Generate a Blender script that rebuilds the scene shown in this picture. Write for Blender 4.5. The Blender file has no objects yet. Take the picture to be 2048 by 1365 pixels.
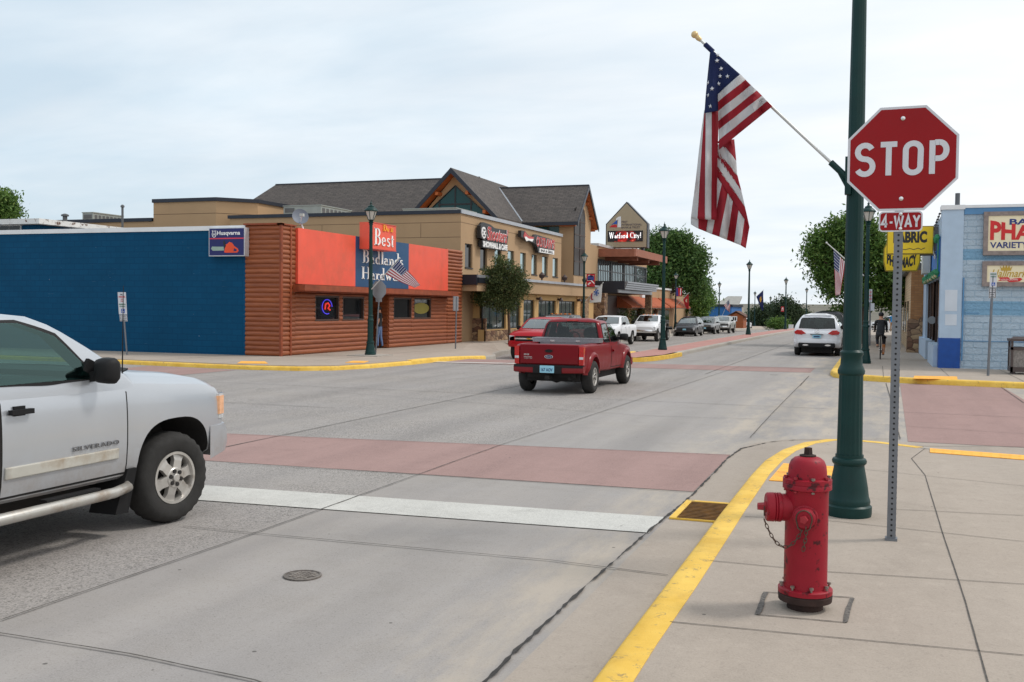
import bpy, bmesh, math, random
import numpy as np
from mathutils import Vector, Matrix
random.seed(7); rng = np.random.default_rng(11)
C = bpy.context.scene
COL = C.collection
R = math.radians

# ---------------------------------------------------------------- camera
EYE = Vector((0, 0, 1.93)); FPX = 2020.0
def _cam_axes(yaw, pitch, roll):
    f = Vector((-math.sin(yaw), math.cos(yaw), 0)); r = Vector((math.cos(yaw), math.sin(yaw), 0)); u = Vector((0, 0, 1))
    f2 = f*math.cos(pitch) - u*math.sin(pitch); u2 = u*math.cos(pitch) + f*math.sin(pitch)
    return r*math.cos(roll) + u2*math.sin(roll), u2*math.cos(roll) - r*math.sin(roll), f2
CR, CU, CF = _cam_axes(R(19.85), R(1.93), R(0.62))
cam = bpy.data.cameras.new("camera"); cam.sensor_width = 36; cam.lens = FPX*36/2048
cam.clip_start = 0.1; cam.clip_end = 12000
cam_o = bpy.data.objects.new("camera", cam); COL.objects.link(cam_o)
m = Matrix((CR, CU, -CF)).transposed().to_4x4(); m.translation = EYE
cam_o.matrix_world = m; C.camera = cam_o

# ---------------------------------------------------------------- world, sun, exposure
SUN_EL, SUN_AZ = R(52), R(62)            # azimuth measured from +Y (north) towards +X (east)
w = bpy.data.worlds.new("World"); C.world = w; w.use_nodes = True
nt = w.node_tree; nt.nodes.clear(); N = nt.nodes.new; L = nt.links.new
def wm(op, a, b=None):
    n = N('ShaderNodeMath'); n.operation = op
    for i, q in enumerate((a, b)):
        if q is None: continue
        if isinstance(q, (int, float)): n.inputs[i].default_value = q
        else: L(q, n.inputs[i])
    return n.outputs[0]
out = N('ShaderNodeOutputWorld'); bg = N('ShaderNodeBackground'); L(bg.outputs[0], out.inputs[0])
sky = N('ShaderNodeTexSky'); sky.sky_type = 'NISHITA'; sky.sun_disc = False
sky.sun_elevation = SUN_EL; sky.sun_rotation = SUN_AZ; sky.air_density = 1.0; sky.dust_density = 1.5; sky.ozone_density = 1.0
tc = N('ShaderNodeTexCoord'); sp = N('ShaderNodeSeparateXYZ'); L(tc.outputs['Generated'], sp.inputs[0])
zz = wm('ADD', wm('MAXIMUM', sp.outputs[2], 0.0), 0.16)
cb = N('ShaderNodeCombineXYZ'); L(wm('DIVIDE', sp.outputs[0], zz), cb.inputs[0]); L(wm('DIVIDE', sp.outputs[1], zz), cb.inputs[1])
mp = N('ShaderNodeMapping'); mp.inputs['Rotation'].default_value = (0, 0, R(32)); mp.inputs['Scale'].default_value = (0.85, 1.45, 1); L(cb.outputs[0], mp.inputs[0])
n1 = N('ShaderNodeTexNoise'); n1.inputs['Scale'].default_value = 0.8; n1.inputs['Detail'].default_value = 9; n1.inputs['Roughness'].default_value = 0.56; n1.inputs['Distortion'].default_value = 0.35; L(mp.outputs[0], n1.inputs['Vector'])
# thicker cloud towards the north-east (right of the picture) and overhead
lean = wm('ADD', wm('MULTIPLY', sp.outputs[0], 0.42), wm('MULTIPLY', sp.outputs[1], 0.06))
fac = wm('ADD', n1.outputs[0], lean)
mr = N('ShaderNodeMapRange'); mr.interpolation_type = 'SMOOTHSTEP'; mr.inputs[1].default_value = 0.15; mr.inputs[2].default_value = 0.60; mr.inputs[3].default_value = 0.80; mr.inputs[4].default_value = 1.0; L(fac, mr.inputs[0])
skyb = N('ShaderNodeVectorMath'); skyb.operation = 'SCALE'; L(sky.outputs[0], skyb.inputs[0]); skyb.inputs['Scale'].default_value = 1.0
mx = N('ShaderNodeMix'); mx.data_type = 'RGBA'; L(mr.outputs[0], mx.inputs[0]); L(skyb.outputs[0], mx.inputs[6])
n2 = N('ShaderNodeTexNoise'); n2.inputs['Scale'].default_value = 2.6; n2.inputs['Detail'].default_value = 6; L(mp.outputs[0], n2.inputs['Vector'])
cm = N('ShaderNodeMix'); cm.data_type = 'RGBA'; cmr = N('ShaderNodeMapRange'); L(wm('ADD', wm('ADD', wm('MULTIPLY', n2.outputs[0], 0.75), wm('MULTIPLY', n1.outputs[0], 0.55)), wm('ADD', wm('MULTIPLY', sp.outputs[0], 0.80), 0.08)), cmr.inputs[0]); cmr.inputs[1].default_value = 0.05; cmr.inputs[2].default_value = 0.95; L(cmr.outputs[0], cm.inputs[0])
cm.inputs[6].default_value = (7.2, 8.6, 9.7, 1); cm.inputs[7].default_value = (10.3, 10.5, 10.7, 1)
L(cm.outputs[2], mx.inputs[7]); L(mx.outputs[2], bg.inputs[0]); bg.inputs[1].default_value = 0.1

sl = bpy.data.lights.new("sun", 'SUN'); sl.energy = 1.7; sl.angle = R(10); sl.color = (1.0, 0.95, 0.88)
so = bpy.data.objects.new("sun", sl); COL.objects.link(so)
sd = Vector((math.sin(SUN_AZ)*math.cos(SUN_EL), math.cos(SUN_AZ)*math.cos(SUN_EL), math.sin(SUN_EL)))
so.rotation_euler = sd.to_track_quat('Z', 'Y').to_euler(); so.location = (30, 20, 60)
C.view_settings.view_transform = 'Standard'; C.view_settings.look = 'None'; C.view_settings.exposure = 0.0; C.view_settings.gamma = 1.0
C.view_settings.use_curve_mapping = False
C.cycles.max_bounces = 6; C.cycles.use_denoising = True

# ---------------------------------------------------------------- helpers
def ray(px, py): return CF + CR*((px-1024)/FPX) - CU*((py-682.5)/FPX)
def gz(y): return 0.0 if y < 45 else -0.00006*(min(y, 420)-45)**2
def at(px, py, Y): d = ray(px, py); return EYE + d*(Y/d.y)
def atx(px, py, X): d = ray(px, py); return EYE + d*(X/d.x)
def gp(px, py, z=0.0):
    d = ray(px, py); return EYE + d*((z-EYE.z)/d.z)
def S(r, g, b, k=1.0):
    def f(c):
        c /= 255.0
        return (c/12.92 if c <= 0.04045 else ((c+0.055)/1.055)**2.4)*k
    return (f(r), f(g), f(b))

def newmat(name):
    mt = bpy.data.materials.new(name); mt.use_nodes = True
    return mt, mt.node_tree, mt.node_tree.nodes['Principled BSDF']
class NB:
    """small node builder"""
    def __init__(s, nt): s.nt = nt; s.tc = nt.nodes.new('ShaderNodeTexCoord')
    def set(s, inp, v):
        if isinstance(v, bpy.types.NodeSocket): s.nt.links.new(v, inp)
        elif isinstance(v, tuple) and len(v) == 3 and inp.type == 'RGBA': inp.default_value = (*v, 1)
        else: inp.default_value = v
    def math(s, op, a, b=0.0, clamp=False):
        n = s.nt.nodes.new('ShaderNodeMath'); n.operation = op; n.use_clamp = clamp
        s.set(n.inputs[0], a); s.set(n.inputs[1], b); return n.outputs[0]
    def map(s, scale=(1, 1, 1), rot=(0, 0, 0), src='Object', loc=(0, 0, 0)):
        n = s.nt.nodes.new('ShaderNodeMapping'); n.inputs['Scale'].default_value = scale; n.inputs['Rotation'].default_value = rot; n.inputs['Location'].default_value = loc
        s.nt.links.new(s.tc.outputs[src], n.inputs[0]); return n.outputs[0]
    def noise(s, vec, scale=5, detail=4, rough=0.55, dist=0.0):
        n = s.nt.nodes.new('ShaderNodeTexNoise'); s.set(n.inputs['Vector'], vec); n.inputs['Scale'].default_value = scale; n.inputs['Detail'].default_value = detail; n.inputs['Roughness'].default_value = rough; n.inputs['Distortion'].default_value = dist
        return n.outputs[0]
    def vor(s, vec, scale=5, feature='F1', out='Distance', rnd=1.0):
        n = s.nt.nodes.new('ShaderNodeTexVoronoi'); n.feature = feature; s.set(n.inputs['Vector'], vec); n.inputs['Scale'].default_value = scale; n.inputs['Randomness'].default_value = rnd
        return n.outputs[out]
    def rng(s, v, a, b, c=0.0, d=1.0, smooth=False):
        n = s.nt.nodes.new('ShaderNodeMapRange'); s.set(n.inputs[0], v)
        for i, q in enumerate((a, b, c, d)): n.inputs[i+1].default_value = q
        if smooth: n.interpolation_type = 'SMOOTHSTEP'
        return n.outputs[0]
    def mix(s, f, a, b, mode='MIX'):
        n = s.nt.nodes.new('ShaderNodeMix'); n.data_type = 'RGBA'; n.blend_type = mode
        s.set(n.inputs[0], f); s.set(n.inputs[6], a); s.set(n.inputs[7], b); return n.outputs[2]
    def bump(s, h, strength=0.3, dist=0.02):
        n = s.nt.nodes.new('ShaderNodeBump'); n.inputs['Strength'].default_value = strength; n.inputs['Distance'].default_value = dist; s.nt.links.new(h, n.inputs['Height']); return n.outputs[0]
    def brick(s, vec, w, h, mortar, c1, c2, cm, off=0.5, bias=0.0):
        n = s.nt.nodes.new('ShaderNodeTexBrick'); s.set(n.inputs['Vector'], vec)
        n.inputs['Scale'].default_value = 1.0; n.inputs['Brick Width'].default_value = w; n.inputs['Row Height'].default_value = h; n.inputs['Mortar Size'].default_value = mortar; n.inputs['Bias'].default_value = bias; n.offset = off
        s.set(n.inputs['Color1'], c1); s.set(n.inputs['Color2'], c2); s.set(n.inputs['Mortar'], cm); return n.outputs['Color'], n.outputs['Fac']
    def sep(s, vec):
        n = s.nt.nodes.new('ShaderNodeSeparateXYZ'); s.nt.links.new(vec, n.inputs[0]); return n.outputs
    def comb(s, x, y, z=0.0):
        n = s.nt.nodes.new('ShaderNodeCombineXYZ'); s.set(n.inputs[0], x); s.set(n.inputs[1], y); s.set(n.inputs[2], z); return n.outputs[0]

_MC = {}
def M(name, col, rough=0.6, metal=0.0, var=0.12, scale=2.0, bump=0.0, bscale=60.0, coat=0.0, spec=0.5, dirt=None):
    """plain painted/metal/plastic surface with a little uneven tone and grain"""
    if name in _MC: return _MC[name]
    mt, t, b = newmat(name); k = NB(t); v = k.map()
    n = k.noise(v, scale, 5, 0.6)
    c = k.mix(k.rng(n, 0.3, 0.7, 0, 1), tuple(x*(1-var) for x in col), tuple(min(1, x*(1+var)) for x in col))
    if dirt:
        dn = k.noise(v, dirt[1], 6, 0.65); c = k.mix(k.rng(dn, dirt[2], dirt[3], 0, 1), c, dirt[0])
    t.links.new(c, b.inputs['Base Color'])
    b.inputs['Metallic'].default_value = metal; b.inputs['Coat Weight'].default_value = coat; b.inputs['Coat Roughness'].default_value = 0.04
    b.inputs['Specular IOR Level'].default_value = spec
    t.links.new(k.rng(k.noise(v, scale*4, 3), 0.2, 0.8, max(0.02, rough*0.85), min(1, rough*1.15)), b.inputs['Roughness'])
    if bump: t.links.new(k.bump(k.noise(v, bscale, 4), bump, 0.004), b.inputs['Normal'])
    _MC[name] = mt; return mt
def EM(name, col, strength=1.0):
    if name in _MC: return _MC[name]
    mt, t, b = newmat(name); b.inputs['Base Color'].default_value = (*col, 1); b.inputs['Emission Color'].default_value = (*col, 1); b.inputs['Emission Strength'].default_value = strength
    _MC[name] = mt; return mt
def GLASS(name, col, rough=0.03, spec=0.5, coat=0.0):
    if name in _MC: return _MC[name]
    mt, t, b = newmat(name); k = NB(t)
    b.inputs['Base Color'].default_value = (*col, 1); b.inputs['Roughness'].default_value = rough; b.inputs['Specular IOR Level'].default_value = spec; b.inputs['Coat Weight'].default_value = coat; b.inputs['Coat Roughness'].default_value = 0.01
    t.links.new(k.bump(k.noise(k.map(), 1.3, 2), 0.05, 0.02), b.inputs['Normal'])
    _MC[name] = mt; return mt

class MB:
    def __init__(s, mats=None): s.v = []; s.f = []; s.mi = []; s.cur = 0; s.uv = None
    def add(s, vs, fs):
        o = len(s.v); s.v += [tuple(q) for q in vs]
        for f in fs: s.f.append(tuple(o+i for i in f)); s.mi.append(s.cur)
        return s
    def box(s, x0, y0, z0, x1, y1, z1):
        x0, x1 = sorted((x0, x1)); y0, y1 = sorted((y0, y1)); z0, z1 = sorted((z0, z1))
        return s.add([(x0,y0,z0),(x1,y0,z0),(x1,y1,z0),(x0,y1,z0),(x0,y0,z1),(x1,y0,z1),(x1,y1,z1),(x0,y1,z1)],
                     [(0,3,2,1),(4,5,6,7),(0,1,5,4),(1,2,6,5),(2,3,7,6),(3,0,4,7)])
    def obox(s, mat, hx, hy, hz):
        vs = [mat @ Vector((((i & 1)*2-1)*hx, (((i >> 1) & 1)*2-1)*hy, (((i >> 2) & 1)*2-1)*hz)) for i in range(8)]
        return s.add(vs, [(0,2,3,1),(4,5,7,6),(0,1,5,4),(1,3,7,5),(3,2,6,7),(2,0,4,6)])
    def bar(s, p0, p1, hw, hh=None, up=(0, 0, 1)):
        p0, p1 = Vector(p0), Vector(p1); d = p1-p0; x = d.normalized(); u = Vector(up)
        if abs(x.dot(u)) > 0.98: u = Vector((0, 1, 0))
        y = u.cross(x).normalized(); z = x.cross(y); mm = Matrix((x, y, z)).transposed().to_4x4(); mm.translation = (p0+p1)/2
        return s.obox(mm, d.length/2, hw, hh or hw)
    def prism(s, poly, off):
        off = Vector(off); n = len(poly); p = [Vector(q) for q in poly]
        return s.add(p+[q+off for q in p], [tuple(range(n))[::-1], tuple(range(n, 2*n))]+[(i, (i+1) % n, n+(i+1) % n, n+i) for i in range(n)])
    def poly(s, pts): return s.add(pts, [tuple(range(len(pts)))])
    def grid(s, fn, nu, nv, closed_u=False):
        vs = [fn(i/nu, j/nv) for j in range(nv+1) for i in range(nu+1)]; w_ = nu+1
        return s.add(vs, [(j*w_+i, j*w_+i+1, (j+1)*w_+i+1, (j+1)*w_+i) for j in range(nv) for i in range(nu)])
    def rings(s, rs, cap=True):
        n = len(rs[0]); vs = [q for r in rs for q in r]; fs = []
        for j in range(len(rs)-1):
            for i in range(n): fs.append((j*n+i, j*n+(i+1) % n, (j+1)*n+(i+1) % n, (j+1)*n+i))
        if cap: fs.append(tuple(range(n))[::-1]); fs.append(tuple(range((len(rs)-1)*n, len(rs)*n)))
        return s.add(vs, fs)
    def tube(s, pts, r, n=8, cap=True):
        pts = [Vector(p) for p in pts]; rr = r if isinstance(r, (list, tuple)) else [r]*len(pts); rs = []; pu = None
        for i, p in enumerate(pts):
            t = (pts[min(i+1, len(pts)-1)]-pts[max(i-1, 0)]).normalized()
            u = Vector((0, 0, 1)) if pu is None else pu
            if abs(t.dot(u)) > 0.97: u = Vector((1, 0, 0)) if abs(t.x) < 0.9 else Vector((0, 1, 0))
            a = (u - t*t.dot(u)).normalized(); b = t.cross(a); pu = a
            rs.append([p + (a*math.cos(q*2*math.pi/n) + b*math.sin(q*2*math.pi/n))*rr[i] for q in range(n)])
        return s.rings(rs, cap)
    def lathe(s, prof, o=(0, 0, 0), axis=(0, 0, 1), n=24, flute=None, cap=True):
        o = Vector(o); z = Vector(axis).normalized(); x = Vector((1, 0, 0)) if abs(z.x) < 0.9 else Vector((0, 1, 0)); x = (x-z*z.dot(x)).normalized(); y = z.cross(x); rs = []
        for r, h in prof:
            ring = []
            for q in range(n):
                a = q*2*math.pi/n; rr = r*(1-flute[1]*(0.5-0.5*math.cos(a*flute[0]))) if flute and flute[2] <= h <= flute[3] else r
                ring.append(o+z*h+(x*math.cos(a)+y*math.sin(a))*max(rr, 1e-4))
            rs.append(ring)
        return s.rings(rs, cap)
    def sphere(s, c, r, n=12, m_=8, sq=(1, 1, 1)):
        c = Vector(c); rs = []
        for j in range(m_+1):
            a = -math.pi/2+math.pi*j/m_; ra = max(math.cos(a), 0.001)
            rs.append([c+Vector((math.cos(q*2*math.pi/n)*ra*r*sq[0], math.sin(q*2*math.pi/n)*ra*r*sq[1], math.sin(a)*r*sq[2])) for q in range(n)])
        return s.rings(rs)
    def xform(s, mat, start=0):
        for i in range(start, len(s.v)): s.v[i] = tuple(mat @ Vector(s.v[i]))
        return s
    def mesh(s, name, mats):
        me = bpy.data.meshes.new(name); me.from_pydata(s.v, [], s.f); 
        for mt in (mats if isinstance(mats, (list, tuple)) else [mats]): me.materials.append(mt)
        if len(me.materials) > 1: me.polygons.foreach_set('material_index', s.mi)
        return me
    def build(s, name, mats, parent=None, smooth=None, fix=True, local=False):
        me = s.mesh(name, mats)
        if fix:
            bm = bmesh.new(); bm.from_mesh(me); bmesh.ops.recalc_face_normals(bm, faces=bm.faces); bm.to_mesh(me); bm.free()
        if smooth: me.shade_smooth(); me.set_sharp_from_angle(angle=R(smooth))
        return link(name, me, parent, local)
def builds(mb, name, mats, parent=None, smooth=None, local=False):
    """every connected piece of the shape as an object of its own"""
    p = list(range(len(mb.v)))
    def fd(a):
        while p[a] != a: p[a] = p[p[a]]; a = p[a]
        return a
    for f in mb.f:
        for i in f[1:]: p[fd(i)] = fd(f[0])
    gr = {}
    for f, mi in zip(mb.f, mb.mi): gr.setdefault(fd(f[0]), []).append((f, mi))
    out_ = []
    for fs in gr.values():
        q = MB(); ids = {}
        for f, mi in fs:
            for i in f:
                if i not in ids: ids[i] = len(q.v); q.v.append(mb.v[i])
            q.f.append(tuple(ids[i] for i in f)); q.mi.append(mi)
        out_.append(q.build(name, mats, parent, smooth, True, local))
    return out_
def link(name, me, parent=None, local=False):
    o = bpy.data.objects.new(name, me); COL.objects.link(o)
    if parent:
        o.parent = parent
        if not local and not parent.get('_l') and parent.parent is None: o.location = -parent.location
        if local or parent.get('_l'): o['_l'] = 1
    return o
def thing(name, label, cat, loc=(0, 0, 0), rz=0.0, group=None, local=False):
    o = bpy.data.objects.new(name, None); o.empty_display_size = 0.3; COL.objects.link(o); o.location = loc; o.rotation_euler = (0, 0, rz)
    if local: o['_l'] = 1
    return tag(o, label, cat, group)
def tag(o, label=None, cat=None, group=None, kind=None):
    if label: o['label'] = label
    if cat: o['category'] = cat
    if group: o['group'] = group
    if kind: o['kind'] = kind
    return o
def dup(root, loc, rz=0.0, label=None, group=None):
    r = root.copy(); COL.objects.link(r); r.location = loc; r.rotation_euler = (0, 0, rz)
    if label: r['label'] = label
    if group: r['group'] = group
    for ch in list(root.children):
        c = ch.copy(); COL.objects.link(c); c.parent = r
        for g in list(ch.children):
            d = g.copy(); COL.objects.link(d); d.parent = c
    return r
def struct(name, mb, mt, smooth=None, fix=True):
    return tag(mb.build(name, mt, None, smooth, fix), kind='structure')
# frames for things lying on a wall: local x runs to the viewer's right, y up, z out of the wall
def fr_e(X, Y, Z): mm = Matrix(((0, 0, 1), (1, 0, 0), (0, 1, 0))).to_4x4(); mm.translation = (X, Y, Z); return mm     # wall seen from the east (+X)
def fr_s(X, Y, Z): mm = Matrix(((1, 0, 0), (0, 0, -1), (0, 1, 0))).to_4x4(); mm.translation = (X, Y, Z); return mm    # wall seen from the south (-Y)
def text_into(mb, s, size, frame, align='LEFT', bold=0.0, xs=1.0, depth=0.01, shear=0.0, spacing=1.0):
    cu = bpy.data.curves.new('t', 'FONT'); cu.body = s; cu.size = size; cu.offset = bold; cu.extrude = depth/2; cu.align_x = align; cu.shear = shear; cu.space_character = spacing; cu.resolution_u = 3
    ob = bpy.data.objects.new('t', cu); COL.objects.link(ob)
    me = bpy.data.meshes.new_from_object(ob)
    mb.add([frame @ Vector((v.co.x*xs, v.co.y, v.co.z+depth/2)) for v in me.vertices], [tuple(p.vertices) for p in me.polygons])
    bpy.data.objects.remove(ob); bpy.data.curves.remove(cu); bpy.data.meshes.remove(me)
    return mb
def text(name, s, size, frame, mt, parent, **k):
    return text_into(MB(), s, size, frame, **k).build(name, mt, parent, fix=False)
# stroke lettering: every glyph a set of centre lines given a width
def arc(cx, cy, rx, ry, a0, a1, n=12): return [(cx+rx*math.cos(R(a0+(a1-a0)*i/n)), cy+ry*math.sin(R(a0+(a1-a0)*i/n))) for i in range(n+1)]
def stroke_into(mb, pts, wd, frame, depth=0.004, closed=False):
    n = len(pts); P = [Vector((x, y)) for x, y in pts]; lf = []; rt = []
    for i in range(n):
        a = P[i-1] if (i > 0 or closed) else P[i]; b = P[(i+1) % n] if (i < n-1 or closed) else P[i]
        d0 = (P[i]-a); d1 = (b-P[i])
        if d0.length < 1e-6: d0 = d1
        if d1.length < 1e-6: d1 = d0
        d0 = d0.normalized(); d1 = d1.normalized(); t = (d0+d1).normalized(); nn = Vector((-t.y, t.x)); k = 1/max(0.35, t.dot(d0))
        lf.append(P[i]+nn*wd/2*k); rt.append(P[i]-nn*wd/2*k)
    cnt = n if closed else n-1
    for i in range(cnt):
        j = (i+1) % n
        mb.prism([frame @ Vector((q.x, q.y, 0)) for q in (rt[i], rt[j], lf[j], lf[i])], frame.to_3x3() @ Vector((0, 0, depth)))
SG = {  # plain road-sign capitals, unit height
 'S': (0.62, [arc(.30, .73, .25, .21, 24, 270, 14)[:-1] + arc(.30, .29, .27, .23, 90, -154, 14)]),
 'T': (0.58, [[(0, .94), (.56, .94)], [(.28, .858), (.28, 0)]]),
 'O': (0.66, [arc(.31, .74, .25, .20, 0, 180, 12)+arc(.31, .26, .25, .20, 180, 360, 12)]),
 'P': (0.60, [[(.07, 0), (.07, 1)], [(.152, .94), (.30, .94)]+arc(.30, .70, .23, .24, 90, -90, 12)+[(.152, .46)]]),
 '4': (0.62, [[(.40, 0), (.40, 1), (.04, .28), (.56, .28)]]),
 '-': (0.36, [[(.04, .42), (.30, .42)]]),
 'W': (0.86, [[(.02, 1), (.20, .03), (.40, .9), (.60, .03), (.78, 1)]]),
 'A': (0.66, [[(.02, 0), (.29, .97), (.56, 0)], [(.185, .3), (.395, .3)]]),
 'Y': (0.60, [[(.0, 1), (.27, .48), (.54, 1)], [(.27, .40), (.27, 0)]])}
def sign_text(mb, s, h, wd, frame, gap=0.05, xs=1.0, depth=0.003):
    tot = sum(SG[c][0] for c in s)+gap*(len(s)-1); x = -tot/2
    for c in s:
        for st in SG[c][1]:
            closed = c == 'O'
            pts = [((x+a)*h*xs, b*h) for a, b in st]
            stroke_into(mb, pts[:-1] if closed else pts, wd, frame, depth, closed)
        x += SG[c][0]+gap
# serif lettering from stems, bowls and slanted strokes
def _rect(x0, y0, x1, y1): return [(x0, y0), (x1, y0), (x1, y1), (x0, y1)]
def _ring(cx, cy, rx, ry, tx, ty, a0=0, a1=360, n=16):
    o = arc(cx, cy, rx, ry, a0, a1, n); i = arc(cx, cy, rx-tx, ry-ty, a0, a1, n); return [[o[k], o[k+1], i[k+1], i[k]] for k in range(n)]
def _stem(x, y0, y1, wd=.15, s0=1, s1=1):
    q = [_rect(x, y0, x+wd, y1)]
    if s0: q.append(_rect(x-.07, y0, x+wd+.07, y0+.045))
    if s1: q.append(_rect(x-.07, y1-.045, x+wd*.6, y1))
    return q
def _sl(x0, y0, x1, y1, wd): return [[(x0-wd/2, y0), (x0+wd/2, y0), (x1+wd/2, y1), (x1-wd/2, y1)]]
SF = {
 'B': (.68, _stem(.08, 0, 1)+[_rect(.2, .955, .34, 1), _rect(.2, .0, .34, .045), _rect(.2, .5, .34, .545)]+_ring(.3, .75, .27, .25, .13, .05, -90, 90)+_ring(.3, .27, .32, .27, .14, .05, -90, 90)),
 'D': (.80, _stem(.08, 0, 1)+[_rect(.2, .955, .34, 1), _rect(.2, 0, .34, .045)]+_ring(.3, .5, .44, .5, .14, .05, -90, 90)),
 'H': (.84, _stem(.08, 0, 1)+_stem(.62, 0, 1)+[_rect(.2, .48, .63, .53), _rect(.2, .955, .28, 1), _rect(.75, .955, .82, 1)]),
 'C': (.74, _ring(.42, .5, .38, .51, .14, .05, 42, 318)+[_rect(.68, .62, .72, 1.0)]),
 'W': (1.06, _sl(.12, 1, .32, 0, .14)+_sl(.32, 0, .50, 1, .06)+_sl(.5, 1, .7, 0, .14)+_sl(.7, 0, .9, 1, .06)+[_rect(0, .955, .26, 1), _rect(.4, .955, .62, 1), _rect(.8, .955, 1.0, 1)]),
 'a': (.52, _ring(.2, .16, .18, .17, .11, .05)+[_rect(.27, 0, .4, .38), _rect(.4, 0, .47, .04)]+_ring(.22, .36, .18, .15, .11, .05, 0, 165)),
 'd': (.56, _ring(.22, .25, .2, .26, .12, .05)+[_rect(.31, 0, .44, 1), _rect(.24, .955, .32, 1), _rect(.44, 0, .5, .04)]),
 'l': (.30, _stem(.08, 0, 1)),
 'n': (.60, _stem(.07, 0, .5)+_ring(.31, .32, .19, .18, .12, .06, 0, 180)+_stem(.38, 0, .33, .12, 1, 0)),
 's': (.40, _ring(.2, .37, .15, .14, .09, .05, 30, 270)+_ring(.19, .14, .17, .15, .1, .05, -150, 90)),
 'r': (.42, _stem(.07, 0, .5)+_ring(.31, .36, .13, .14, .09, .06, 20, 180)),
 'w': (.78, _sl(.10, .5, .24, 0, .12)+_sl(.24, 0, .37, .5, .05)+_sl(.37, .5, .51, 0, .12)+_sl(.51, 0, .65, .5, .05)+[_rect(.0, .46, .2, .5), _rect(.3, .46, .46, .5), _rect(.57, .46, .74, .5)]),
 'e': (.48, _ring(.22, .25, .2, .26, .11, .05, 5, 325)+[_rect(.08, .25, .41, .29)]),
 't': (.36, [_rect(.1, .05, .22, .68), _rect(.0, .46, .32, .5)]+_ring(.2, .1, .1, .1, .06, .05, 180, 320)),
 'i': (.28, _stem(.08, 0, .5)+_ring(.14, .64, .08, .08, .07, .07)),
 'o': (.50, _ring(.23, .25, .21, .26, .12, .05)),
 'f': (.36, _stem(.09, 0, .8, .12, 1, 0)+_ring(.25, .8, .16, .18, .1, .06, 40, 180)+[_rect(.0, .46, .32, .5)]),
 'y': (.54, _sl(.1, .5, .27, 0, .12)+_sl(.17, -.26, .43, .5, .05)+[_rect(0, .46, .22, .5), _rect(.34, .46, .52, .5)]),
 '!': (.30, _sl(.14, .26, .14, 1, .13)+_ring(.14, .08, .08, .08, .07, .07)), ' ': (.3, [])}
def serif_text(mb, s, size, frame, xs=1.0, depth=0.02, gap=0.025):
    x = 0.0; dz = frame.to_3x3() @ Vector((0, 0, depth))
    for c in s:
        adv, ps = SF[c]
        for p in ps: mb.prism([frame @ Vector(((x+a)*size*xs, b*size, 0)) for a, b in p], dz)
        x += adv+gap
    return x*size*xs
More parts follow.
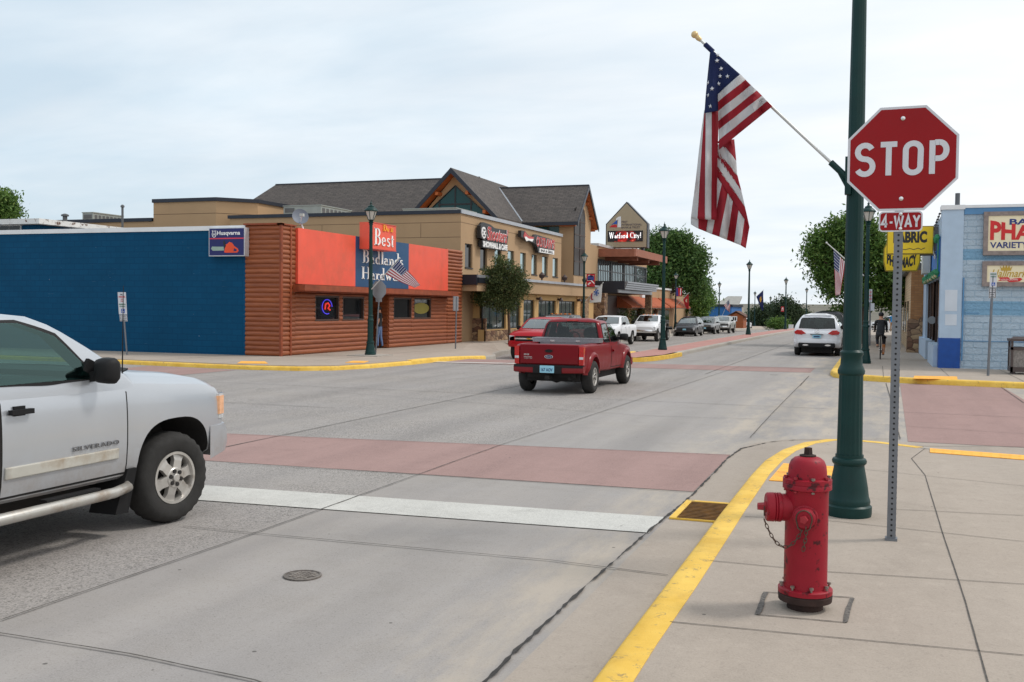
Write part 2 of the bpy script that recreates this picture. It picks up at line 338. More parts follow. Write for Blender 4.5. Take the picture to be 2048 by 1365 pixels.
# ================================================================ ground, road, pavements
def concrete(name, base, warm, patch=0.10, speck=0.5, aggregate=False, streak=0.08, stain=(0.10, 0.09, 0.085)):
    mt, t, b = newmat(name); k = NB(t); v = k.map()
    c = k.mix(k.rng(k.noise(v, 0.35, 5, 0.62), 0.3, 0.7), base, warm)
    st = k.noise(k.map((1.6, 0.12, 1)), 1.0, 5, 0.6); c = k.mix(k.rng(st, 0.42, 0.72, 0, streak*5), c, tuple(x*0.62 for x in base))
    pt = k.noise(v, 1.7, 6, 0.6, 0.4); c = k.mix(k.rng(pt, 0.52, 0.78, 0, patch*5), c, tuple(x*0.7 for x in warm))
    f1 = k.noise(v, 95, 3, 0.7); c = k.mix(k.rng(f1, 0.28, 0.72, 0, 1), c, k.mix(min(.8, 0.40*speck*2), c, tuple(min(1, x*1.42) for x in base)))
    f2 = k.noise(v, 38, 4, 0.75); c = k.mix(k.rng(f2, 0.56, 0.72, 0, 0.62*speck), c, stain); f3 = k.noise(v, 6.0, 8, 0.8); c = k.mix(k.rng(f3, 0.30, 0.48, 0.30, 0), c, tuple(min(1, x*1.35) for x in base)); c = k.mix(k.rng(f3, 0.55, 0.75, 0, 0.35), c, tuple(x*0.68 for x in warm))
    if aggregate:
        xx = k.sep(v)[0]; sand = k.math('MULTIPLY', k.rng(xx, -3.0, -1.9, 0, 1, True), k.rng(k.noise(k.map((1.5, .35, 1)), 1.4, 6, 0.7), 0.42, 0.62)); c = k.mix(k.math('MULTIPLY', sand, 0.6), c, S(188, 175, 158))
        tr_ = k.math('ABSOLUTE', k.math('SUBTRACT', k.math('ABSOLUTE', k.math('SUBTRACT', k.math('MODULO', k.math('ADD', xx, 61.6), 3.2), 1.6)), 0.8)); tr_ = k.math('MULTIPLY', k.rng(tr_, 0.55, 0.05, 0, 1, True), k.rng(k.noise(k.map((.8, .12, 1)), 1.0, 4), 0.3, 0.65)); c = k.mix(k.math('MULTIPLY', tr_, 0.30), c, tuple(x*0.6 for x in base))
        oil = k.math('LESS_THAN', k.vor(k.map((.55, .30, 1)), 1.0, 'F1', 'Distance'), 0.07); c = k.mix(k.math('MULTIPLY', oil, k.rng(k.noise(v, 5, 5), .35, .6, 0, .5)), c, (0.06, 0.055, 0.05))
    if aggregate:   # chipped exposed aggregate in the lanes beyond the joint at x = -4.95
        x = k.sep(v)[0]; side = k.rng(x, -4.9, -5.0, 0, 1)
        ag = k.vor(v, 85, 'F1', 'Color'); agv = k.sep(ag)[0]
        agm = k.math('MULTIPLY', side, k.rng(k.noise(v, 0.6, 3), 0.3, 0.6, 0.35, 0.9))
        c = k.mix(k.math('MULTIPLY', agm, k.rng(agv, 0.55, 0.95, 0, 0.8)), c, (0.07, 0.065, 0.06))
        c = k.mix(k.math('MULTIPLY', agm, k.rng(agv, 0.25, 0.05, 0, 0.55)), c, (0.46, 0.42, 0.38))
    sp_ = k.vor(v, 2.6, 'F1', 'Distance'); big = k.math('LESS_THAN', sp_, 0.035); c = k.mix(k.math('MULTIPLY', big, 0.75), c, (0.06, 0.055, 0.05))
    t.links.new(c, b.inputs['Base Color']); b.inputs['Roughness'].default_value = 0.88; b.inputs['Specular IOR Level'].default_value = 0.25
    h = k.math('ADD', k.math('MULTIPLY', f2, 0.6), k.math('MULTIPLY', f1, 0.6)); t.links.new(k.bump(h, 0.45, 0.006), b.inputs['Normal'])
    return mt
m_road = concrete('road_concrete', S(148, 144, 142), S(151, 144, 136), 0.13, 0.8, True, 0.12)
m_gutter = concrete('gutter_concrete', S(160, 150, 140), S(152, 141, 130), 0.12, 0.5)
m_walk = concrete('pavement_concrete', S(166, 155, 144), S(156, 144, 132), 0.12, 0.45, False, 0.07)
m_kerb = concrete('kerb_concrete', S(165, 160, 152), S(150, 143, 135))
m_red = concrete('red_concrete', S(150, 124, 119), S(142, 116, 110), 0.16, 0.9, False, 0.16)
m_white = concrete('white_road_paint', S(188, 187, 182), S(164, 161, 155), 0.22, 1.0, False, 0.18, (0.25, 0.24, 0.23))
def worn_yellow():
    mt, t, b = newmat('yellow_kerb_paint'); k = NB(t); v = k.map()
    c = k.mix(k.rng(k.noise(v, 3, 5), 0.3, 0.7), S(218, 174, 62), S(238, 198, 92))
    wn = k.noise(v, 11, 9, 0.78, 0.5); c = k.mix(k.rng(wn, 0.57, 0.62, 0, 0.9), c, S(158, 134, 88))
    dn = k.noise(v, 1.3, 6, 0.7); c = k.mix(k.rng(dn, 0.55, 0.75, 0, 0.5), c, S(170, 130, 60))
    t.links.new(c, b.inputs['Base Color']); b.inputs['Roughness'].default_value = 0.75
    t.links.new(k.bump(wn, 0.6, 0.01), b.inputs['Normal']); return mt
m_yel = worn_yellow()
m_tar = M('tar_joint', (0.035, 0.032, 0.03), 0.9, var=0.4, scale=30, bump=0.5)
m_crack = M('dark_joint', (0.075, 0.068, 0.06), 0.9, var=0.5, scale=20)
m_grass = M('dry_grass_ground', (0.22, 0.20, 0.14), 0.95, var=0.3, scale=0.05)

def _ss(y, a, b): t = max(0.0, min(1.0, (y-a)/(b-a))); return t*t*(3-2*t)
def gwest(y): return gz(y)-0.40*_ss(y, 31, 44)     # the west carriageway lies lower beyond the junction
def strip_ys(y0, y1): return [y0]+[y for y in (40, 45, 60, 80, 100, 120, 140, 160, 180, 200, 230, 260, 300, 350, 420) if y0 < y < y1]+[y1]
def ground_strip(mb, x0, x1, y0, y1, z):
    ys = strip_ys(y0, y1); mb.add([p for y in ys for p in ((x0, y, z+gz(y)), (x1, y, z+gz(y)))], [(2*i, 2*i+1, 2*i+3, 2*i+2) for i in range(len(ys)-1)])
g = MB(); ys = [-120, 45]+list(range(60, 421, 20))+[900, 3000, 6000]
g.add([p for y in ys for p in ((-6000, y, gz(y)-0.7), (6000, y, gz(y)-0.7))], [(2*i, 2*i+1, 2*i+3, 2*i+2) for i in range(len(ys)-1)])
struct('ground', g, m_grass)
g = MB(); ground_strip(g, -9.4, 60, -60, 300, 0.0); struct('road', g, m_road)
g = MB(); yw_ = [-60, 30, 32, 34, 36, 38, 40, 42, 44, 60, 80, 100, 120, 140, 160, 180, 200, 230, 260, 300]; g.add([p for y in yw_ for p in ((-70, y, gwest(y)), (-9.4, y, gwest(y)))], [(2*i, 2*i+1, 2*i+3, 2*i+2) for i in range(len(yw_)-1)]); struct('road', g, m_road)

def sweep_kerb(name, pts, inside, mt, wid=0.20, h=0.154, zf=gz):
    """kerb along pts (outer top edge); inside = +1 when the pavement lies to the left of the direction of travel"""
    P = [Vector((x, y)) for x, y in pts]; rs = []
    Q = []
    for a, b_ in zip(P, P[1:]):
        n = max(1, int((b_-a).length/1.2)); Q += [a+(b_-a)*i/n for i in range(n)]
    Q.append(P[-1]); P = Q
    for i, p in enumerate(P):
        t = (P[min(i+1, len(P)-1)]-P[max(i-1, 0)]).normalized(); nn = Vector((-t.y, t.x))*inside; z = zf(p.y)
        jit = 0.006*math.sin(i*1.7)+0.004*math.sin(i*3.1)
        ring = [(p+nn*(-0.02), -0.5), (p+nn*(-0.015), h*0.6), (p+nn*(0.004), h*0.87), (p+nn*0.03, h*0.98), (p+nn*(wid*0.5), h), (p+nn*(wid+jit), h), (p+nn*(wid+0.004), -0.4)]
        rs.append([(q.x, q.y, zz_+z) for q, zz_ in ring])
    g_ = MB(); g_.rings(rs); return struct(name, g_, mt, 40)
def slab(name, pts, z, mt, bottom=-0.05):
    g_ = MB(); g_.prism([(x, y, bottom) for x, y in pts], (0, 0, z-bottom)); return struct(name, g_, mt)
near = [(-1.25, -12), (-1.25, 4), (-1.26, 9), (-1.25, 11.2), (-1.22, 12.3), (-1.12, 13.25), (-0.92, 14.1), (-0.64, 14.6), (-0.30, 14.74), (0.12, 14.62), (0.63, 14.3), (1.76, 13.95), (4, 13.5), (14, 12.5)]
slab('pavement', [(x+0.1*(x < 0), y-0.1*(y > 12)) for x, y in near]+[(14, -12)], 0.15, m_walk)
sweep_kerb('kerb', near[:11], -1, m_yel); sweep_kerb('kerb', near[10:], -1, m_kerb)
ne = [(10, 28.1), (3.54, 28.45), (1.83, 28.72), (0.6, 29.0), (-0.15, 29.38), (-0.75, 29.8), (-1.12, 30.5), (-1.26, 31.6), (-1.27, 36), (-1.27, 41)]
slab('pavement', [(x+0.1*(x < 0), y+0.12*(y < 30)) for x, y in ne]+[(-1.17, 44), (30, 44), (30, 28.1)], 0.15, m_walk)
g = MB(); ground_strip(g, -1.17, 30, 44, 230, 0.15); struct('pavement', g, m_walk)
sweep_kerb('kerb', ne, -1, m_yel); sweep_kerb('kerb', [(-1.27, 41), (-1.27, 230)], -1, m_kerb)
nw = [(-60, 26.6), (-30, 26.0), (-22.9, 25.73), (-18.6, 25.32), (-17.2, 25.28), (-15.9, 25.5), (-15.05, 26.2), (-14.6, 27.6), (-14.32, 30)]
nwb = [(-14.32, 30), (-14.3, 36.6)]; zk = lambda y: gz(y)-0.33*_ss(y, 31, 44)
nw2 = [(-14.3, 36.6), (-14.6, 38.2), (-15.4, 40.6), (-16.4, 43), (-17.1, 46), (-17.1, 230)]
slab('pavement', [(x-0.1*(y > 26.2), y+0.1) for x, y in nw]+[(-15.6, 30.1), (-15.6, 32), (-19.3, 46), (-60, 46)], 0.149, m_walk)
def west_walk():
    kx = lambda y: float(np.interp(y, [30, 36.6, 38.2, 40.6, 43, 46, 230], [-14.32, -14.3, -14.6, -15.4, -16.4, -17.1, -17.1]))-0.1
    g_ = MB(); ys_ = list(np.arange(30.1, 47, 0.9))+[48, 52, 60, 70, 80, 100, 120, 140, 160, 180, 200, 230]
    for y in ys_: k_ = kx(y); e_ = max(-19.35, k_-1.3 if y < 46 else k_-0.5); g_.v += [(k_, y, 0.15+zk(y)), (e_, y, 0.15+gz(y)), (-19.4 if y < 46 else -30, y, 0.152+gz(y))]
    for i in range(len(ys_)-1):
        for j in (0, 1): g_.f.append((3*i+j, 3*i+j+1, 3*i+j+4, 3*i+j+3)); g_.mi.append(0)
    struct('pavement', g_, m_walk)
west_walk()
sweep_kerb('kerb', nw, 1, m_yel, 0.17, 0.125); sweep_kerb('kerb', nwb, 1, m_yel, zf=zk); sweep_kerb('kerb', nw2, 1, m_kerb, zf=zk)
# median: red paving between concrete kerbs, yellow nose
mt_med, t_, b_ = newmat('red_paving'); k_ = NB(t_); c_, f_ = k_.brick(k_.map(), 0.4, 0.2, 0.008, S(182, 128, 120), S(168, 114, 106), S(150, 128, 118)); t_.links.new(k_.mix(k_.rng(k_.noise(k_.map(), 0.8, 5), 0.4, 0.7, 0, 0.4), c_, S(160, 132, 122)), b_.inputs['Base Color']); b_.inputs['Roughness'].default_value = 0.85
g = MB(); ground_strip(g, -9.2, -7.75, 38.6, 200, 0.15); g.poly([(-8.55, 36.0, 0.15), (-8.2, 36.0, 0.15), (-7.75, 38.6, 0.15), (-9.2, 38.6, 0.15)]); struct('median', g, mt_med)
sweep_kerb('kerb', [(-9.35, 41), (-9.32, 39), (-9.0, 36.9), (-8.65, 35.9), (-8.35, 35.62), (-8.05, 35.9), (-7.8, 36.9), (-7.62, 39), (-7.6, 41)], -1, m_yel, 0.17)
sweep_kerb('kerb', [(-7.6, 41), (-7.6, 200)], 1, m_kerb, 0.17); sweep_kerb('kerb', [(-9.35, 41), (-9.35, 200)], -1, m_kerb, 0.17)
# gutter pan, crosswalks, stop lines: sheets 4 mm apart
def sheet(name, pts, mt, z=0.004): g_ = MB(); g_.poly([(x, y, z) for x, y in pts]); return struct(name, g_, mt)
sheet('gutter', [(-1.77, -12), (-1.24, -12), (-1.24, 12.2), (-1.0, 14), (-0.3, 14.8), (0.6, 14.4), (1.8, 14.0), (14, 12.6), (14, 15.2), (2.0, 15.9), (0.45, 15.95), (-0.6, 15.9), (-1.2, 15.5), (-1.6, 14.9), (-1.77, 14.2)], m_gutter)
sheet('crosswalk', [(-14, 10.06), (-1.78, 10.62), (-1.79, 13.54), (-14, 12.05)], m_red)
q = gp(1990, 766); q2 = gp(2048, 806)
sheet('crosswalk', [(0.47, 16.0), (3.6, 16.0), (q2.x+0.1, q2.y), (q.x, q.y), (0.61, 28.6)], m_red)
sheet('crosswalk', [(-14.1, 31.6), (-1.9, 32.4), (-1.9, 35.0), (-14.1, 34.4)], m_red)
sheet('crosswalk', [(-20.8, 14.4), (-17.5, 14.4), (-17.6, 25.0), (-20.9, 25.3)], m_red)
sheet('stop_line', [(-8.6, 8.06), (-1.80, 8.50), (-1.81, 9.20), (-8.6, 8.80)], m_white, 0.008)
qa, qb = gp(800, 724), gp(1040, 727)
sheet('stop_line', [(qa.x, qa.y), (-9.6, qb.y-0.1), (-9.6, qb.y+0.35), (qa.x, qa.y+0.45)], m_white, 0.008)

def ribbon(mb, pts, wd, rough=0.3):
    P = []
    for (x0, y0), (x1, y1) in zip(pts, pts[1:]):
        n = max(2, int(math.hypot(x1-x0, y1-y0)/0.07)); n = min(n, 120)
        P += [(x0+(x1-x0)*i/n, y0+(y1-y0)*i/n) for i in range(n)]
    P.append(pts[-1]); n = len(P); L_ = []; ph = random.random()*9
    for i, (x, y) in enumerate(P):
        a = P[max(i-1, 0)]; b = P[min(i+1, n-1)]; tx, ty = b[0]-a[0], b[1]-a[1]; l = math.hypot(tx, ty) or 1; nx, ny = -ty/l, tx/l
        j = wd*min(rough, .35)*(0.4*math.sin(i*0.9+ph)+0.5*math.sin(i*0.21+ph*2)); w_ = wd*(1+rough*random.uniform(-1, 1))/2
        L_ += [(x+nx*(j+w_), y+ny*(j+w_)), (x+nx*(j-w_), y+ny*(j-w_))]
    return L_, [(2*i, 2*i+1, 2*i+3, 2*i+2) for i in range(n-1)]
def joints(name, lines, z, wd, mt, rough=0.3, px=True):
    g_ = MB()
    for ln in lines:
        pts = [tuple(gp(x, y, z)[:2]) for x, y in ln] if px else ln
        v_, f_ = ribbon(g_, pts, wd, rough); g_.add([(x, y, z) for x, y in v_], f_)
    return struct(name, g_, mt, fix=False)
joints('road_joint', [[(0, 1240), (480, 1076), (1000, 890), (1320, 785), (1480, 733)], [(365, 1052), (510, 1066), (1100, 1120), (1336, 1150)], [(-60, 1255), (0, 1266), (260, 1307), (510, 1360), (560, 1380)],
    [(640, 782), (1280, 831), (1671, 843), (2048, 868), (2200, 880)], [(1500, 875), (1545, 826), (1618, 752)], [(455, 925), (900, 952), (1390, 984)], [(460, 868), (1000, 890), (1460, 910)]], 0.013, 0.012, m_crack, 0.22)
joints('road_joint', [[(960, 1375), (1040, 1292), (1250, 1102), (1390, 985), (1455, 917), (1482, 897), (1540, 884), (1590, 880)]], 0.012, 0.019, m_tar, 0.9)
joints('road_joint', [[(1618, 752), (1600, 772)], [(1772, 766), (1782, 800), (1800, 878)], [(1990, 766), (2048, 806)], [(1800, 878), (1590, 880)], [(1800, 892), (2048, 893)]], 0.014, 0.016, m_crack, 0.2)
joints('road_joint', [[(-8.2, 36), (-8.2, -4)], [(-30, 21), (0, 20.6), (12, 20.4)], [(-4.75, 30), (-4.75, 120)], [(-11.9, 30), (-11.9, 120)], [(-7.6, 58), (-1.4, 58)], [(-7.6, 50), (-1.4, 50)], [(-16, 48), (-9.4, 48)], [(-16, 62), (-9.4, 62)], [(-40, 16.8), (-9.5, 16.6)]], 0.011, 0.018, m_crack, 0.3, False)
joints('pavement_joint', [[(1823, 917), (1850, 950), (1885, 1065), (1930, 1200), (1980, 1380)], [(1420, 1121), (1650, 1143), (2048, 1168), (2200, 1178)], [(1340, 1243), (1640, 1272), (2048, 1310)], [(1655, 1041), (1770, 1053), (2048, 1083)], [(1720, 938), (2048, 972)], [(1780, 1018), (2048, 1031)], [(1850, 897), (1823, 917)], [(1490, 1033), (1580, 1037)]], 0.155, 0.008, m_crack, 0.12)
joints('pavement_joint', [[(1532, 1184), (1707, 1195)], [(1513, 1229), (1693, 1245)]], 0.155, 0.010, m_crack, 0.2)
joints('pavement_joint', [[(1532, 1184), (1513, 1229)], [(1704, 1196), (1691, 1244)]], 0.156, 0.030, M('gravel_joint', (0.12, 0.11, 0.10), 0.95, var=0.7, scale=60, bump=0.8), 0.2)
joints('pavement_joint', [[(x, 29.0), (x, 34.6)] for x in (0.2, 1.9, 3.6)]+[[(-1.0, y), (1.8, y)] for y in (33, 37.5, 40, 45)]+[[(-60, 27.6), (-16, 27.6)]]+[[(x, 25.9), (x, 29.8)] for x in (-30, -27, -24, -21)]+[[(-19.2, y), (-14.4, y)] for y in (28.5, 31.5, 34.5)]+[[(-16.8, 28), (-16.8, 60)]], 0.156, 0.014, m_crack, 0.3, False)
# street hardware set into the ground
def drain():
    t = thing('storm_drain', 'yellow painted rusty grate in the gutter below the near kerb', 'drain', (-1.53, 9.55, 0))
    f = MB(); 
    for x0, y0, x1, y1 in ((-1.75, 9.135, -1.27, 9.15), (-1.75, 10.0, -1.27, 10.06), (-1.75, 9.15, -1.69, 10.0), (-1.31, 9.15, -1.27, 10.0)): f.box(x0, y0, 0.006, x1, y1, 0.022)
    f.build('frame', m_yel, t); h = MB(); h.poly([(-1.70, 9.14, 0.009), (-1.3, 9.14, 0.009), (-1.3, 10.01, 0.009), (-1.70, 10.01, 0.009)]); h.build('opening', M('drain_dark', (0.01, 0.009, 0.008), 0.9), t, fix=False)
    b = MB()
    for i in range(13): y = 9.19+i*0.064; b.box(-1.69, y, 0.010, -1.31, y+0.022, 0.020)
    b.build('bars', M('rusty_iron', S(120, 84, 40), 0.8, 0.3, 0.5, 14, 0.4), t)
drain()
p = gp(605, 1153); mh = thing('valve_cover', 'small round cast iron cover set in the near lane', 'manhole cover', (p.x, p.y, 0))
g = MB(); g.lathe([(0.001, 0.004), (0.135, 0.004), (0.135, 0.012), (0.12, 0.014), (0.118, 0.008), (0.001, 0.008)], (p.x, p.y, 0), n=32, cap=False); g.build('ring', M('cast_iron', (0.17, 0.15, 0.135), 0.8, 0.2, 0.4, 20, 0.4), mh, 30)
g = MB()
for i in range(-3, 4):
    for j in range(-3, 4):
        if i*i+j*j < 10: g.box(p.x+i*0.03-0.011, p.y+j*0.03-0.011, 0.008, p.x+i*0.03+0.011, p.y+j*0.03+0.011, 0.0135)
g.build('lid', M('cast_iron2', (0.21, 0.185, 0.165), 0.8, 0.2, 0.4, 20), mh)
m_tact = M('orange_tactile', S(255, 178, 70), 0.8, var=0.12, scale=6, bump=0.6, bscale=40, dirt=(S(170, 120, 60), 5, 0.55, 0.75))
def tactile(label, quad, z=0.158):
    ps = [Vector((x, y)) for x, y in quad]; c = sum(ps, Vector((0, 0)))/4; t = thing('tactile_pad', label, 'tactile paving', (c.x, c.y, z-0.006), group='orange tactile pads at the corners')
    g_ = MB(); g_.prism([(p_.x, p_.y, z-0.006) for p_ in ps], (0, 0, 0.008)); d = g_
    for i in range(12):
        for j in range(5):
            u, v_ = (i+.5)/12, (j+.5)/5; q_ = (ps[0]*(1-u)+ps[1]*u)*(1-v_)+(ps[3]*(1-u)+ps[2]*u)*v_; d.lathe([(0.018, z+.0025), (0.012, z+0.004), (0.001, z+0.0045)], (q_.x, q_.y, 0), n=6, cap=False)
    d.build('panel', m_tact, t)
G2 = lambda x, y: tuple(gp(x, y, 0.158)[:2])
tactile('orange tactile pad on the near pavement right behind the red hydrant', [(-1.02, 10.75), (-0.42, 10.75), (-0.40, 12.0), (-0.98, 12.0)])
tactile('long orange tactile strip along the kerb right of the perforated sign post', [G2(1860, 905), G2(2090, 923), G2(2090, 914), G2(1860, 897)])
tactile('orange tactile pad at the far corner below the blue pharmacy wall', [G2(1826, 757.5), G2(1915, 759), G2(1914, 753.5), G2(1829, 752)])
tactile('orange tactile pad left of the corner, in front of the log wall end', [G2(474, 727), G2(536, 727.5), G2(530, 723.2), G2(482, 722.8)])
tactile('orange tactile pad at the kerb just left of the street lamp base', [G2(690, 725.5), G2(728, 726), G2(738, 722.5), G2(706, 722)])

# far hills across the valley
def hills():
    g_ = MB(); xs = np.linspace(-2600, 1800, 120); rows = []
    for j, (Y, zb) in enumerate(((430, -9.5), (620, -9), (900, -6), (1400, 3), (1900, 10), (2400, 15), (2420, 5))):
        row = []
        for x in xs:
            u = x/Y; h = 1.0+0.16*math.sin(x*0.0031+1.2)+0.08*math.sin(x*0.0093+0.4)+0.04*math.sin(x*0.021); h -= 0.12*max(0, min(1, (x+300)/700))
            row.append((x, Y, zb if zb < 0 else zb*h+(1.1*math.sin(x*0.012+j) if j < 5 else 0)))
        rows.append(row)
    n = len(xs); g_.add([p_ for r in rows for p_ in r], [(j*n+i, j*n+i+1, (j+1)*n+i+1, (j+1)*n+i) for j in range(len(rows)-1) for i in range(n-1)])
    mt, t, b = newmat('prairie_hill'); k = NB(t); v = k.map((0.004, 0.0015, 0.004)); v2 = k.map((0.03, 0.01, 0.03))
    c = k.mix(k.rng(k.noise(v, 2.2, 6, 0.65), 0.38, 0.66), S(122, 118, 108), S(104, 102, 93)); c = k.mix(k.rng(k.noise(v2, 1.5, 5, 0.7), 0.58, 0.7, 0, 0.65), c, S(78, 82, 74))
    t.links.new(c, b.inputs['Base Color']); b.inputs['Roughness'].default_value = 1.0; b.inputs['Specular IOR Level'].default_value = 0.1
    struct('hills', g_, mt, 60)
hills()
# ================================================================ buildings
def fit_text(mb, s, frame, wd, ht, bold=0.0, depth=0.01, shear=0.0):
    t = MB(); text_into(t, s, 1.0, Matrix.Identity(4), bold=bold, depth=depth, shear=shear)
    xs = [v[0] for v in t.v]; ys_ = [v[1] for v in t.v]; x0, x1, y0, y1 = min(xs), max(xs), min(ys_), max(ys_)
    mb.add([frame @ Vector(((x-x0)/(x1-x0)*wd, (y-y0)/(y1-y0)*ht, z)) for x, y, z in t.v], t.f); return mb
def pieces(u0, u1, z0, z1, ops):
    """rectangles left of a wall u0..u1 x z0..z1 once the openings (ua,ub,za,zb) are cut"""
    out = []; u = u0
    for ua, ub, za, zb in sorted(ops):
        if ua > u: out.append((u, ua, z0, z1))
        if za > z0: out.append((ua, ub, z0, za))
        if zb < z1: out.append((ua, ub, zb, z1))
        u = ub
    if u < u1: out.append((u, u1, z0, z1))
    return out
def logs(mb, fn, u0, u1, z0, z1, lh=0.168, bul=0.045):
    n = max(1, round((z1-z0)/lh)); h = (z1-z0)/n; prof = []
    for i in range(n):
        for a in range(5): s_ = a/5; prof.append((z0+(i+s_)*h, bul*math.sin(math.pi*s_)**0.6 if 0 < s_ else 0.0))
    prof.append((z1, 0.0)); nu = max(1, int((u1-u0)/1.5))
    rows = [[fn(u0+(u1-u0)*i/nu, z, o) for z, o in prof] for i in range(nu+1)]; k = len(prof); o0 = len(mb.v)
    mb.add([q for r in rows for q in r], [(i*k+j, (i+1)*k+j, (i+1)*k+j+1, i*k+j+1) for i in range(nu) for j in range(k-1)])
    for u in (u0, u1): mb.add([fn(u, z, o) for z, o in prof]+[fn(u, z1, -0.12), fn(u, z0, -0.12)], [tuple(range(k+2))])
    mb.add([fn(u0, z1, 0), fn(u1, z1, 0), fn(u1, z1, -.12), fn(u0, z1, -.12), fn(u0, z0, 0), fn(u1, z0, 0), fn(u1, z0, -.12), fn(u0, z0, -.12)], [(0, 1, 2, 3), (4, 5, 6, 7)])
def mat_logs():
    mt, t, b = newmat('stained_logs'); k = NB(t)
    # long grain along the wall whichever way it runs
    v = k.map((0.8, 0.8, 9)); c = k.mix(k.rng(k.noise(v, 2.2, 6, 0.6), 0.3, 0.72), S(166, 94, 54), S(126, 66, 36))
    rz_ = k.math('FLOOR', k.math('MULTIPLY', k.sep(k.map())[2], 1/0.168)); wn = t.nodes.new('ShaderNodeTexWhiteNoise'); wn.noise_dimensions = '1D'; t.links.new(rz_, wn.inputs['W'])
    c = k.mix(k.math('MULTIPLY', wn.outputs['Value'], 0.35), c, S(104, 48, 28))
    c = k.mix(k.rng(k.noise(k.map((0.5, 0.5, 6)), 3, 5, 0.7), 0.66, 0.74, 0, 0.55), c, S(190, 140, 110))
    t.links.new(c, b.inputs['Base Color']); b.inputs['Roughness'].default_value = 0.5; t.links.new(k.bump(k.noise(v, 6, 4), 0.2, 0.01), b.inputs['Normal']); return mt
m_log = mat_logs()
m_logd = M('log_trim', S(140, 66, 34), 0.6, var=0.25, scale=4)
def mat_blockwall(name, base, other, bw, bh, dark, bstr, extra=None, u='x'):
    mt, t, b = newmat(name); k = NB(t); s3 = k.sep(k.map()); vec = k.comb(s3[0] if u == 'x' else s3[1], s3[2], 0)
    c, f = k.brick(vec, bw, bh, 0.012, base, other, dark); c = k.mix(k.rng(k.noise(k.map(), 0.9, 6, 0.65), 0.35, 0.75, 0, 0.5), c, tuple(x*0.72 for x in base))
    if extra: c = extra(k, c, s3)
    t.links.new(c, b.inputs['Base Color']); b.inputs['Roughness'].default_value = 0.75; b.inputs['Specular IOR Level'].default_value = 0.15
    h = k.math('SUBTRACT', k.math('MULTIPLY', k.noise(k.map(), 14, 5, 0.6), bstr[1]), k.math('MULTIPLY', f, 1.0)); t.links.new(k.bump(h, bstr[0], 0.02), b.inputs['Normal']); return mt
def _chips(k, c, s3):
    c = k.mix(k.rng(k.noise(k.map((1.0, 1, 18)), 2.0, 5, 0.75), 0.67, 0.71, 0, 0.5), c, S(120, 150, 165))
    return k.mix(k.rng(k.noise(k.map((1, 1, 1)), 6, 4, 0.7), 0.745, 0.76, 0, 0.9), c, S(200, 210, 215))
m_blue = mat_blockwall('blue_block_wall', S(6, 72, 108), S(8, 76, 113), 0.42, 0.21, S(4, 64, 99), (0.14, 0.4), _chips)
m_whitetrim = M('white_trim', S(226, 228, 230), 0.5, var=0.06)
m_rust = M('rusty_white_trim', S(222, 222, 220), 0.6, var=0.08, dirt=(S(96, 62, 40), 3.5, 0.55, 0.63))
m_panel_r = M('coral_panel', S(234, 92, 68), 0.5, var=0.07, scale=1.2, dirt=(S(206, 92, 66), 0.8, 0.5, 0.75))
m_panel_b = M('blue_panel', S(22, 74, 116), 0.5, var=0.06, scale=1.2)
m_wht = M('white_letters', S(244, 244, 242), 0.5, var=0.02)
m_blk = M('black_paint', (0.012, 0.013, 0.016), 0.45, var=0.2)
m_glassd = GLASS('dark_shop_glass', (0.012, 0.014, 0.016), 0.04, 0.5)
m_frame_b = M('brown_window_frame', S(70, 50, 42), 0.5)
m_int = M('dim_interior', (0.02, 0.018, 0.017), 0.9)

# ---- hardware store
HX = -19.25; HY0, HY1 = 29.93, 45.9; HT = 4.66
hw = thing('hardware_store', 'log fronted hardware store with blue side wall and coral sign panels', 'shop', (-24, 30, 0.15))
yv = lambda px, X=HX: atx(px, 600, X).y
g = MB(); g.box(-62, 29.9, 0.15, -20.67, 30.3, 4.5); g.build('side_wall', m_blue, hw)
g = MB(); g.box(-62, 29.86, 4.5, -20.66, 30.35, 4.66); g.build('wall_cap', m_whitetrim, hw)
g = MB(); g.box(-62, 30.3, 4.2, -19.5, 45.9, 4.3); g.box(-62, 45.7, 0.15, -19.5, 45.9, 4.2); g.build('roof', M('flat_roof', S(120, 118, 115), 0.9), hw)
g = MB(); logs(g, lambda u, z, o: (u, 29.93-o, z), -20.67, HX-0.02, 0.16, HT); g.build('log_end_wall', m_log, hw, 45)
fe = lambda u, z, o: (HX+o, u, z)
g = MB(); logs(g, fe, HY0, yv(589), 0.16, HT); g.build('log_corner', m_log, hw, 45)
g = MB(); g.box(HX-0.03, HY0-0.06, 0.15, HX+0.05, HY0+0.04, HT); g.box(HX, yv(578), 0.15, HX+0.06, yv(578)+0.09, HT); g.box(-20.7, 29.82, HT, HX+0.08, 30.0, HT+0.06); g.box(HX-0.1, 29.82, HT, HX+0.08, yv(589), HT+0.05); g.build('corner_trim', m_logd, hw)
PZ0, PZ1 = 2.66, 4.62; ya, yb = yv(590), yv(892)
ops = []; wins = []
for a, b_, t0, b0 in ((629, 677, 592, 642), (684, 727, 594, 641), (786, 822, 596, 638), (827, 861, 597, 638)):
    Ya, Yb = yv(a), yv(b_); ops.append((Ya, Yb, atx((a+b_)/2, b0, HX).z, atx((a+b_)/2, t0, HX).z)); wins.append(ops[-1])
dY0, dY1 = yv(741), yv(777)
for ua_, ub_ in ((yv(589), dY0), (dY1, yv(893))):
    g = MB()
    for u0, u1, z0, z1 in pieces(ua_, ub_, 0.16, 2.36, [o_ for o_ in ops if ua_ < o_[0] < ub_]): logs(g, fe, u0, u1, z0, z1)
    g.build('log_front_wall', m_log, hw, 45)
g = MB(); logs(g, fe, yv(893), HY1, 0.16, HT, 0.168, 0.06); g.build('log_corner', m_log, hw, 45)
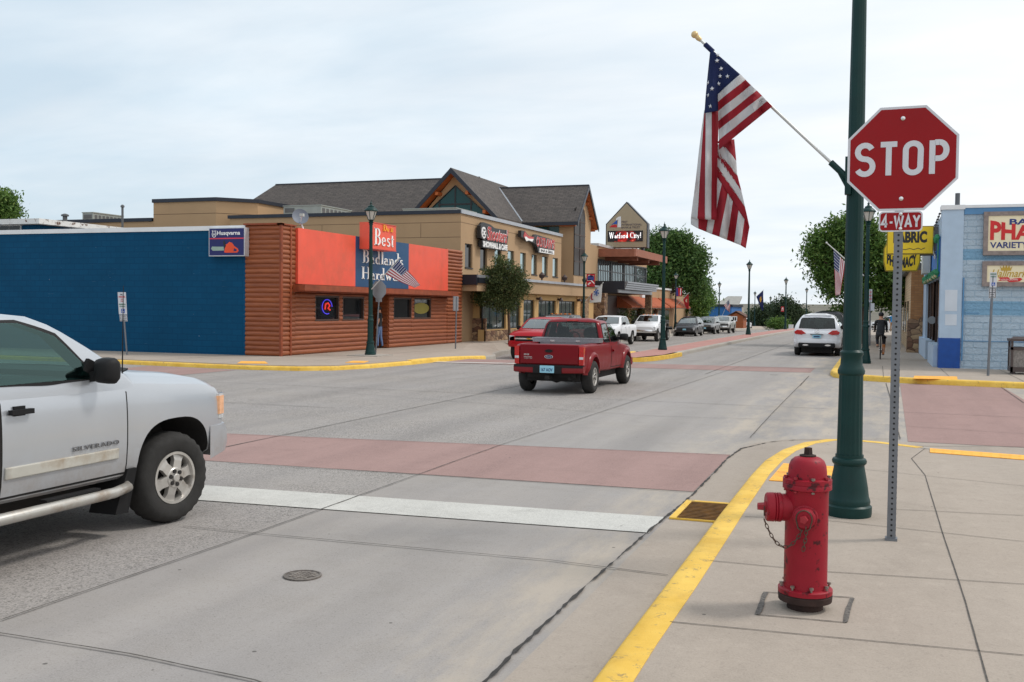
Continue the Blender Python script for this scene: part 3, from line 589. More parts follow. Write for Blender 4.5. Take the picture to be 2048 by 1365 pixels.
g = MB(); g.box(HX-0.1, ya-0.2, 2.37, HX+0.42, yb+0.1, 2.64); g.bar((HX+0.45, ya-0.3, 2.52), (HX+0.45, yb+0.1, 2.52), 0.13, 0.1); g.build('canopy_log', m_logd, hw)
def panel(px0, px1, mt): q = MB(); q.box(HX-0.1, yv(px0), PZ0, HX+0.12, yv(px1), PZ1); return q.build('sign_panel', mt, hw)
panel(590, 705, m_panel_r); bp = panel(705, 812, m_panel_b); panel(812, 891, m_panel_r)
g = MB(); f = fr_e(HX+0.125, yv(719), atx(719, 503, HX).z-0.22); bl = 0.98
wB = yv(803)-yv(719)
def fit_serif(s, X, pa, pb, ybase, cap_px):
    t = MB(); w_ = serif_text(t, s, 1.0, Matrix.Identity(4)); Y0, Y1 = yv(pa), yv(pb); z0 = atx(pa, ybase, HX).z; hh = atx(pa, ybase-cap_px, HX).z-z0; fr = fr_e(X, Y0, z0)
    q = MB(); q.add([fr @ Vector((x/w_*(Y1-Y0), y*hh, z)) for x, y, z in t.v], t.f); return q
fit_serif('Badlands', HX+0.12, 719, 801, 526, 27).build('lettering', m_wht, bp); fit_serif('Hardware', HX+0.12, 717, 806, 558, 25).build('lettering', m_wht, bp)
for Ya, Yb, z0, z1 in wins:
    q = MB()
    for bb in ((Ya, Ya+.06, z0, z1), (Yb-.06, Yb, z0, z1), (Ya+.06, Yb-.06, z0, z0+.06), (Ya+.06, Yb-.06, z1-.06, z1)): q.box(HX-0.09, bb[0], bb[2], HX+0.03, bb[1], bb[3])
    wf = q.build('window', m_frame_b, hw); q = MB(); q.box(HX-0.12, Ya+.06, z0+.06, HX-0.06, Yb-.06, z1-.06); q.build('pane', m_glassd, wf)
# neon loop in the first window and a yellow oval notice in the last
Ya, Yb, z0, z1 = wins[0]; q = MB(); q.tube([(HX-0.03, Ya+0.95+0.36*math.cos(a*math.pi/8), z0+0.52+0.27*math.sin(a*math.pi/8)) for a in range(14)], 0.018, 6); nw_ = q.build('neon_ring', EM('neon_blue', S(80, 70, 235), 0.6), hw)
q = MB(); q.tube([(HX-0.02, Ya+0.78, z0+0.42), (HX-0.02, Ya+0.82, z0+0.62), (HX-0.02, Ya+1.0, z0+0.66), (HX-0.02, Ya+1.12, z0+0.56), (HX-0.02, Ya+1.0, z0+0.46), (HX-0.02, Ya+1.15, z0+0.4)], 0.032, 6); q.build('neon_mark', EM('neon_red', S(235, 60, 50), 0.6), nw_)
Ya, Yb, z0, z1 = wins[3]; q = MB(); q.prism([(HX-0.055, (Ya+Yb)/2+0.85*math.cos(a*math.pi/8), z1-0.45+0.25*math.sin(a*math.pi/8)) for a in range(16)], (0.012, 0, 0)); q.build('window_notice', M('olive_notice', S(150, 140, 60), 0.6), hw)
g = MB(); g.box(HX-1.4, dY0-0.1, 0.15, HX-1.3, dY1+0.1, 2.4); g.box(HX-1.3, dY0-0.12, 0.15, HX-0.08, dY0-0.02, 2.37); g.build('doorway', m_int, hw)
g = MB(); logs(g, lambda u, z, o: (u, dY1-o, z), HX-1.3, HX-0.02, 0.16, 2.36); g.build('door_jamb', m_log, hw, 45)
g = MB(); g.box(HX-1.28, dY0+0.15, 0.16, HX-1.22, dY1-0.3, 2.25); dd = g.build('door', M('dark_door', S(46, 34, 32), 0.4), hw); g = MB(); g.bar((HX-1.17, dY0+0.4, 1.0), (HX-1.17, dY0+0.4, 1.35), 0.02); g.build('handle', M('steel', S(170, 172, 175), 0.3, 1.0), dd)
# box sign standing out from the panel
by0, by1 = atx(724.5, 470, HX).y, atx(792, 470, -18.55).y; by0b = atx(745, 470, -18.55).y
bz0, bz1 = atx(745, 498, -18.55).z, atx(745, 444, -18.55).z
bs = thing('box_sign', 'coral box sign with white and yellow letters above the blue panel', 'sign', (-18.9, by0b, bz0))
g = MB(); g.box(HX+0.13, by0b, bz0, -18.55, by1, bz1); g.build('box', m_panel_r, bs)
g = MB(); 
for bb in ((by0b, by1, bz0, bz0+.03), (by0b, by1, bz1-.03, bz1)): g.box(-18.555, bb[0], bb[2], -18.53, bb[1], bb[3])
g.build('edge_trim', M('coral_trim', S(205, 80, 66), 0.5), bs)
t = MB(); w_ = serif_text(t, 'Best', 1.0, Matrix.Identity(4)); fr = fr_e(-18.545, by0b+0.12, bz0+0.16); bw = by1-by0b
q = MB(); q.add([fr @ Vector((x/w_*bw*0.86, y*(bz1-bz0)*0.64, z)) for x, y, z in t.v], t.f); q.build('lettering', m_wht, bs)
q = MB(); t = MB(); w_ = serif_text(t, 'Do it', 1.0, Matrix.Identity(4)); fr = fr_e(-18.53, by0b+bw*0.42, bz0+(bz1-bz0)*0.72); q.add([fr @ Vector((x/w_*bw*0.44, y*(bz1-bz0)*0.24, z)) for x, y, z in t.v], t.f); q.build('lettering', M('yellow_letters', S(255, 184, 40), 0.5), bs)
# chainsaw sign on the blue wall
sx0, sx1 = at(420.5, 480, 29.7).x, at(492, 480, 29.7).x; sz0, sz1 = at(456, 513, 29.7).z, at(456, 456, 29.7).z
cs = thing('chainsaw_sign', 'navy sign with white lettering above an orange chainsaw on the blue wall', 'sign', (sx0, 29.75, sz0))
g = MB(); g.box(sx0, 29.62, sz0, sx1, 29.88, sz1); g.build('cabinet', M('sign_silver', S(205, 208, 214), 0.4, 0.3), cs)
g = MB(); g.box(sx0+.03, 29.61, sz0+.03, sx1-.03, 29.63, sz1-.03); g.build('face', M('navy_face', S(20, 24, 96), 0.35, var=0.08), cs)
sw, sh = sx1-sx0, sz1-sz0; fs = lambda u, v, d=0.0: fr_s(sx0+u*sw, 29.61-d, sz0+v*sh)
q = MB(); fit_text(q, 'Husqvarna', fs(.24, .70), .64*sw, .185*sh, bold=0.02, depth=0.006); 
f0 = fs(.155, .77); rx = .055*sw; stroke_into(q, [(rx*math.cos(R(a)), rx*1.25*math.sin(R(a))) for a in range(140, 401, 20)], 0.02, f0, 0.006)
for i in (-1, 0, 1): stroke_into(q, [(i*rx*0.7, rx*0.9), (i*rx*0.9, rx*1.7)], 0.022, f0, 0.006)
stroke_into(q, [(-rx*.4, -rx*.55), (-rx*.4, rx*.55)], 0.018, f0, 0.006); stroke_into(q, [(rx*.4, -rx*.55), (rx*.4, rx*.55)], 0.018, f0, 0.006); stroke_into(q, [(-rx*.4, 0), (rx*.4, 0)], 0.018, f0, 0.006)
q.build('lettering', m_wht, cs)
q = MB(); q.prism([fs(u, v) @ Vector((0, 0, 0)) for u, v in ((.02, .60), (.98, .60), (.98, .64), (.02, .64))], (0, -0.005, 0)); q.build('red_line', M('red_line', S(215, 60, 80), 0.5), cs)
def picto(name, pts, mt, d=0.0): q_ = MB(); q_.prism([fs(u, v, d) @ Vector((0, 0, 0)) for u, v in pts], (0, -0.005, 0)); return q_.build(name, mt, cs)
picto('saw_bar', [(.07, .27), (.10, .34), (.42, .33), (.44, .20), (.12, .19)], M('saw_steel', S(150, 172, 160), 0.4))
picto('saw_body', [(.44, .15), (.46, .12), (.80, .12), (.84, .18), (.82, .26), (.72, .35), (.66, .46), (.58, .50), (.54, .44), (.48, .40), (.46, .28)], M('saw_orange', S(238, 80, 34), 0.4))
picto('saw_handle', [(.70, .17), (.78, .17), (.79, .22), (.72, .28)], M('navy_face', (0, 0, 0)), 0.006)
picto('saw_guard', [(.41, .50), (.44, .55), (.46, .50), (.49, .36), (.45, .26), (.43, .36)], m_blk, 0.003)
# satellite dish on the store roof
dp = at(604, 441, 31.2); dish = thing('satellite_dish', 'grey satellite dish standing on the log store roof corner', 'satellite dish', (dp.x, dp.y, 4.66)); ax = Vector((0.62, -0.70, 0.36)).normalized(); cc = Vector((dp.x-0.08, dp.y, 5.02))
g = MB(); g.lathe([(0.0, 0), (.12, .012), (.22, .04), (.29, .075), (.29, .09), (.22, .055), (.12, .027), (0, .015)], cc, ax, 24); g.build('reflector', M('dish_grey', S(112, 118, 130), 0.6), dish, 60)
g = MB(); g.tube([(dp.x+.06, dp.y, 4.6), (dp.x-.04, dp.y+.02, 4.8), (cc.x, cc.y, cc.z)], 0.025, 8); g.tube([cc-Vector((0, 0, .26)), cc+ax*.42-Vector((0, 0, .12))], 0.014, 6); g.build('mast', m_whitetrim, dish); g = MB(); g.obox(Matrix.Translation(cc+ax*.42-Vector((0, 0, .1))), .07, .05, .05); g.build('receiver', M('lnb_grey', S(185, 185, 180), 0.5), dish)

# ---- blue flat roofed building rising behind the side wall
bk = thing('rear_building', 'low blue building with peeling white roof edge behind the long blue wall', 'building', (-34, 37, 0.15)); rx_ = at(78, 440, 36).x; ry1 = atx(246, 452, rx_).y; rz1 = at(78, 437, 36).z
g = MB(); g.box(-60, 36.5, 0.15, rx_-0.5, ry1, rz1-0.25); g.build('wall', m_blue, bk); g = MB(); g.box(-60, 36, rz1-0.24, rx_, ry1+.3, rz1); g.build('roof_edge', m_rust, bk)
wx0, wx1 = at(-25, 455, 36.45).x, at(42, 455, 36.45).x; q = MB(); wz = at(20, 450, 36.45).z
q.box(wx0, 36.42, wz-0.75, wx1, 36.5, wz); wf = q.build('window', m_whitetrim, bk); q = MB()
for i in range(3): a = wx0+.06+(wx1-wx0-.06)*i/3; q.box(a, 36.40, wz-.69, a+(wx1-wx0)/3-.06, 36.43, wz-.06)
q.build('pane', m_glassd, wf)

# ---- bank building
def mat_stucco(name, base):
    mt, t, b = newmat(name); k = NB(t); v = k.map(); c = k.mix(k.rng(k.noise(v, 0.5, 5, 0.6), 0.3, 0.7), base, tuple(x*0.9 for x in base)); c = k.mix(k.rng(k.noise(k.map((1.5, 1.5, 0.2)), 1.0, 5, 0.7), 0.55, 0.8, 0, 0.35), c, tuple(x*0.75 for x in base))
    t.links.new(c, b.inputs['Base Color']); b.inputs['Roughness'].default_value = 0.9; t.links.new(k.bump(k.noise(v, 60, 4), 0.25, 0.006), b.inputs['Normal']); return mt
m_tan = mat_stucco('tan_stucco', S(178, 148, 114)); m_tan2 = mat_stucco('ochre_stucco', S(196, 160, 108)); m_tand = M('stucco_joint', S(104, 84, 64), 0.9)
m_capd = M('dark_metal_cap', S(46, 50, 60), 0.4, 0.4, var=0.1); m_capl = M('silver_metal_cap', S(172, 176, 182), 0.38, 0.5, var=0.08)
def mat_stone(name):
    mt, t, b = newmat(name); k = NB(t); v = k.map((1, 1, 1.5)); n = t.nodes.new('ShaderNodeTexVoronoi'); n.inputs['Scale'].default_value = 3.0; t.links.new(v, n.inputs['Vector'])
    h = k.sep(n.outputs['Color']); c = k.mix(h[0], S(120, 84, 66), S(188, 158, 122)); c = k.mix(k.rng(h[1], 0.6, 1, 0, 0.8), c, S(84, 62, 56)); e = k.vor(v, 3.0, 'DISTANCE_TO_EDGE'); c = k.mix(k.rng(e, 0.0, 0.05, 1, 0), c, S(66, 52, 44))
    c = k.mix(k.rng(k.noise(v, 9, 5), 0.3, 0.7, 0, 0.4), c, tuple(x for x in S(96, 72, 58))); t.links.new(c, b.inputs['Base Color']); b.inputs['Roughness'].default_value = 0.9; t.links.new(k.bump(k.rng(e, 0, 0.12), 0.8, 0.03), b.inputs['Normal']); return mt
m_stone = mat_stone('field_stone')
def mat_shingle(name, u):
    mt, t, b = newmat(name); k = NB(t); s3 = k.sep(k.map()); vec = k.comb(s3[0] if u == 'x' else s3[1], k.math('MULTIPLY', s3[2], 1.41), 0)
    c, f = k.brick(vec, 0.42, 0.155, 0.02, S(78, 74, 72), S(98, 92, 88), S(60, 56, 55)); c = k.mix(k.rng(k.noise(vec, 3.2, 3), 0.35, 0.7, 0, 0.5), c, S(102, 95, 91)); c = k.mix(k.rng(k.noise(vec, 0.35, 4), 0.4, 0.7, 0, 0.3), c, S(70, 67, 67))
    t.links.new(c, b.inputs['Base Color']); b.inputs['Roughness'].default_value = 0.95; t.links.new(k.bump(f, 0.6, -0.02), b.inputs['Normal']); return mt
m_shx, m_shy = mat_shingle('shingle_south', 'x'), mat_shingle('shingle_side', 'y')
m_teal = GLASS('teal_glass', (0.004, 0.055, 0.06), 0.08, 0.35); m_bronze = GLASS('bronze_glass', (0.018, 0.014, 0.012), 0.3, 0.15); m_sky_glass = GLASS('reflective_window_glass', (0.30, 0.42, 0.44), 0.03, 1.0)
_t = m_sky_glass.node_tree.nodes['Principled BSDF']; _t.inputs['Metallic'].default_value = 0.85
m_soff = M('timber_soffit', S(176, 96, 48), 0.7, var=0.2, scale=3); m_brick = None
def mat_brick(name, c1, c2, cm_, u, bw=0.3, bh=0.1):
    mt, t, b = newmat(name); k = NB(t); s3 = k.sep(k.map()); c, f = k.brick(k.comb(s3[0] if u == 'x' else s3[1], s3[2], 0), bw, bh, 0.008, c1, c2, cm_); c = k.mix(k.rng(k.noise(k.map(), 1.2, 5), 0.4, 0.75, 0, 0.35), c, tuple(x*0.7 for x in c1))
    t.links.new(c, b.inputs['Base Color']); b.inputs['Roughness'].default_value = 0.85; t.links.new(k.bump(f, 0.4, -0.01), b.inputs['Normal']); return mt
m_ybrick = mat_brick('yellow_brick', S(204, 158, 98), S(190, 142, 84), S(165, 130, 90), 'x'); m_ybricky = mat_brick('yellow_brick_side', S(216, 172, 116), S(202, 156, 100), S(178, 146, 104), 'y')
BX = -19.6; byv = lambda px, X=BX: atx(px, 560, X).y
bank = thing('bank_building', 'tan stucco bank with shingled gables and rows of narrow upper windows', 'bank', (-26, 56, 0.15))
Z1 = 6.72; by_a, by_b = 46.6, byv(1122)
ops = []
for a, b_ in ((929.5, 944.5), (960, 974), (989, 1002), (1015, 1028), (1040, 1051.6), (1062.7, 1073.8), (1084, 1095), (1105, 1115.5)): ops.append((byv(a), byv(b_), 4.20, 5.14))
zt = atx(937, 488, BX).z; zb = atx(937, 536, BX).z; ops = [(a, b_, zb, zt) for a, b_, _, _ in ops]
g = MB()
for u0, u1, z0, z1 in pieces(by_a, by_b, 0.15, Z1-0.16, ops): g.box(BX-0.3, u0, z0, BX, u1, z1)
g.box(-33.2, by_a, 0.15, BX-0.3, by_a+0.3, Z1-0.16); g.box(-33.2, by_b-0.3, 0.15, BX-0.3, by_b, Z1-0.16); g.box(-33, by_a+.3, 6.2, BX-.3, by_b-.3, 6.3); g.build('wall', m_tan, bank)
g = MB(); 
for z in (6.12, 5.38, 3.9): g.box(-33, by_a-0.006, z, BX-0.001, by_a-0.001, z+0.02); g.box(BX+0.001, by_a, z, BX+0.006, by_b, z+0.02) if z > 5.9 else None
for x in (-30.5, -27.5, -24.5, -21.8): g.box(x, by_a-0.006, 5.40, x+0.02, by_a-0.002, 6.1)
g.build('wall_joint', m_tand, bank)
g = MB(); g.box(-33.3, by_a-0.08, Z1-0.16, BX+0.02, by_a+0.36, Z1+0.02); g.build('wall_cap', m_capd, bank); g = MB(); g.box(BX-0.36, by_a-0.06, Z1-0.155, BX+0.08, by_b+0.05, Z1+0.03); g.build('wall_cap', m_capl, bank)
for i, (a, b_, z0, z1) in enumerate(ops):
    q = MB()
    for bb in ((a, a+.04, z0, z1), (b_-.04, b_, z0, z1), (a+.04, b_-.04, z0, z0+.05), (a+.04, b_-.04, z1-.05, z1)): q.box(BX-0.13, bb[0], bb[2], BX-0.10, bb[1], bb[3])
    q.box(BX-0.10, a-.02, z0-.05, BX+0.04, b_+.02, z0-.002)
    wf = q.build('window', m_blk, bank); q = MB(); q.box(BX-0.16, a+.04, z0+.05, BX-0.115, b_-.04, z1-.05); q.build('pane', m_glassd if i < 2 else m_sky_glass, wf)
# lower storey, standing forward
LX = -18.88; ly0, ly1 = 48.3, 69.2; lyv = lambda px: atx(px, 620, LX).y
lops = [(lyv(969), lyv(1012), 0.75, 2.35), (lyv(1020), lyv(1041), 0.75, 2.35), (lyv(1047), lyv(1069), 0.75, 2.35), (lyv(1077), lyv(1112), 0.75, 2.35), (lyv(1118), lyv(1151), 0.75, 2.35)]
g = MB()
for u0, u1, z0, z1 in pieces(ly0, ly1, 0.15, 2.7, lops): g.box(LX-0.35, u0, z0, LX, u1, z1)
g.box(-20.4, ly0, 0.15, LX-0.35, ly0+.3, 2.7); g.build('lower_wall', m_tan2, bank)
g = MB(); g.box(-20.4, ly0-0.07, 0.15, LX+0.06, ly0-0.003, 1.33); g.box(LX+0.003, ly0-0.07, 0.15, LX+0.07, lyv(969)-.02, 1.33); g.box(LX+0.003, lyv(969)-.02, 0.15, LX+0.09, lyv(1160), 0.70); g.box(LX+0.003, lyv(1160), 0.15, LX+.3, lyv(1169), 2.5); g.build('stone_base', m_stone, bank)
g = MB(); g.box(LX+0.004, lyv(1151)+.1, 0.7, LX+0.05, lyv(1160), 2.7); g.build('brick_pier', m_ybricky, bank)
g = MB(); g.box(-20.4, 46.05, 0.15, -19.5, 46.58, 3.2); g.build('brick_pier', m_ybrick, bank)
for a, b_, z0, z1 in lops:
    q = MB()
    for bb in ((a, a+.06, z0, z1), (b_-.06, b_, z0, z1), (a+.06, b_-.06, z0, z0+.06), (a+.06, b_-.06, z1-.06, z1)): q.box(LX-0.16, bb[0], bb[2], LX-0.10, bb[1], bb[3])
    n_ = max(2, int((b_-a)/0.8))
    for i in range(1, n_): y = a+(b_-a)*i/n_; q.box(LX-0.15, y-.03, z0+.06, LX-0.105, y+.03, z1-.06)
    wf = q.build('window', m_blk, bank); q = MB(); q.box(LX-0.19, a+.06, z0+.06, LX-0.125, b_-.06, z1-.06); q.build('pane', GLASS('storefront_glass', (0.015, 0.03, 0.03), 0.04, 0.5), wf)
g = MB(); g.box(-20.3, 46.2, 2.7, -18.55, 69.4, 3.36); g.build('cornice', m_tan, bank); g = MB(); g.box(-20.35, 46.1, 3.361, -18.45, 69.5, 3.5); g.build('cornice_cap', m_capl, bank); g = MB(); g.box(-20.4, 46.0, 3.0, -18.5, 46.19, 3.5); g.box(-18.548, 46.2, 3.1, -18.46, 51.2, 3.355); g.build('cornice_edge', m_capd, bank)
m_lampd = M('bronze_fixture', S(62, 44, 40), 0.6)
for px in (1055, 1102, 1144): 
    y = byv(px); q = MB(); q.lathe([(0.04, 0), (.05, .12), (.16, .2), (.2, .34), (.1, .44), (.02, .52)], (-18.7, y, 3.5), n=8); q.build('roof_lamp', m_lampd, bank, 40)
for px in (1073, 1115, 1153):
    y = lyv(px); q = MB(); q.box(LX+.002, y-.06, 2.38, LX+.1, y+.06, 2.5); q.lathe([(0.02, .1), (.08, .06), (.16, -.08), (.15, -.1), (0.001, -.02)], (LX+.22, y, 2.45), n=10); q.build('wall_lamp', m_lampd, bank, 40)
# chamfered penthouse at the left, low parapet beyond it
g = MB(); pxa = at(307, 420, 46.6).x; pxb = at(432, 420, 46.6).x; pt = at(432, 395, 46.6).z
poly = [(pxa, 46.6), (pxb, 46.6), (pxb+1.6, 48.2), (pxb+1.6, 54), (pxa, 54)]; g.prism([(x, y, 0.15) for x, y in poly], (0, 0, pt-0.35)); g.build('penthouse', m_tan, bank)
g = MB(); g.prism([(pxa-.05, 46.52, pt-0.2), (pxb+.04, 46.52, pt-0.2), (pxb+1.7, 48.18, pt-0.2), (pxb+1.7, 54, pt-0.2), (pxa-.05, 54, pt-0.2)], (0, 0, 0.2)); g.build('penthouse_cap', m_capd, bank)
g = MB(); zz0 = at(432, 427, 46.6).z; g.prism([(pxa-.004, 46.594, zz0), (pxb+.004, 46.594, zz0), (pxb+1.606, 48.196, zz0), (pxb+1.5, 48.3, zz0), (pxa+.1, 46.7, zz0)], (0, 0, 0.025)); g.build('wall_joint', m_tand, bank)
g = MB(); pz = at(250, 441, 46.6).z; g.box(-56, 46.6, 0.15, pxa-.01, 46.9, pz-0.1); g.box(-56, 46.9, pz-.6, pxa-.01, 60, pz-.5); g.build('wall', m_tan, bank); g = MB(); g.box(-56, 46.52, pz-0.1, pxa-.06, 46.95, pz+0.1); g.build('wall_cap', m_capd, bank)
# hall below the roofs
g = MB(); g.box(-44, 61.4, 0.15, -23.2, 67.6, 7.4); g.box(-28.2, 60.2, 0.15, -23.2, 61.4, 8.0); g.box(-27, 64.9, 0.15, -19.1, 69.0, 7.9); g.build('hall_wall', m_tan, bank)
def roof(name, quads, mt, th=0.2): return [MB().prism(p_, (0, 0, -th)).build(name, mt, bank) for p_ in quads]
zr = 10.75; roof('roof', [[(-45.8, 60.5, 6.85), (-25.7, 60.5, 6.85), (-25.7, 64.4, zr), (-41.9, 64.4, zr)], [(-41.9, 64.4, zr), (-25.7, 64.4, zr), (-25.7, 68.3, 6.85), (-45.8, 68.3, 6.85)]], m_shx)
roof('roof', [[(-45.8, 60.5, 6.85), (-41.9, 64.4, zr-.02), (-45.8, 68.3, 6.85)], [(-25.7, 59.4, zr), (-25.7, 70.4, zr), (-22.55, 70.4, 7.6), (-22.55, 59.4, 7.6)], [(-25.7, 59.4, zr), (-25.7, 70.4, zr), (-28.85, 70.4, 7.6), (-28.85, 59.4, 7.6)]], m_shy)
r2 = 10.3; roof('roof', [[(-26.5, 66.95, r2), (-18.7, 66.95, r2), (-18.7, 64.28, 7.63), (-26.5, 64.28, 7.63)], [(-26.5, 66.95, r2), (-18.7, 66.95, r2), (-18.7, 69.62, 7.63), (-26.5, 69.62, 7.63)], [(-49, 65.5, 9.75), (-42.5, 65.5, 9.75), (-42.5, 62.5, 6.9), (-52, 62.5, 6.9)]], m_shx, 0.16)
roof('roof', [[(-31, 71.5, 9.7), (-27, 77, 9.7), (-20.5, 77, 6.4), (-20.5, 71.5, 6.6)]], m_shy, 0.16)
g = MB(); g.tube([(-25.3, 67.0, 10.33), (-22.56, 64.26, 7.66)], .07, 6); g.build('valley_flashing', m_capl, bank)
g = MB(); th = 0.26
for p_, q_ in (((-25.7, 59.36, zr+.01), (-22.5, 59.36, 7.56)), ((-25.7, 59.36, zr+.01), (-28.9, 59.36, 7.56))): g.prism([p_, q_, (q_[0], q_[1], q_[2]-th*1.2), (p_[0], p_[1], p_[2]-th*1.4)], (0, 0.05, 0))
for s_ in (-1, 1): g.prism([(-18.66, 66.95, r2+.02), (-18.66, 66.95+s_*2.7, 7.6), (-18.66, 66.95+s_*2.7, 7.32), (-18.66, 66.95, r2-.3)], (-0.05, 0, 0))
g.box(-41.9, 64.35, zr-.02, -25.7, 64.45, zr+.05); g.box(-26.4, 66.9, r2-.02, -18.7, 67.0, r2+.05); g.box(-26.5, 64.22, 7.38, -18.7, 64.3, 7.6); g.build('fascia', m_capd, bank)
g = MB(); g.prism([(-25.7, 59.44, zr-.28), (-22.7, 59.44, 7.42), (-22.7, 60.3, 7.42), (-25.7, 60.3, zr-.28)], (0, 0, 0.04)); g.prism([(-25.7, 59.44, zr-.28), (-28.7, 59.44, 7.42), (-28.7, 60.3, 7.42), (-25.7, 60.3, zr-.28)], (0, 0, 0.04))
for s_ in (-1, 1):
    for f_ in (0.35, 0.75): g.bar((-25.7+s_*3.0*f_, 59.5, zr-.5-3.1*f_), (-25.7+s_*3.0*f_, 60.3, zr-.5-3.1*f_), 0.1)
g.build('soffit', m_soff, bank); g = MB()
for s_ in (-1, 1): g.prism([(-18.75, 66.95, r2-.24), (-18.75, 66.95+s_*2.6, 7.42), (-19.9, 66.95+s_*2.6, 7.42), (-19.9, 66.95, r2-.24)], (0, 0, 0.05))
for s_ in (-1, 1):
    for f_ in (0.3, 0.65, 0.95): g.bar((-18.9, 66.95+s_*2.55*f_, r2-.42-2.6*f_), (-20, 66.95+s_*2.55*f_, r2-.42-2.6*f_), 0.09)
g.build('soffit', m_soff, bank)
g = MB(); g.prism([(-25.7, 60.2, zr-.3), (-22.95, 60.2, 7.4), (-28.45, 60.2, 7.4)], (0, 0.2, 0)); g.prism([(-19.1, 66.95, r2-.25), (-19.1, 64.9, 7.9), (-19.1, 69.0, 7.9)], (-0.2, 0, 0)); g.build('gable_wall', m_tan, bank)
q = MB(); q.prism([(-25.7, 60.15, zr-1.1), (-23.7, 60.15, 7.45+0.5), (-23.7, 60.15, 6.8), (-27.7, 60.15, 6.8), (-27.7, 60.15, 7.95)], (0, 0.04, 0)); gw = q.build('gable_window', m_teal, bank)
q = MB()
for x, zt_ in ((-25.7, zr-1.1), (-24.6, 8.75), (-26.8, 8.75)): q.box(x-.05, 60.12, 6.8, x+.05, 60.16, zt_)
q.box(-27.7, 60.11, 8.45, -23.7, 60.145, 8.55) if False else q.box(-26.9, 60.11, 8.45, -24.5, 60.145, 8.55); q.bar((-25.7, 60.13, zr-1.05), (-23.6, 60.13, 7.9), 0.05, 0.02); q.bar((-25.7, 60.13, zr-1.05), (-27.8, 60.13, 7.9), 0.05, 0.02); q.build('frame', m_blk, gw)
q = MB(); q.box(at(1050, 455, 64.86).x, 64.84, 6.6, at(1118, 455, 64.86).x, 64.88, 7.35); gw = q.build('clerestory_window', m_teal, bank); q = MB(); xm = at(1096, 455, 64.8).x; q.box(xm-.04, 64.81, 6.6, xm+.04, 64.85, 7.35); q.build('frame', m_blk, gw)
TX = -19.1; tyv = lambda px: atx(px, 500, TX).y; ta, tb = tyv(1148), tyv(1169); q = MB(); pts = [(TX+0.03, ta, 4.1), (TX+0.03, tb, 4.1), (TX+0.03, tb, 8.2)]+[(TX+0.03, ta+(tb-ta)*(0.5+0.5*math.cos(a)), 8.2+0.7*math.sin(a)) for a in (0.6, 1.1, 1.57, 2.0, 2.6)]+[(TX+0.03, ta, 8.0)]; q.prism(pts, (-0.06, 0, 0)); gw = q.build('arched_window', m_bronze, bank)
q = MB(); [q.box(TX+.031, ta, z, TX+.06, tb, z+.06) for z in (5.0, 5.9, 6.8, 7.7)]; q.box(TX+.031, (ta+tb)/2-.03, 4.1, TX+.058, (ta+tb)/2+.03, 8.6); q.build('frame', m_frame_b, gw)
# north wing: glass gallery, timber eave, metal porch
wz1 = 6.72; wy0, wy1 = byv(1193), byv(1293); gy0, gy1 = byv(1195), byv(1293); gz0, gz1 = 3.95, 5.5
g = MB(); g.box(-30, 69.01, 0.15, BX, gy0, wz1-.2); g.box(-30, gy0, 0.15, BX, wy1, gz0-.3); g.box(-30, gy0, gz1+.1, BX, wy1, wz1-.2); g.box(-30, wy1-.3, gz0-.3, BX-.4, wy1, gz1+.1); g.build('gallery_wall', m_tan, bank)
g = MB(); g.box(-30, 72.6, wz1-.2, BX+.12, wy1+.1, wz1); g.build('wall_cap', M('white_metal_cap', S(205, 210, 214), 0.4, 0.3), bank)
g = MB(); g.box(-22, gy0, gz0-.29, BX-.07, wy1-.32, gz1+.08); gw = g.build('gallery_window', m_sky_glass, bank)

q = MB(); q.box(BX-.2, gy0, gz0-.3, BX+.04, wy1, gz0-.12); q.box(BX-.2, gy0, gz1, BX+.0, wy1, gz1+.1); q.box(BX-.2, gy0, 4.72, BX-.04, wy1, 4.8)
n_ = 32
for i in range(n_+1): y = gy0+(wy1-gy0)*i/n_; wv = 0.1 if i % 8 else 0.3; q.box(BX-.2, y-.085, gz0-.12, BX-.045, y+.085, gz1) if i % 8 else q.box(BX-.2, y-.16, gz0-.12, BX-.025, y+.16, gz1)
q.build('mullions', M('dark_mullion', S(52, 56, 62), 0.4, 0.3), gw)
m_timb = M('timber_eave', S(150, 92, 70), 0.7, var=0.18, scale=3); ex = -16.9; ea = atx(1228, 500, ex).y; g = MB(); zt_ = 6.28
g.box(BX+.01, 73.2, zt_-.4, ex, 85, zt_); g.box(BX+.01, 73.0, zt_-.55, ex+.06, 73.2, zt_+.04); g.box(ex, 73.2, zt_-.5, ex+.09, 85.1, zt_+.05); [g.box(BX+.01, y, zt_-.75, ex-.2, y+.3, zt_-.4) for y in (75, 79, 83)]; g.build('timber_eave', m_timb, bank)
g = MB(); ea_ = -17.2; g.box(BX+.01, 71.5, 3.3, ea_, 82.5, 3.9); g.box(BX+.01, 71.4, 3.05, ea_-.5, 83, 3.3); g.build('porch_roof', m_capd, bank); g = MB(); 
for i in range(4): g.box(ea_, 71.5, 3.3+i*.15, ea_+.05+.06*i, 82.5, 3.42+i*.15)
g.box(ea_-.5, 71.4, 3.06, ea_-.42, 83, 3.28); g.build('porch_edge', M('steel_edge', S(140, 144, 150), 0.35, 0.6), bank)
q = MB(); q.box(-19.5, 70.4, 0.15, -18.4, 71.3, 3.0); q.box(-18.0, 82, 0.15, -17.5, 82.5, 3.04); builds(q, 'stone_pier', m_stone, bank); q = MB(); q.box(-19.55, 73, 0.2, -19.5, 82, 2.9); q.build('entrance', M('entrance_dark', S(60, 40, 34), 0.5), bank)
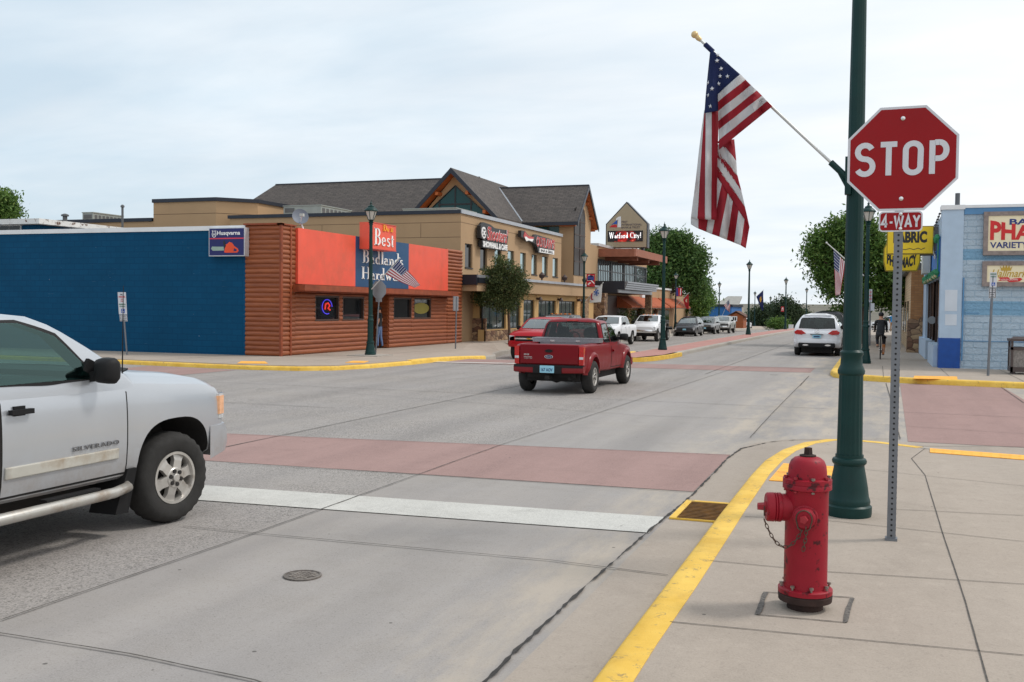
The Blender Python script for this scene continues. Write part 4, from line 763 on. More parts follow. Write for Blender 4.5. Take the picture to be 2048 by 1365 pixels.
# restaurant strip with awnings
rs_ = thing('restaurant', 'low tan storefront with white roof edge and rust orange awnings', 'restaurant', (-22, 100, gz(100))); ry0, ry1 = wy1+.1, 122
g = MB(); g.box(-30, ry0, -.5, BX, 101, 3.75); g.box(-30, 101, -.5, BX-.4, ry1, 3.55); g.build('wall', m_tan, rs_); g = MB(); g.box(-30, ry0-.1, 3.751, BX+.12, 101.1, 3.92); g.box(-30, 101.1, 3.551, BX-.28, ry1, 3.72); g.build('wall_cap', m_whitetrim, rs_)
q = MB(); [q.box(BX+.003, y, 0.1, BX+.04, y+2.4, 1.75) for y in (84, 87.5, 91, 94.5, 98)]; builds(q, 'window', m_glassd, rs_); q = MB(); [q.box(BX+.003, y, -.2, BX+.2, y+.7, 1.9) for y in (86.6, 93.6)]; builds(q, 'stone_pier', m_stone, rs_)
m_awn = M('rust_awning', S(164, 82, 46), 0.8, var=0.1, scale=4); ay = [byv(p_, -18.6) for p_ in (1228, 1253, 1283, 1318)]; ay = [78.5, 82.8, 87.3, 92.0, 93.2, 98.2, 103.5]; k_ = 0
for a, b_ in ((78.5, 83.3), (83.4, 88.6), (88.7, 94.2), (94.9, 100.0), (100.1, 105.4)):
    k_ += 1; aw = thing('awning', ['first rust orange awning next to the dark entrance porch', 'second rust orange awning counted from the entrance porch', 'third rust orange awning below the small white sign', 'fourth rust orange awning just behind the median lamp post', 'last rust orange awning, nearest the red banner'][k_-1], 'awning', (BX, a, 2.0), group='rust orange awnings')
    q = MB(); q.prism([(BX+.01, a, 2.95), (BX+.01, a, 1.95), (BX+1.3, a, 1.95), (BX+1.3, a, 2.12)], (0, b_-a, 0)); q.build('canvas', m_awn, aw); q = MB(); q.box(BX+1.302, a, 1.94, BX+1.33, b_, 1.99); q.build('bar', m_frame_b, aw)
sgn = thing('wall_sign', 'small white square sign above the awnings', 'sign', (BX, 87, 3)); ya_, yb_ = byv(1280.5), byv(1290); g = MB(); z0_ = atx(1285, 596, BX).z; z1_ = atx(1285, 582, BX).z; g.box(BX+.01, ya_, z0_, BX+.2, yb_, z1_); g.build('face', m_whitetrim, sgn); g = MB(); fit_text(g, 'Jio', fr_e(BX+.2, ya_+.5, z0_+.3), .8, .35, depth=.01); g.build('lettering', M('navy_ink', S(40, 60, 110), 0.5), sgn, fix=False)
# pylon sign with lit screen
SY = 77.0; P_ = lambda px, py: at(px, py, SY); py_ = thing('pylon_sign', 'house shaped tan bank sign with glowing red message screen', 'sign', (P_(1252, 497).x, SY, P_(1252, 497).z))
out = [P_(1213, 492), P_(1213, 448), P_(1254, 407), P_(1294, 448), P_(1293, 497), P_(1213, 492)][:5]; zb_ = P_(1250, 495).z; xl, xr = P_(1213, 470).x, P_(1293, 470).x; xm = P_(1253, 407).x; zs = P_(1253, 449).z; za = P_(1253, 407).z
prof = [(xl, zb_), (xr, zb_), (xr, zs), (xm, za), (xl, zs)]; g = MB(); g.prism([(x, SY, z) for x, z in prof], (0, 0.7, 0)); g.build('body', M('pylon_tan', S(168, 154, 128), 0.7, var=0.06), py_)
g = MB()
ccx, ccz = xm, (zb_+zs)/2; g.prism([(ccx+(x-ccx)*1.045, SY+.03, ccz+(z-ccz)*1.05) for x, z in prof], (0, .72, 0)); g.build('edge_trim', m_capd, py_); g = MB(); [g.box(x-.1, SY+.2, 6.4, x+.1, SY+.5, zb_) for x in (xl+.5, xr-.35)]; builds(g, 'post', m_capd, py_)
sc0, sc1 = P_(1215.5, 484), P_(1286, 461.5); mt, t, b = newmat('led_screen'); k = NB(t); nz = k.noise(k.map((0.9, 1, 1.6)), 1.3, 5, 0.7, 0.6); s3 = k.sep(k.map()); dx = k.math('ABSOLUTE', k.math('SUBTRACT', s3[0], (sc0.x+sc1.x)/2-py_.location.x-0.0 if False else (sc0.x+sc1.x)/2)); lf = k.math('SUBTRACT', k.rng(nz, 0.42, 0.68), k.rng(dx, 0.55, 1.25, 0, 1)); col_ = k.mix(k.rng(lf, 0.05, 0.55), (0.006, 0.004, 0.006), S(235, 30, 14)); col_ = k.mix(k.rng(lf, 0.6, 1.0), col_, S(255, 190, 150))
b.inputs['Base Color'].default_value = (0.01, 0.01, 0.01, 1); t.links.new(col_, b.inputs['Emission Color']); b.inputs['Emission Strength'].default_value = 0.7
g = MB(); g.box(sc0.x, SY-.05, sc0.z, sc1.x, SY-.002, sc1.z); scr = g.build('screen', mt, py_)
t_ = MB(); w_ = serif_text(t_, 'Watford City!', 1.0, Matrix.Identity(4)); fr = fr_s(sc0.x+.12, SY-.052, sc0.z+.27); q = MB(); q.add([fr @ Vector((x/w_*(sc1.x-sc0.x)*.92, y*.42, z*.5)) for x, y, z in t_.v], t_.f); q.build('lettering', EM('led_white', (0.9, 0.9, 0.9), 1.0), scr)
q = MB(); m_txt = M('sign_grey_text', S(84, 78, 84), 0.6)
for i, s_ in enumerate(('FIRST', 'INTERNATIONAL', 'BANK & TRUST')): p0 = P_(1243, 446.5+i*5.6); fit_text(q, s_, fr_s(p0.x, SY-.004, p0.z), (P_((1255, 1283.5, 1280.5)[i], 450).x-p0.x), 0.155, bold=.015, depth=.006)
q.build('lettering', m_txt, py_, fix=False)
def flat(name, pts, mt, d=0.0): q_ = MB(); q_.prism([tuple(P_(a, c)-Vector((0, .004+d, 0))) for a, c in pts], (0, -.012, 0)); return q_.build(name, mt, py_)
flat('emblem', [(1235, 455), (1236.5, 440), (1232, 441.5), (1232, 438), (1238, 433.5), (1242, 433.5), (1242, 455)], M('emblem_white', S(228, 230, 232), 0.5)); flat('emblem', [(1223, 450), (1233.5, 441), (1234.5, 441), (1234.5, 449), (1228, 448.6)], M('emblem_blue', S(30, 84, 170), 0.5)); flat('emblem', [(1218.5, 455), (1223.5, 451), (1229, 450), (1234, 450.5), (1234, 455.2)], M('emblem_red', S(200, 40, 44), 0.5))
# script signs on the facade
def esign(name, label, X, px0, px1, pz, build):
    Y0, Y1 = atx(px0, pz, X).y, atx(px1, pz, X).y; t_ = thing(name, label, 'sign', (X, Y0, 5)); build(t_, X, Y0, Y1-Y0); return t_
m_red_l = M('red_letters', S(190, 62, 60), 0.45, var=0.08)
def _sh(t_, X, Y0, W_):
    zt_ = atx(963, 447, X).z; zs_ = atx(966, 480, X).z; zc = atx(966, 494, X).z
    q = MB(); q.prism([(X-.22, Y0+W_*u, zs_+(zt_-zs_)*v) for u, v in ((0, .1), (.0, .85), (.1, 1.1), (.34, 1.05), (.5, .88), (.97, .92), (1.02, .5), (.98, 0), (.5, -.04), (.2, -.06))], (.2, 0, 0)); q.box(X-.22, Y0+W_*.06, zc-.03, X-.03, Y0+W_, zs_-.02); [q.box(BX+.01, Y0+W_*u, zs_-.3, X-.2, Y0+W_*u+.12, zs_-.15) for u in (.1, .9)]; q.build('backing', m_blk, t_)
    q = MB(); fit_text(q, "Shooters'", fr_e(X, Y0+W_*.2, zs_+.02), W_*.78, (zt_-zs_)*.9, bold=.045, depth=.02, shear=.12); q.build('lettering', m_wht, t_, fix=False)
    q = MB(); fit_text(q, "Shooters'", fr_e(X+.022, Y0+W_*.2, zs_+.02), W_*.78, (zt_-zs_)*.9, bold=.012, depth=.02, shear=.12); q.build('lettering', m_red_l, t_, fix=False)
    q = MB(); fit_text(q, 'SHOWHALL & CAFE', fr_e(X-.02, Y0+W_*.08, zc), W_*.9, zs_-zc-.05, bold=.04, depth=.03); q.build('lettering', m_wht, t_, fix=False)
    q = MB(); c_ = Vector((X, Y0+W_*.09, (zs_+zt_)/2-.05)); q.lathe([(.3, -.02), (.3, .03), (.001, .03)], c_, (1, 0, 0), 16); q.build('disc', m_wht, t_); q = MB(); [q.lathe([(.06, .03), (.06, .045), (.001, .045)], c_+Vector((0, .17*math.cos(i*1.047), .17*math.sin(i*1.047))), (1, 0, 0), 8) for i in range(6)]; q.build('dots', m_blk, t_)
esign('cafe_sign', 'red and white script sign with round disc on the tan facade', BX+.35, 962, 1016, 480, _sh)
def _ou(t_, X, Y0, W_):
    zt_ = atx(1082, 470, X).z; zb_ = atx(1082, 496, X).z
    q = MB(); q.prism([(X-.22, Y0+W_*u, zb_+(zt_-zb_)*v) for u, v in ((0, .55), (0, 1.0), (.1, 1.02), (.22, .72), (.36, .7), (.42, .95), (.6, .9), (1.0, .82), (1.02, .1), (.97, -.35), (.5, -.42), (.47, .0), (.36, .28), (.2, .3))], (.2, 0, 0)); q.build('backing', m_blk, t_)
    q = MB(); q.prism([(X-.018, Y0+W_*u, zb_+(zt_-zb_)*v) for u, v in ((.06, .6), (.09, .96), (.2, .7), (.36, .7), (.3, .38), (.2, .42), (.13, .3))], (.02, 0, 0)); q.build('hat', m_red_l, t_); q = MB(); q.prism([(X+.004, Y0+W_*u, zb_+(zt_-zb_)*v) for u, v in ((.08, .55), (.12, .62), (.2, .5), (.34, .55), (.3, .33), (.2, .38), (.13, .27))], (.015, 0, 0)); q.build('hat_band', m_wht, t_)
    q = MB(); fit_text(q, "OUTLAW'S", fr_e(X, Y0+W_*.42, zb_+.02), W_*.57, (zt_-zb_)*.8, bold=.05, depth=.02); q.build('lettering', m_wht, t_, fix=False); q = MB(); fit_text(q, "OUTLAW'S", fr_e(X+.022, Y0+W_*.42, zb_+.02), W_*.57, (zt_-zb_)*.8, bold=.015, depth=.02); q.build('lettering', m_red_l, t_, fix=False)
    q = MB(); h_ = (zt_-zb_)*.3; q.box(X-.02, Y0+W_*.52, zb_-h_*1.2, X+.03, Y0+W_*.98, zb_-h_*.15); pl_ = q.build('plate', m_wht, t_); q = MB(); fit_text(q, 'BAR & GRILL', fr_e(X+.032, Y0+W_*.55, zb_-h_), W_*.4, h_*.65, bold=.02, depth=.008); q.build('lettering', m_blk, pl_, fix=False)
esign('grill_sign', 'red hat shaped sign with tall letters and white plate, right of the script sign', BX+.35, 1043, 1109, 480, _ou)
# roof plant
m_hv = M('galvanised_unit', S(150, 158, 156), 0.5, 0.2, var=0.1); m_hv2 = M('unit_grille', S(96, 98, 100), 0.6, 0.2)
def hvac(label, px0, px1, px2, pyt, pyb, Y, dep):
    a, b_ = at(px0, pyb, Y), at(px1, pyt, Y); t_ = thing('rooftop_unit', label, 'air conditioner', (a.x, Y, 6.3), group='rooftop air conditioners'); q = MB(); q.box(a.x, Y, 6.3, b_.x, Y+dep, b_.z); q.build('cabinet', m_hv, t_); q = MB(); [q.box(b_.x+.002, Y+.15+i*(dep-.3)/7, 6.5, b_.x+.02, Y+.15+(i+.6)*(dep-.3)/7, b_.z-.12) for i in range(7)]; q.box(a.x+.1, Y-.02, b_.z-.35, a.x+.7, Y-.002, b_.z-.1); q.build('grille', m_hv2, t_); q = MB(); q.box(a.x-.03, Y-.04, b_.z, b_.x+.04, Y+dep+.04, b_.z+.05); q.build('lid', m_hv, t_)
hvac('long grey rooftop unit right behind the satellite dish', 567, 642, 670, 411.5, 432, 49, 3.4); hvac('slanted grey rooftop unit above the far blue wall on the left', 165, 186, 208, 426, 440, 49, 2.6); hvac('low pale rooftop unit in front of the large gable window', 806, 912, 912, 417, 424, 52, 3.0)
for nm, lab, px, py0, py1, r_ in (('vent_pipe', 'short capped vent pipe beside the slanted rooftop unit', 130, 430, 441, .12), ('vent_pipe', 'thin tall vent pipe left of the tan penthouse', 245, 412, 440, .06)):
    a, b_ = at(px, py1, 44), at(px, py0, 44); t_ = thing(nm, lab, 'vent', (a.x, 44, a.z)); q = MB(); q.lathe([(r_, -.8), (r_, b_.z-a.z-.1)], a, n=10); q.build('pipe', m_hv2, t_); q = MB(); q.lathe([(r_*.6, -.1), (r_*1.7, -.08), (r_*1.7, 0), (r_*.6, .06)], b_, n=10); q.build('cap', m_hv2, t_)

# ---- blue pharmacy on the right
def _bands(k, c, s3):
    z = s3[2]
    for z0, z1 in ((3.70, 4.05), (1.98, 2.42)):
        e = k.math('MULTIPLY', k.math('GREATER_THAN', z, z0-0.15), k.math('LESS_THAN', z, z1-0.15)); c = k.mix(k.math('MULTIPLY', e, 0.85), c, S(122, 168, 200))
    return k.mix(k.rng(k.noise(k.map(), 3, 6, 0.7), 0.6, 0.75, 0, 0.5), c, S(198, 214, 228))
m_ph = mat_blockwall('light_blue_block_wall', S(186, 204, 219), S(179, 198, 214), 0.52, 0.20, S(160, 186, 206), (1.0, 2.6), _bands)
m_phs = M('light_blue_render', S(176, 196, 216), 0.75, var=0.06, scale=3, bump=0.2, bscale=30); m_phd = M('mid_blue_paint', S(88, 138, 182), 0.6, var=0.08)
ph = thing('pharmacy_building', 'light blue painted block pharmacy on the far right corner', 'shop', (2, 34.7, 0.15)); PX, PY = 1.86, 34.67; PT = atx(1890, 404, PX).z-.02
g = MB(); g.box(PX+.62, PY, 0.15, 16, PY+.3, PT-.26); g.box(PX+.3, PY+.3, PT-.5, 16, 47, PT-.4); g.build('side_wall', m_ph, ph)
g = MB(); g.box(PX, PY-.04, 1.10, PX+.63, PY+.55, PT-.1); g.box(PX, PY+.55, 3.05, PX+.3, 47, PT-.25); g.box(PX, 44.5, 0.15, PX+.3, 47, 3.05); g.build('front_wall', m_phs, ph)
g = MB(); g.box(PX+.64, PY-.05, PT-.26, 16, PY+.3, PT-.06); g.build('parapet_band', m_phd, ph); g = MB(); g.box(PX-.03, PY-.09, PT-.1, PX+.66, PY+.6, PT+.04); g.box(PX+.66, PY-.08, PT-.06, 16, PY+.35, PT+.03); g.build('wall_cap', m_whitetrim, ph)
g = MB(); g.box(PX-.01, PY-.05, 0.15, PX+.62, PY+.5, 1.10); g.build('painted_base', M('royal_blue_paint', S(20, 74, 152), 0.65, var=0.12, scale=5, dirt=(S(200, 205, 210), 4, 0.66, 0.69)), ph)
g = MB(); g.box(PX+.12, PY-.045, 2.0, PX+.46, PY-.0402, 2.75) if False else g.box(PX+.14, PY-.047, 1.95, PX+.50, PY-.042, 2.62); g.box(PX+.16, PY-.047, 1.50, PX+.50, PY-.042, 1.85); builds(g, 'primer_patch', M('primer_white', S(204, 212, 222), 0.8, var=0.06), ph)
g = MB(); g.box(PX-.14, PY+.52, 0.15, PX+.3, 38.8, 0.85); g.box(PX-.14, 40.6, 0.15, PX+.3, 47, 0.85); builds(g, 'stall_riser', m_phs, ph); g = MB(); g.box(PX+.12, PY+.56, 0.85, PX+.2, 38.8, 3.04); g.box(PX+.12, 40.6, 0.85, PX+.2, 44.5, 3.04); sw_ = builds(g, 'shop_window', m_glassd, ph)[0]
g = MB(); [g.box(PX+.08, y, 0.85, PX+.22, y+.08, 3.04) for y in (PY+.6, 36.6, 38.7, 40.6, 42.5, 44.4)]; builds(g, 'window_post', m_frame_b, ph); g = MB(); g.box(PX+1.0, 38.8, 0.16, PX+1.06, 40.6, 3.0); g.build('door', m_int, ph)
z0_, z1_ = 3.06, 4.32; g = MB(); g.box(PX-.06, 35.0, z0_, PX-.003, 44.4, z1_); mur = g.build('mural_panel', M('mural_blue', S(52, 120, 196), 0.6, var=0.2, scale=1.0), ph); g = MB(); m_gr = M('mural_green', S(40, 126, 84), 0.7, var=0.3, scale=5); g.box(PX-.09, 34.95, z1_-.12, PX-.062, 44.45, z1_+.06); g.box(PX-.09, 34.95, z0_-.04, PX-.062, 44.45, z0_+.16); g.box(PX-.09, 34.95, z0_+.16, PX-.062, 35.1, z1_-.12)
for i in range(40): y = 35+i*.235; g.sphere((PX-.1, y, z0_+.1+.08*math.sin(i*2.3)), .09, 6, 4); g.sphere((PX-.1, y, z1_-.04+.06*math.sin(i*1.7)), .08, 6, 4)
g.cur = 1; [g.sphere((PX-.12, 35.2+i*.46, z0_+.02+.03*math.sin(i*5)), .06, 6, 4) for i in range(20)]; g.build('leaf_border', [m_gr, M('shell_tan', S(206, 186, 150), 0.7)], mur)
g = MB(); g.box(PX-.35, 39.2, 3.3, PX-.1, 40.6, 4.3); g.build('lantern_box', M('lantern_grey', S(196, 200, 196), 0.5), ph); g = MB(); g.prism([(PX-.1, 36.0, 3.75), (PX-.1, 36.6, 3.98), (PX-.1, 37.3, 3.96), (PX-.1, 36.7, 3.84), (PX-.1, 36.1, 3.66)], (-.03, 0, 0)); g.build('bird_cutout', m_whitetrim, mur)
g = MB(); [g.lathe([(.14, 0), (.14, .02), (.001, .02)], (PX+.0, 39.4, 1.62), (0, -1, 0), 14)]; g.build('door_disc', M('disc_grey', S(150, 156, 162), 0.4), ph); g = MB(); g.box(PX+.1, 39.0, 0.152, PX+.7, 40.4, 0.17); g.build('door_mat', M('red_mat', S(150, 60, 54), 0.9), ph)
g = MB(); pr = [(PX-.03, PY+.6+i*.31, PT-.16-.02*i+.035*(i % 2)) for i in range(39)]; g.tube(pr, .012, 5); [g.sphere(p_, .035, 6, 4) for p_ in pr]; g.tube([(p_[0]-.02, p_[1], p_[2]-.06-.03*math.sin(i)) for i, p_ in enumerate(pr)], .014, 5); g.build('string_lights', M('dark_wire', S(60, 62, 60), 0.7), ph)
q = at(1915, 404, 36.5); g = MB(); g.lathe([(.075, -.4), (.075, q.z-PT+.28)], (q.x, 36.5, PT), n=10); g.build('roof_pipe', m_hv2, ph)
g = MB(); g.tube([(PX+.67, PY-.05, 3.0), (PX+.67, PY-.05, 0.4)], .022, 6); g.tube([(PX+.72, PY-.03, 1.9), (PX+1.15, PY-.03, 1.88)], .008, 5); g.tube([(PX+.68, PY-.03, 1.02), (6, PY-.03, 1.02)], .010, 5); g.build('conduit', m_phd, ph)
# signs on the light blue wall
m_cream = M('cream_face', S(238, 226, 192), 0.45, var=0.04); m_wood = M('weathered_wood', S(140, 128, 124), 0.85, var=0.25, scale=9)
def wallsign(name, label, x0, x1, z0, z1):
    t_ = thing(name, label, 'sign', (x0, PY, z0)); q_ = MB(); w_ = .13
    for bb in ((x0, x1, z0, z0+w_), (x0, x1, z1-w_, z1), (x0, x0+w_, z0+w_, z1-w_), (x1-w_, x1, z0+w_, z1-w_)): q_.box(bb[0], PY-.16, bb[2], bb[1], PY-.005, bb[3])
    q_.build('frame', m_wood, t_); q_ = MB(); q_.box(x0+w_, PY-.13, z0+w_, x1-w_, PY-.02, z1-w_); q_.build('face', m_cream, t_); return t_
PQ = lambda px, py: at(px, py, PY-.14); a, b_ = PQ(1966, 511), PQ(1970, 424); ws = wallsign('pharmacy_sign', 'large cream wall sign with red letters in a weathered wood frame', a.x, a.x+4.3, a.z, b_.z)
FY = PY-.131; fx = lambda px, py: (at(px, py, FY).x, at(px, py, FY).z)
navy = M('navy_letters', S(34, 52, 120), 0.5); redp = M('red_sign_letters', S(206, 36, 38), 0.5)
q = MB(); x_, z_ = fx(2019, 450); fit_text(q, 'BARRETT', fr_s(x_, FY, z_), 1.75, .18, bold=.025, depth=.008); x_, z_ = fx(1980, 497); fit_text(q, 'VARIETY & GIFTS', fr_s(x_, FY, z_), 2.05, .19, bold=.02, depth=.008); q.build('lettering', navy, ws, fix=False)
x_, z_ = fx(1980, 481); q = MB(); t_ = MB(); text_into(t_, 'PHARMACY', 1.0, Matrix.Identity(4), bold=.04, depth=.01); X0, X1, Y0, Y1 = min(v[0] for v in t_.v), max(v[0] for v in t_.v), min(v[1] for v in t_.v), max(v[1] for v in t_.v)
q.add([fr_s(x_, FY, z_) @ Vector(((v[0]-X0)/(X1-X0)*3.2, (v[1]-Y0)/(Y1-Y0)*(.62-.30*min(1, (v[0]-X0)/(X1-X0)*1.9)), v[2])) for v in t_.v], t_.f); q.build('lettering', redp, ws, fix=False)
a, b_ = PQ(1964, 573), PQ(1968, 523); ws = wallsign('card_shop_sign', 'smaller cream wall sign with gold script and crown in wood frame', a.x, a.x+2.6, a.z, b_.z)
gold = M('gold_letters', S(190, 156, 60), 0.4, 0.3); q = MB(); x_, z_ = fx(1982, 555); fit_text(q, 'Hallmark', fr_s(x_, FY, z_), 1.02, .24, bold=.008, depth=.008, shear=.35); q.build('lettering', gold, ws, fix=False)
q = MB(); x_, z_ = fx(1999, 542); q.prism([(x_+u*.3, FY, z_+v*.2) for u, v in ((.15, 0), (.05, .7), (.25, .35), (.35, .9), (.5, .4), (.62, 1.0), (.74, .4), (.9, .9), (.98, .35), (1.2, .7), (1.05, 0))], (0, -.01, 0)); q.build('crown', gold, ws)
q = MB(); x_, z_ = fx(1996, 562); q.prism([(x_+u, FY, z_+v) for u, v in ((0, 0), (.08, .05), (0, .1), (.28, .11), (.34, .06), (.62, .09), (.68, .05), (.6, -.02), (.32, -.05), (.26, 0))], (0, -.01, 0)); rb_ = q.build('red_ribbon', redp, ws); q = MB(); fit_text(q, 'GOLD CROWN', fr_s(x_+.09, FY-.011, z_+.01), .46, .05, depth=.004); q.build('lettering', m_wht, rb_, fix=False)
# hanging signs over the pavement
def hang(name, label, Y, pl, pr_, pt_, pb_, shape, fill):
    a, b_ = at(pl, pb_, Y), at(pr_, pt_, Y); t_ = thing(name, label, 'sign', (b_.x, Y, a.z)); return t_, a, b_
yel = M('yellow_sign_face', S(240, 204, 26), 0.4, var=0.06); yeld = M('yellow_sign_edge', S(150, 130, 30), 0.5)
t_, a, b_ = hang('fabric_sign', 'rectangular yellow box sign behind the four way plate', 36.2, 1773, 1868, 452, 509, 0, 0); Y = 36.2; g = MB(); g.box(a.x, Y, a.z, b_.x, Y+.3, b_.z); g.build('box', yeld, t_); g = MB(); g.box(a.x+.03, Y-.015, a.z+.03, b_.x-.03, Y-.002, b_.z-.03); g.build('face', yel, t_)
q = MB(); W_ = b_.x-a.x; H_ = b_.z-a.z; fit_text(q, 'FABRIC', fr_s(a.x+.14*W_, Y-.016, a.z+.40*H_), .72*W_, .42*H_, bold=.05, depth=.006); fit_text(q, 'sew & so shop', fr_s(a.x+.2*W_, Y-.016, a.z+.16*H_), .6*W_, .10*H_, depth=.006) if False else stroke_into(q, [(.18*W_, .15*H_), (.3*W_, .19*H_), (.4*W_, .16*H_), (.5*W_, .2*H_), (.58*W_, .16*H_), (.68*W_, .21*H_), (.74*W_, .16*H_), (.82*W_, .22*H_)], .02, fr_s(a.x, Y-.016, a.z), .005); q.build('lettering', m_blk, t_, fix=False)
g = MB(); g.tube([(b_.x, Y+.15, b_.z+.02), (PX+.05, Y+.15, b_.z+.02)], .02, 6); g.tube([(b_.x-.4, Y+.15, a.z-.03), (PX+.05, Y+.15, a.z-.03)], .025, 6); g.box(b_.x+.02, Y+.05, a.z+.1, b_.x+.14, Y+.25, b_.z-.02); g.build('bracket', m_hv2, t_)
Y = 45.0; t_, a, b_ = hang('hanging_pharmacy_sign', 'shield shaped yellow sign hanging lower behind the rectangular yellow sign', Y, 1766, 1842, 478, 543, 0, 0); W_ = b_.x-a.x; H_ = b_.z-a.z
sh_ = [(.06, 0), (.92, 0), (1, .28), (1, .62), (.93, 1), (.12, 1), (.0, .7), (0, .3)]; g = MB(); g.prism([(a.x+u*W_, Y, a.z+v*H_) for u, v in sh_], (0, .3, 0)); g.build('box', yeld, t_); g = MB(); g.prism([(a.x+(.03+u*.94)*W_, Y-.002, a.z+(.03+v*.94)*H_) for u, v in sh_], (0, -.012, 0)); g.build('face', yel, t_)
q = MB(); tt = MB(); text_into(tt, 'PHARMACY', 1.0, Matrix.Identity(4), bold=.05, depth=.01); X0, X1 = min(v[0] for v in tt.v), max(v[0] for v in tt.v); q.add([fr_s(a.x+.1*W_, Y-.014, a.z) @ Vector(((v[0]-X0)/(X1-X0)*.8*W_, (.12+.14*(2*(v[0]-X0)/(X1-X0)-1)**2)*H_+v[1]*.42*H_, v[2])) for v in tt.v], tt.f); q.build('lettering', m_blk, t_, fix=False)
q = MB(); fit_text(q, 'Rx', fr_s(a.x+.34*W_, Y-.014, a.z+.52*H_), .34*W_, .34*H_, bold=.04, depth=.006, shear=.2); q.build('lettering', M('orange_red_letters', S(214, 84, 34), 0.5), t_, fix=False)
g = MB(); g.tube([(b_.x, Y+.15, b_.z-.1), (PX+.05, Y+.15, b_.z-.1)], .03, 6); g.tube([(b_.x, Y+.15, a.z+.1), (PX+.05, Y+.15, a.z+.1)], .03, 6); g.build('bracket', m_hv2, t_)
# brick buildings farther along the right pavement
br = thing('brick_building', 'yellow brick shopfront with rough stone corner beside the blue pharmacy', 'shop', (1.4, 47, 0.15)); BX2 = 1.36; hz = at(1830, 540, 47).z
g = MB(); g.box(BX2, 47.02, 0.1, BX2+.6, 47.3, hz); g.build('brick_return', mat_brick('tan_brick', S(176, 128, 84), S(160, 112, 72), S(140, 108, 78), 'x'), br); g = MB(); g.box(BX2, 47.3, 0.1, 12, 63, hz); g.build('wall', mat_brick('pale_brick', S(224, 196, 158), S(210, 180, 140), S(170, 146, 118), 'y', 0.3, 0.12), br)
g = MB(); g.prism([(BX2-.12, 46.95, 0.1), (BX2+.58, 46.95, 0.1), (BX2+.58, 46.95, 1.9), (BX2+.3, 46.95, 1.55), (BX2-.0, 46.95, 1.62), (BX2-.1, 46.95, 1.5)], (0, 1.4, 0)); g.build('stone_corner', mat_stone('red_rubble'), br); g = MB(); [g.box(BX2-.03, y, .9, BX2-.002, y+1.2, 2.4) for y in (50, 54, 58)]; builds(g, 'window', m_glassd, br); g = MB(); g.box(BX2-.2, 47.1, hz, 12, 63, hz+.3); g.build('roof_edge', m_hv2, br)
br2 = thing('grey_storefront', 'dull grey storefront wall beyond the yellow brick shop', 'shop', (1.3, 70, 0)); g = MB(); g.box(BX2, 63.1, -.2, 12, 84, 3.6); g.build('wall', M('grey_render', S(126, 120, 114), 0.8), br2); g = MB(); [g.box(BX2-.03, y, .7, BX2-.002, y+2, 2.4) for y in (65, 69, 73, 77)]; builds(g, 'window', m_glassd, br2); g = MB(); g.box(BX2-.3, 63.1, 3.6, 12, 84, 3.9); g.build('roof_edge', m_capd, br2)
# ---- far end of the street
fb = thing('far_blue_building', 'far blue building with dark roof beyond the round tree', 'building', (-28, 150, gz(150))); a, b_ = at(1405, 632, 150), at(1463, 614, 150); g = MB(); g.box(a.x, 150, -3, b_.x, 162, b_.z); g.build('wall', M('far_blue', S(30, 96, 158), 0.7), fb); g = MB(); g.box(a.x-.3, 149.7, b_.z, b_.x+.2, 162, b_.z+.35); g.build('roof_edge', m_capd, fb)
a, b_ = at(1425, 612, 190), at(1476, 592, 190); fg = thing('grey_roofed_hall', 'grey metal roofed hall far behind the blue building', 'building', (a.x, 190, gz(190))); g = MB(); g.prism([(a.x, 190, a.z), (b_.x, 190, a.z), (b_.x, 196, b_.z), (a.x+2, 196, b_.z)], (0, 0, -.3)); g.build('roof', M('grey_metal_roof', S(150, 148, 142), 0.6), fg); g = MB(); g.box(a.x+.5, 190.3, -6, b_.x-.3, 202, a.z-.32); g.build('wall', M('far_beige', S(150, 144, 132), 0.8), fg)
p0 = gp(1472, 653, gz(128)); YS = 128.0; a, b_ = at(1457, 652, YS), at(1487, 633, YS); zr_ = at(1471, 624, YS).z; sh = thing('wooden_shed', 'small brown timber shed with white window at the street end', 'shed', ((a.x+b_.x)/2, YS, gz(YS))); g = MB(); zg = gz(YS); xm = (a.x+b_.x)/2; g.prism([(a.x, YS, zg), (b_.x, YS, zg), (b_.x, YS, b_.z), (xm, YS, zr_-.12), (a.x, YS, b_.z)], (0, 3.2, 0)); g.build('wall', M('shed_brown', S(150, 84, 48), 0.8, var=0.15), sh); g = MB(); g.prism([(a.x-.3, YS-.2, b_.z-.12), (xm, YS-.2, zr_), (b_.x+.3, YS-.2, b_.z-.12), (b_.x+.3, YS-.2, b_.z-.02), (xm, YS-.2, zr_+.12), (a.x-.3, YS-.2, b_.z-.02)], (0, 3.6, 0)); g.build('roof', M('shed_roof', S(92, 62, 50), 0.9), sh)
c_, d_ = at(1463.5, 643, YS), at(1474.5, 633, YS); g = MB(); g.box(c_.x, YS-.06, c_.z, d_.x, YS-.003, d_.z); wf = g.build('window', m_whitetrim, sh); g = MB(); hx = (c_.x+d_.x)/2; g.box(c_.x+.12, YS-.08, c_.z+.12, hx-.05, YS-.06, d_.z-.12); g.box(hx+.05, YS-.08, c_.z+.12, d_.x-.12, YS-.06, d_.z-.12); builds(g, 'pane', m_glassd, wf)
a, b_ = at(1464, 621, 165), at(1481, 611.5, 165); ms = thing('marquee_sign', 'white letter board sign behind the timber shed', 'sign', (a.x, 165, a.z)); g = MB(); g.box(a.x, 165, a.z, b_.x, 165.3, b_.z); g.build('board', m_whitetrim, ms); g = MB(); [g.box(x-.1, 165.1, -3, x+.1, 165.3, a.z) for x in (a.x+.3, b_.x-.3)]; builds(g, 'post', m_hv2, ms)
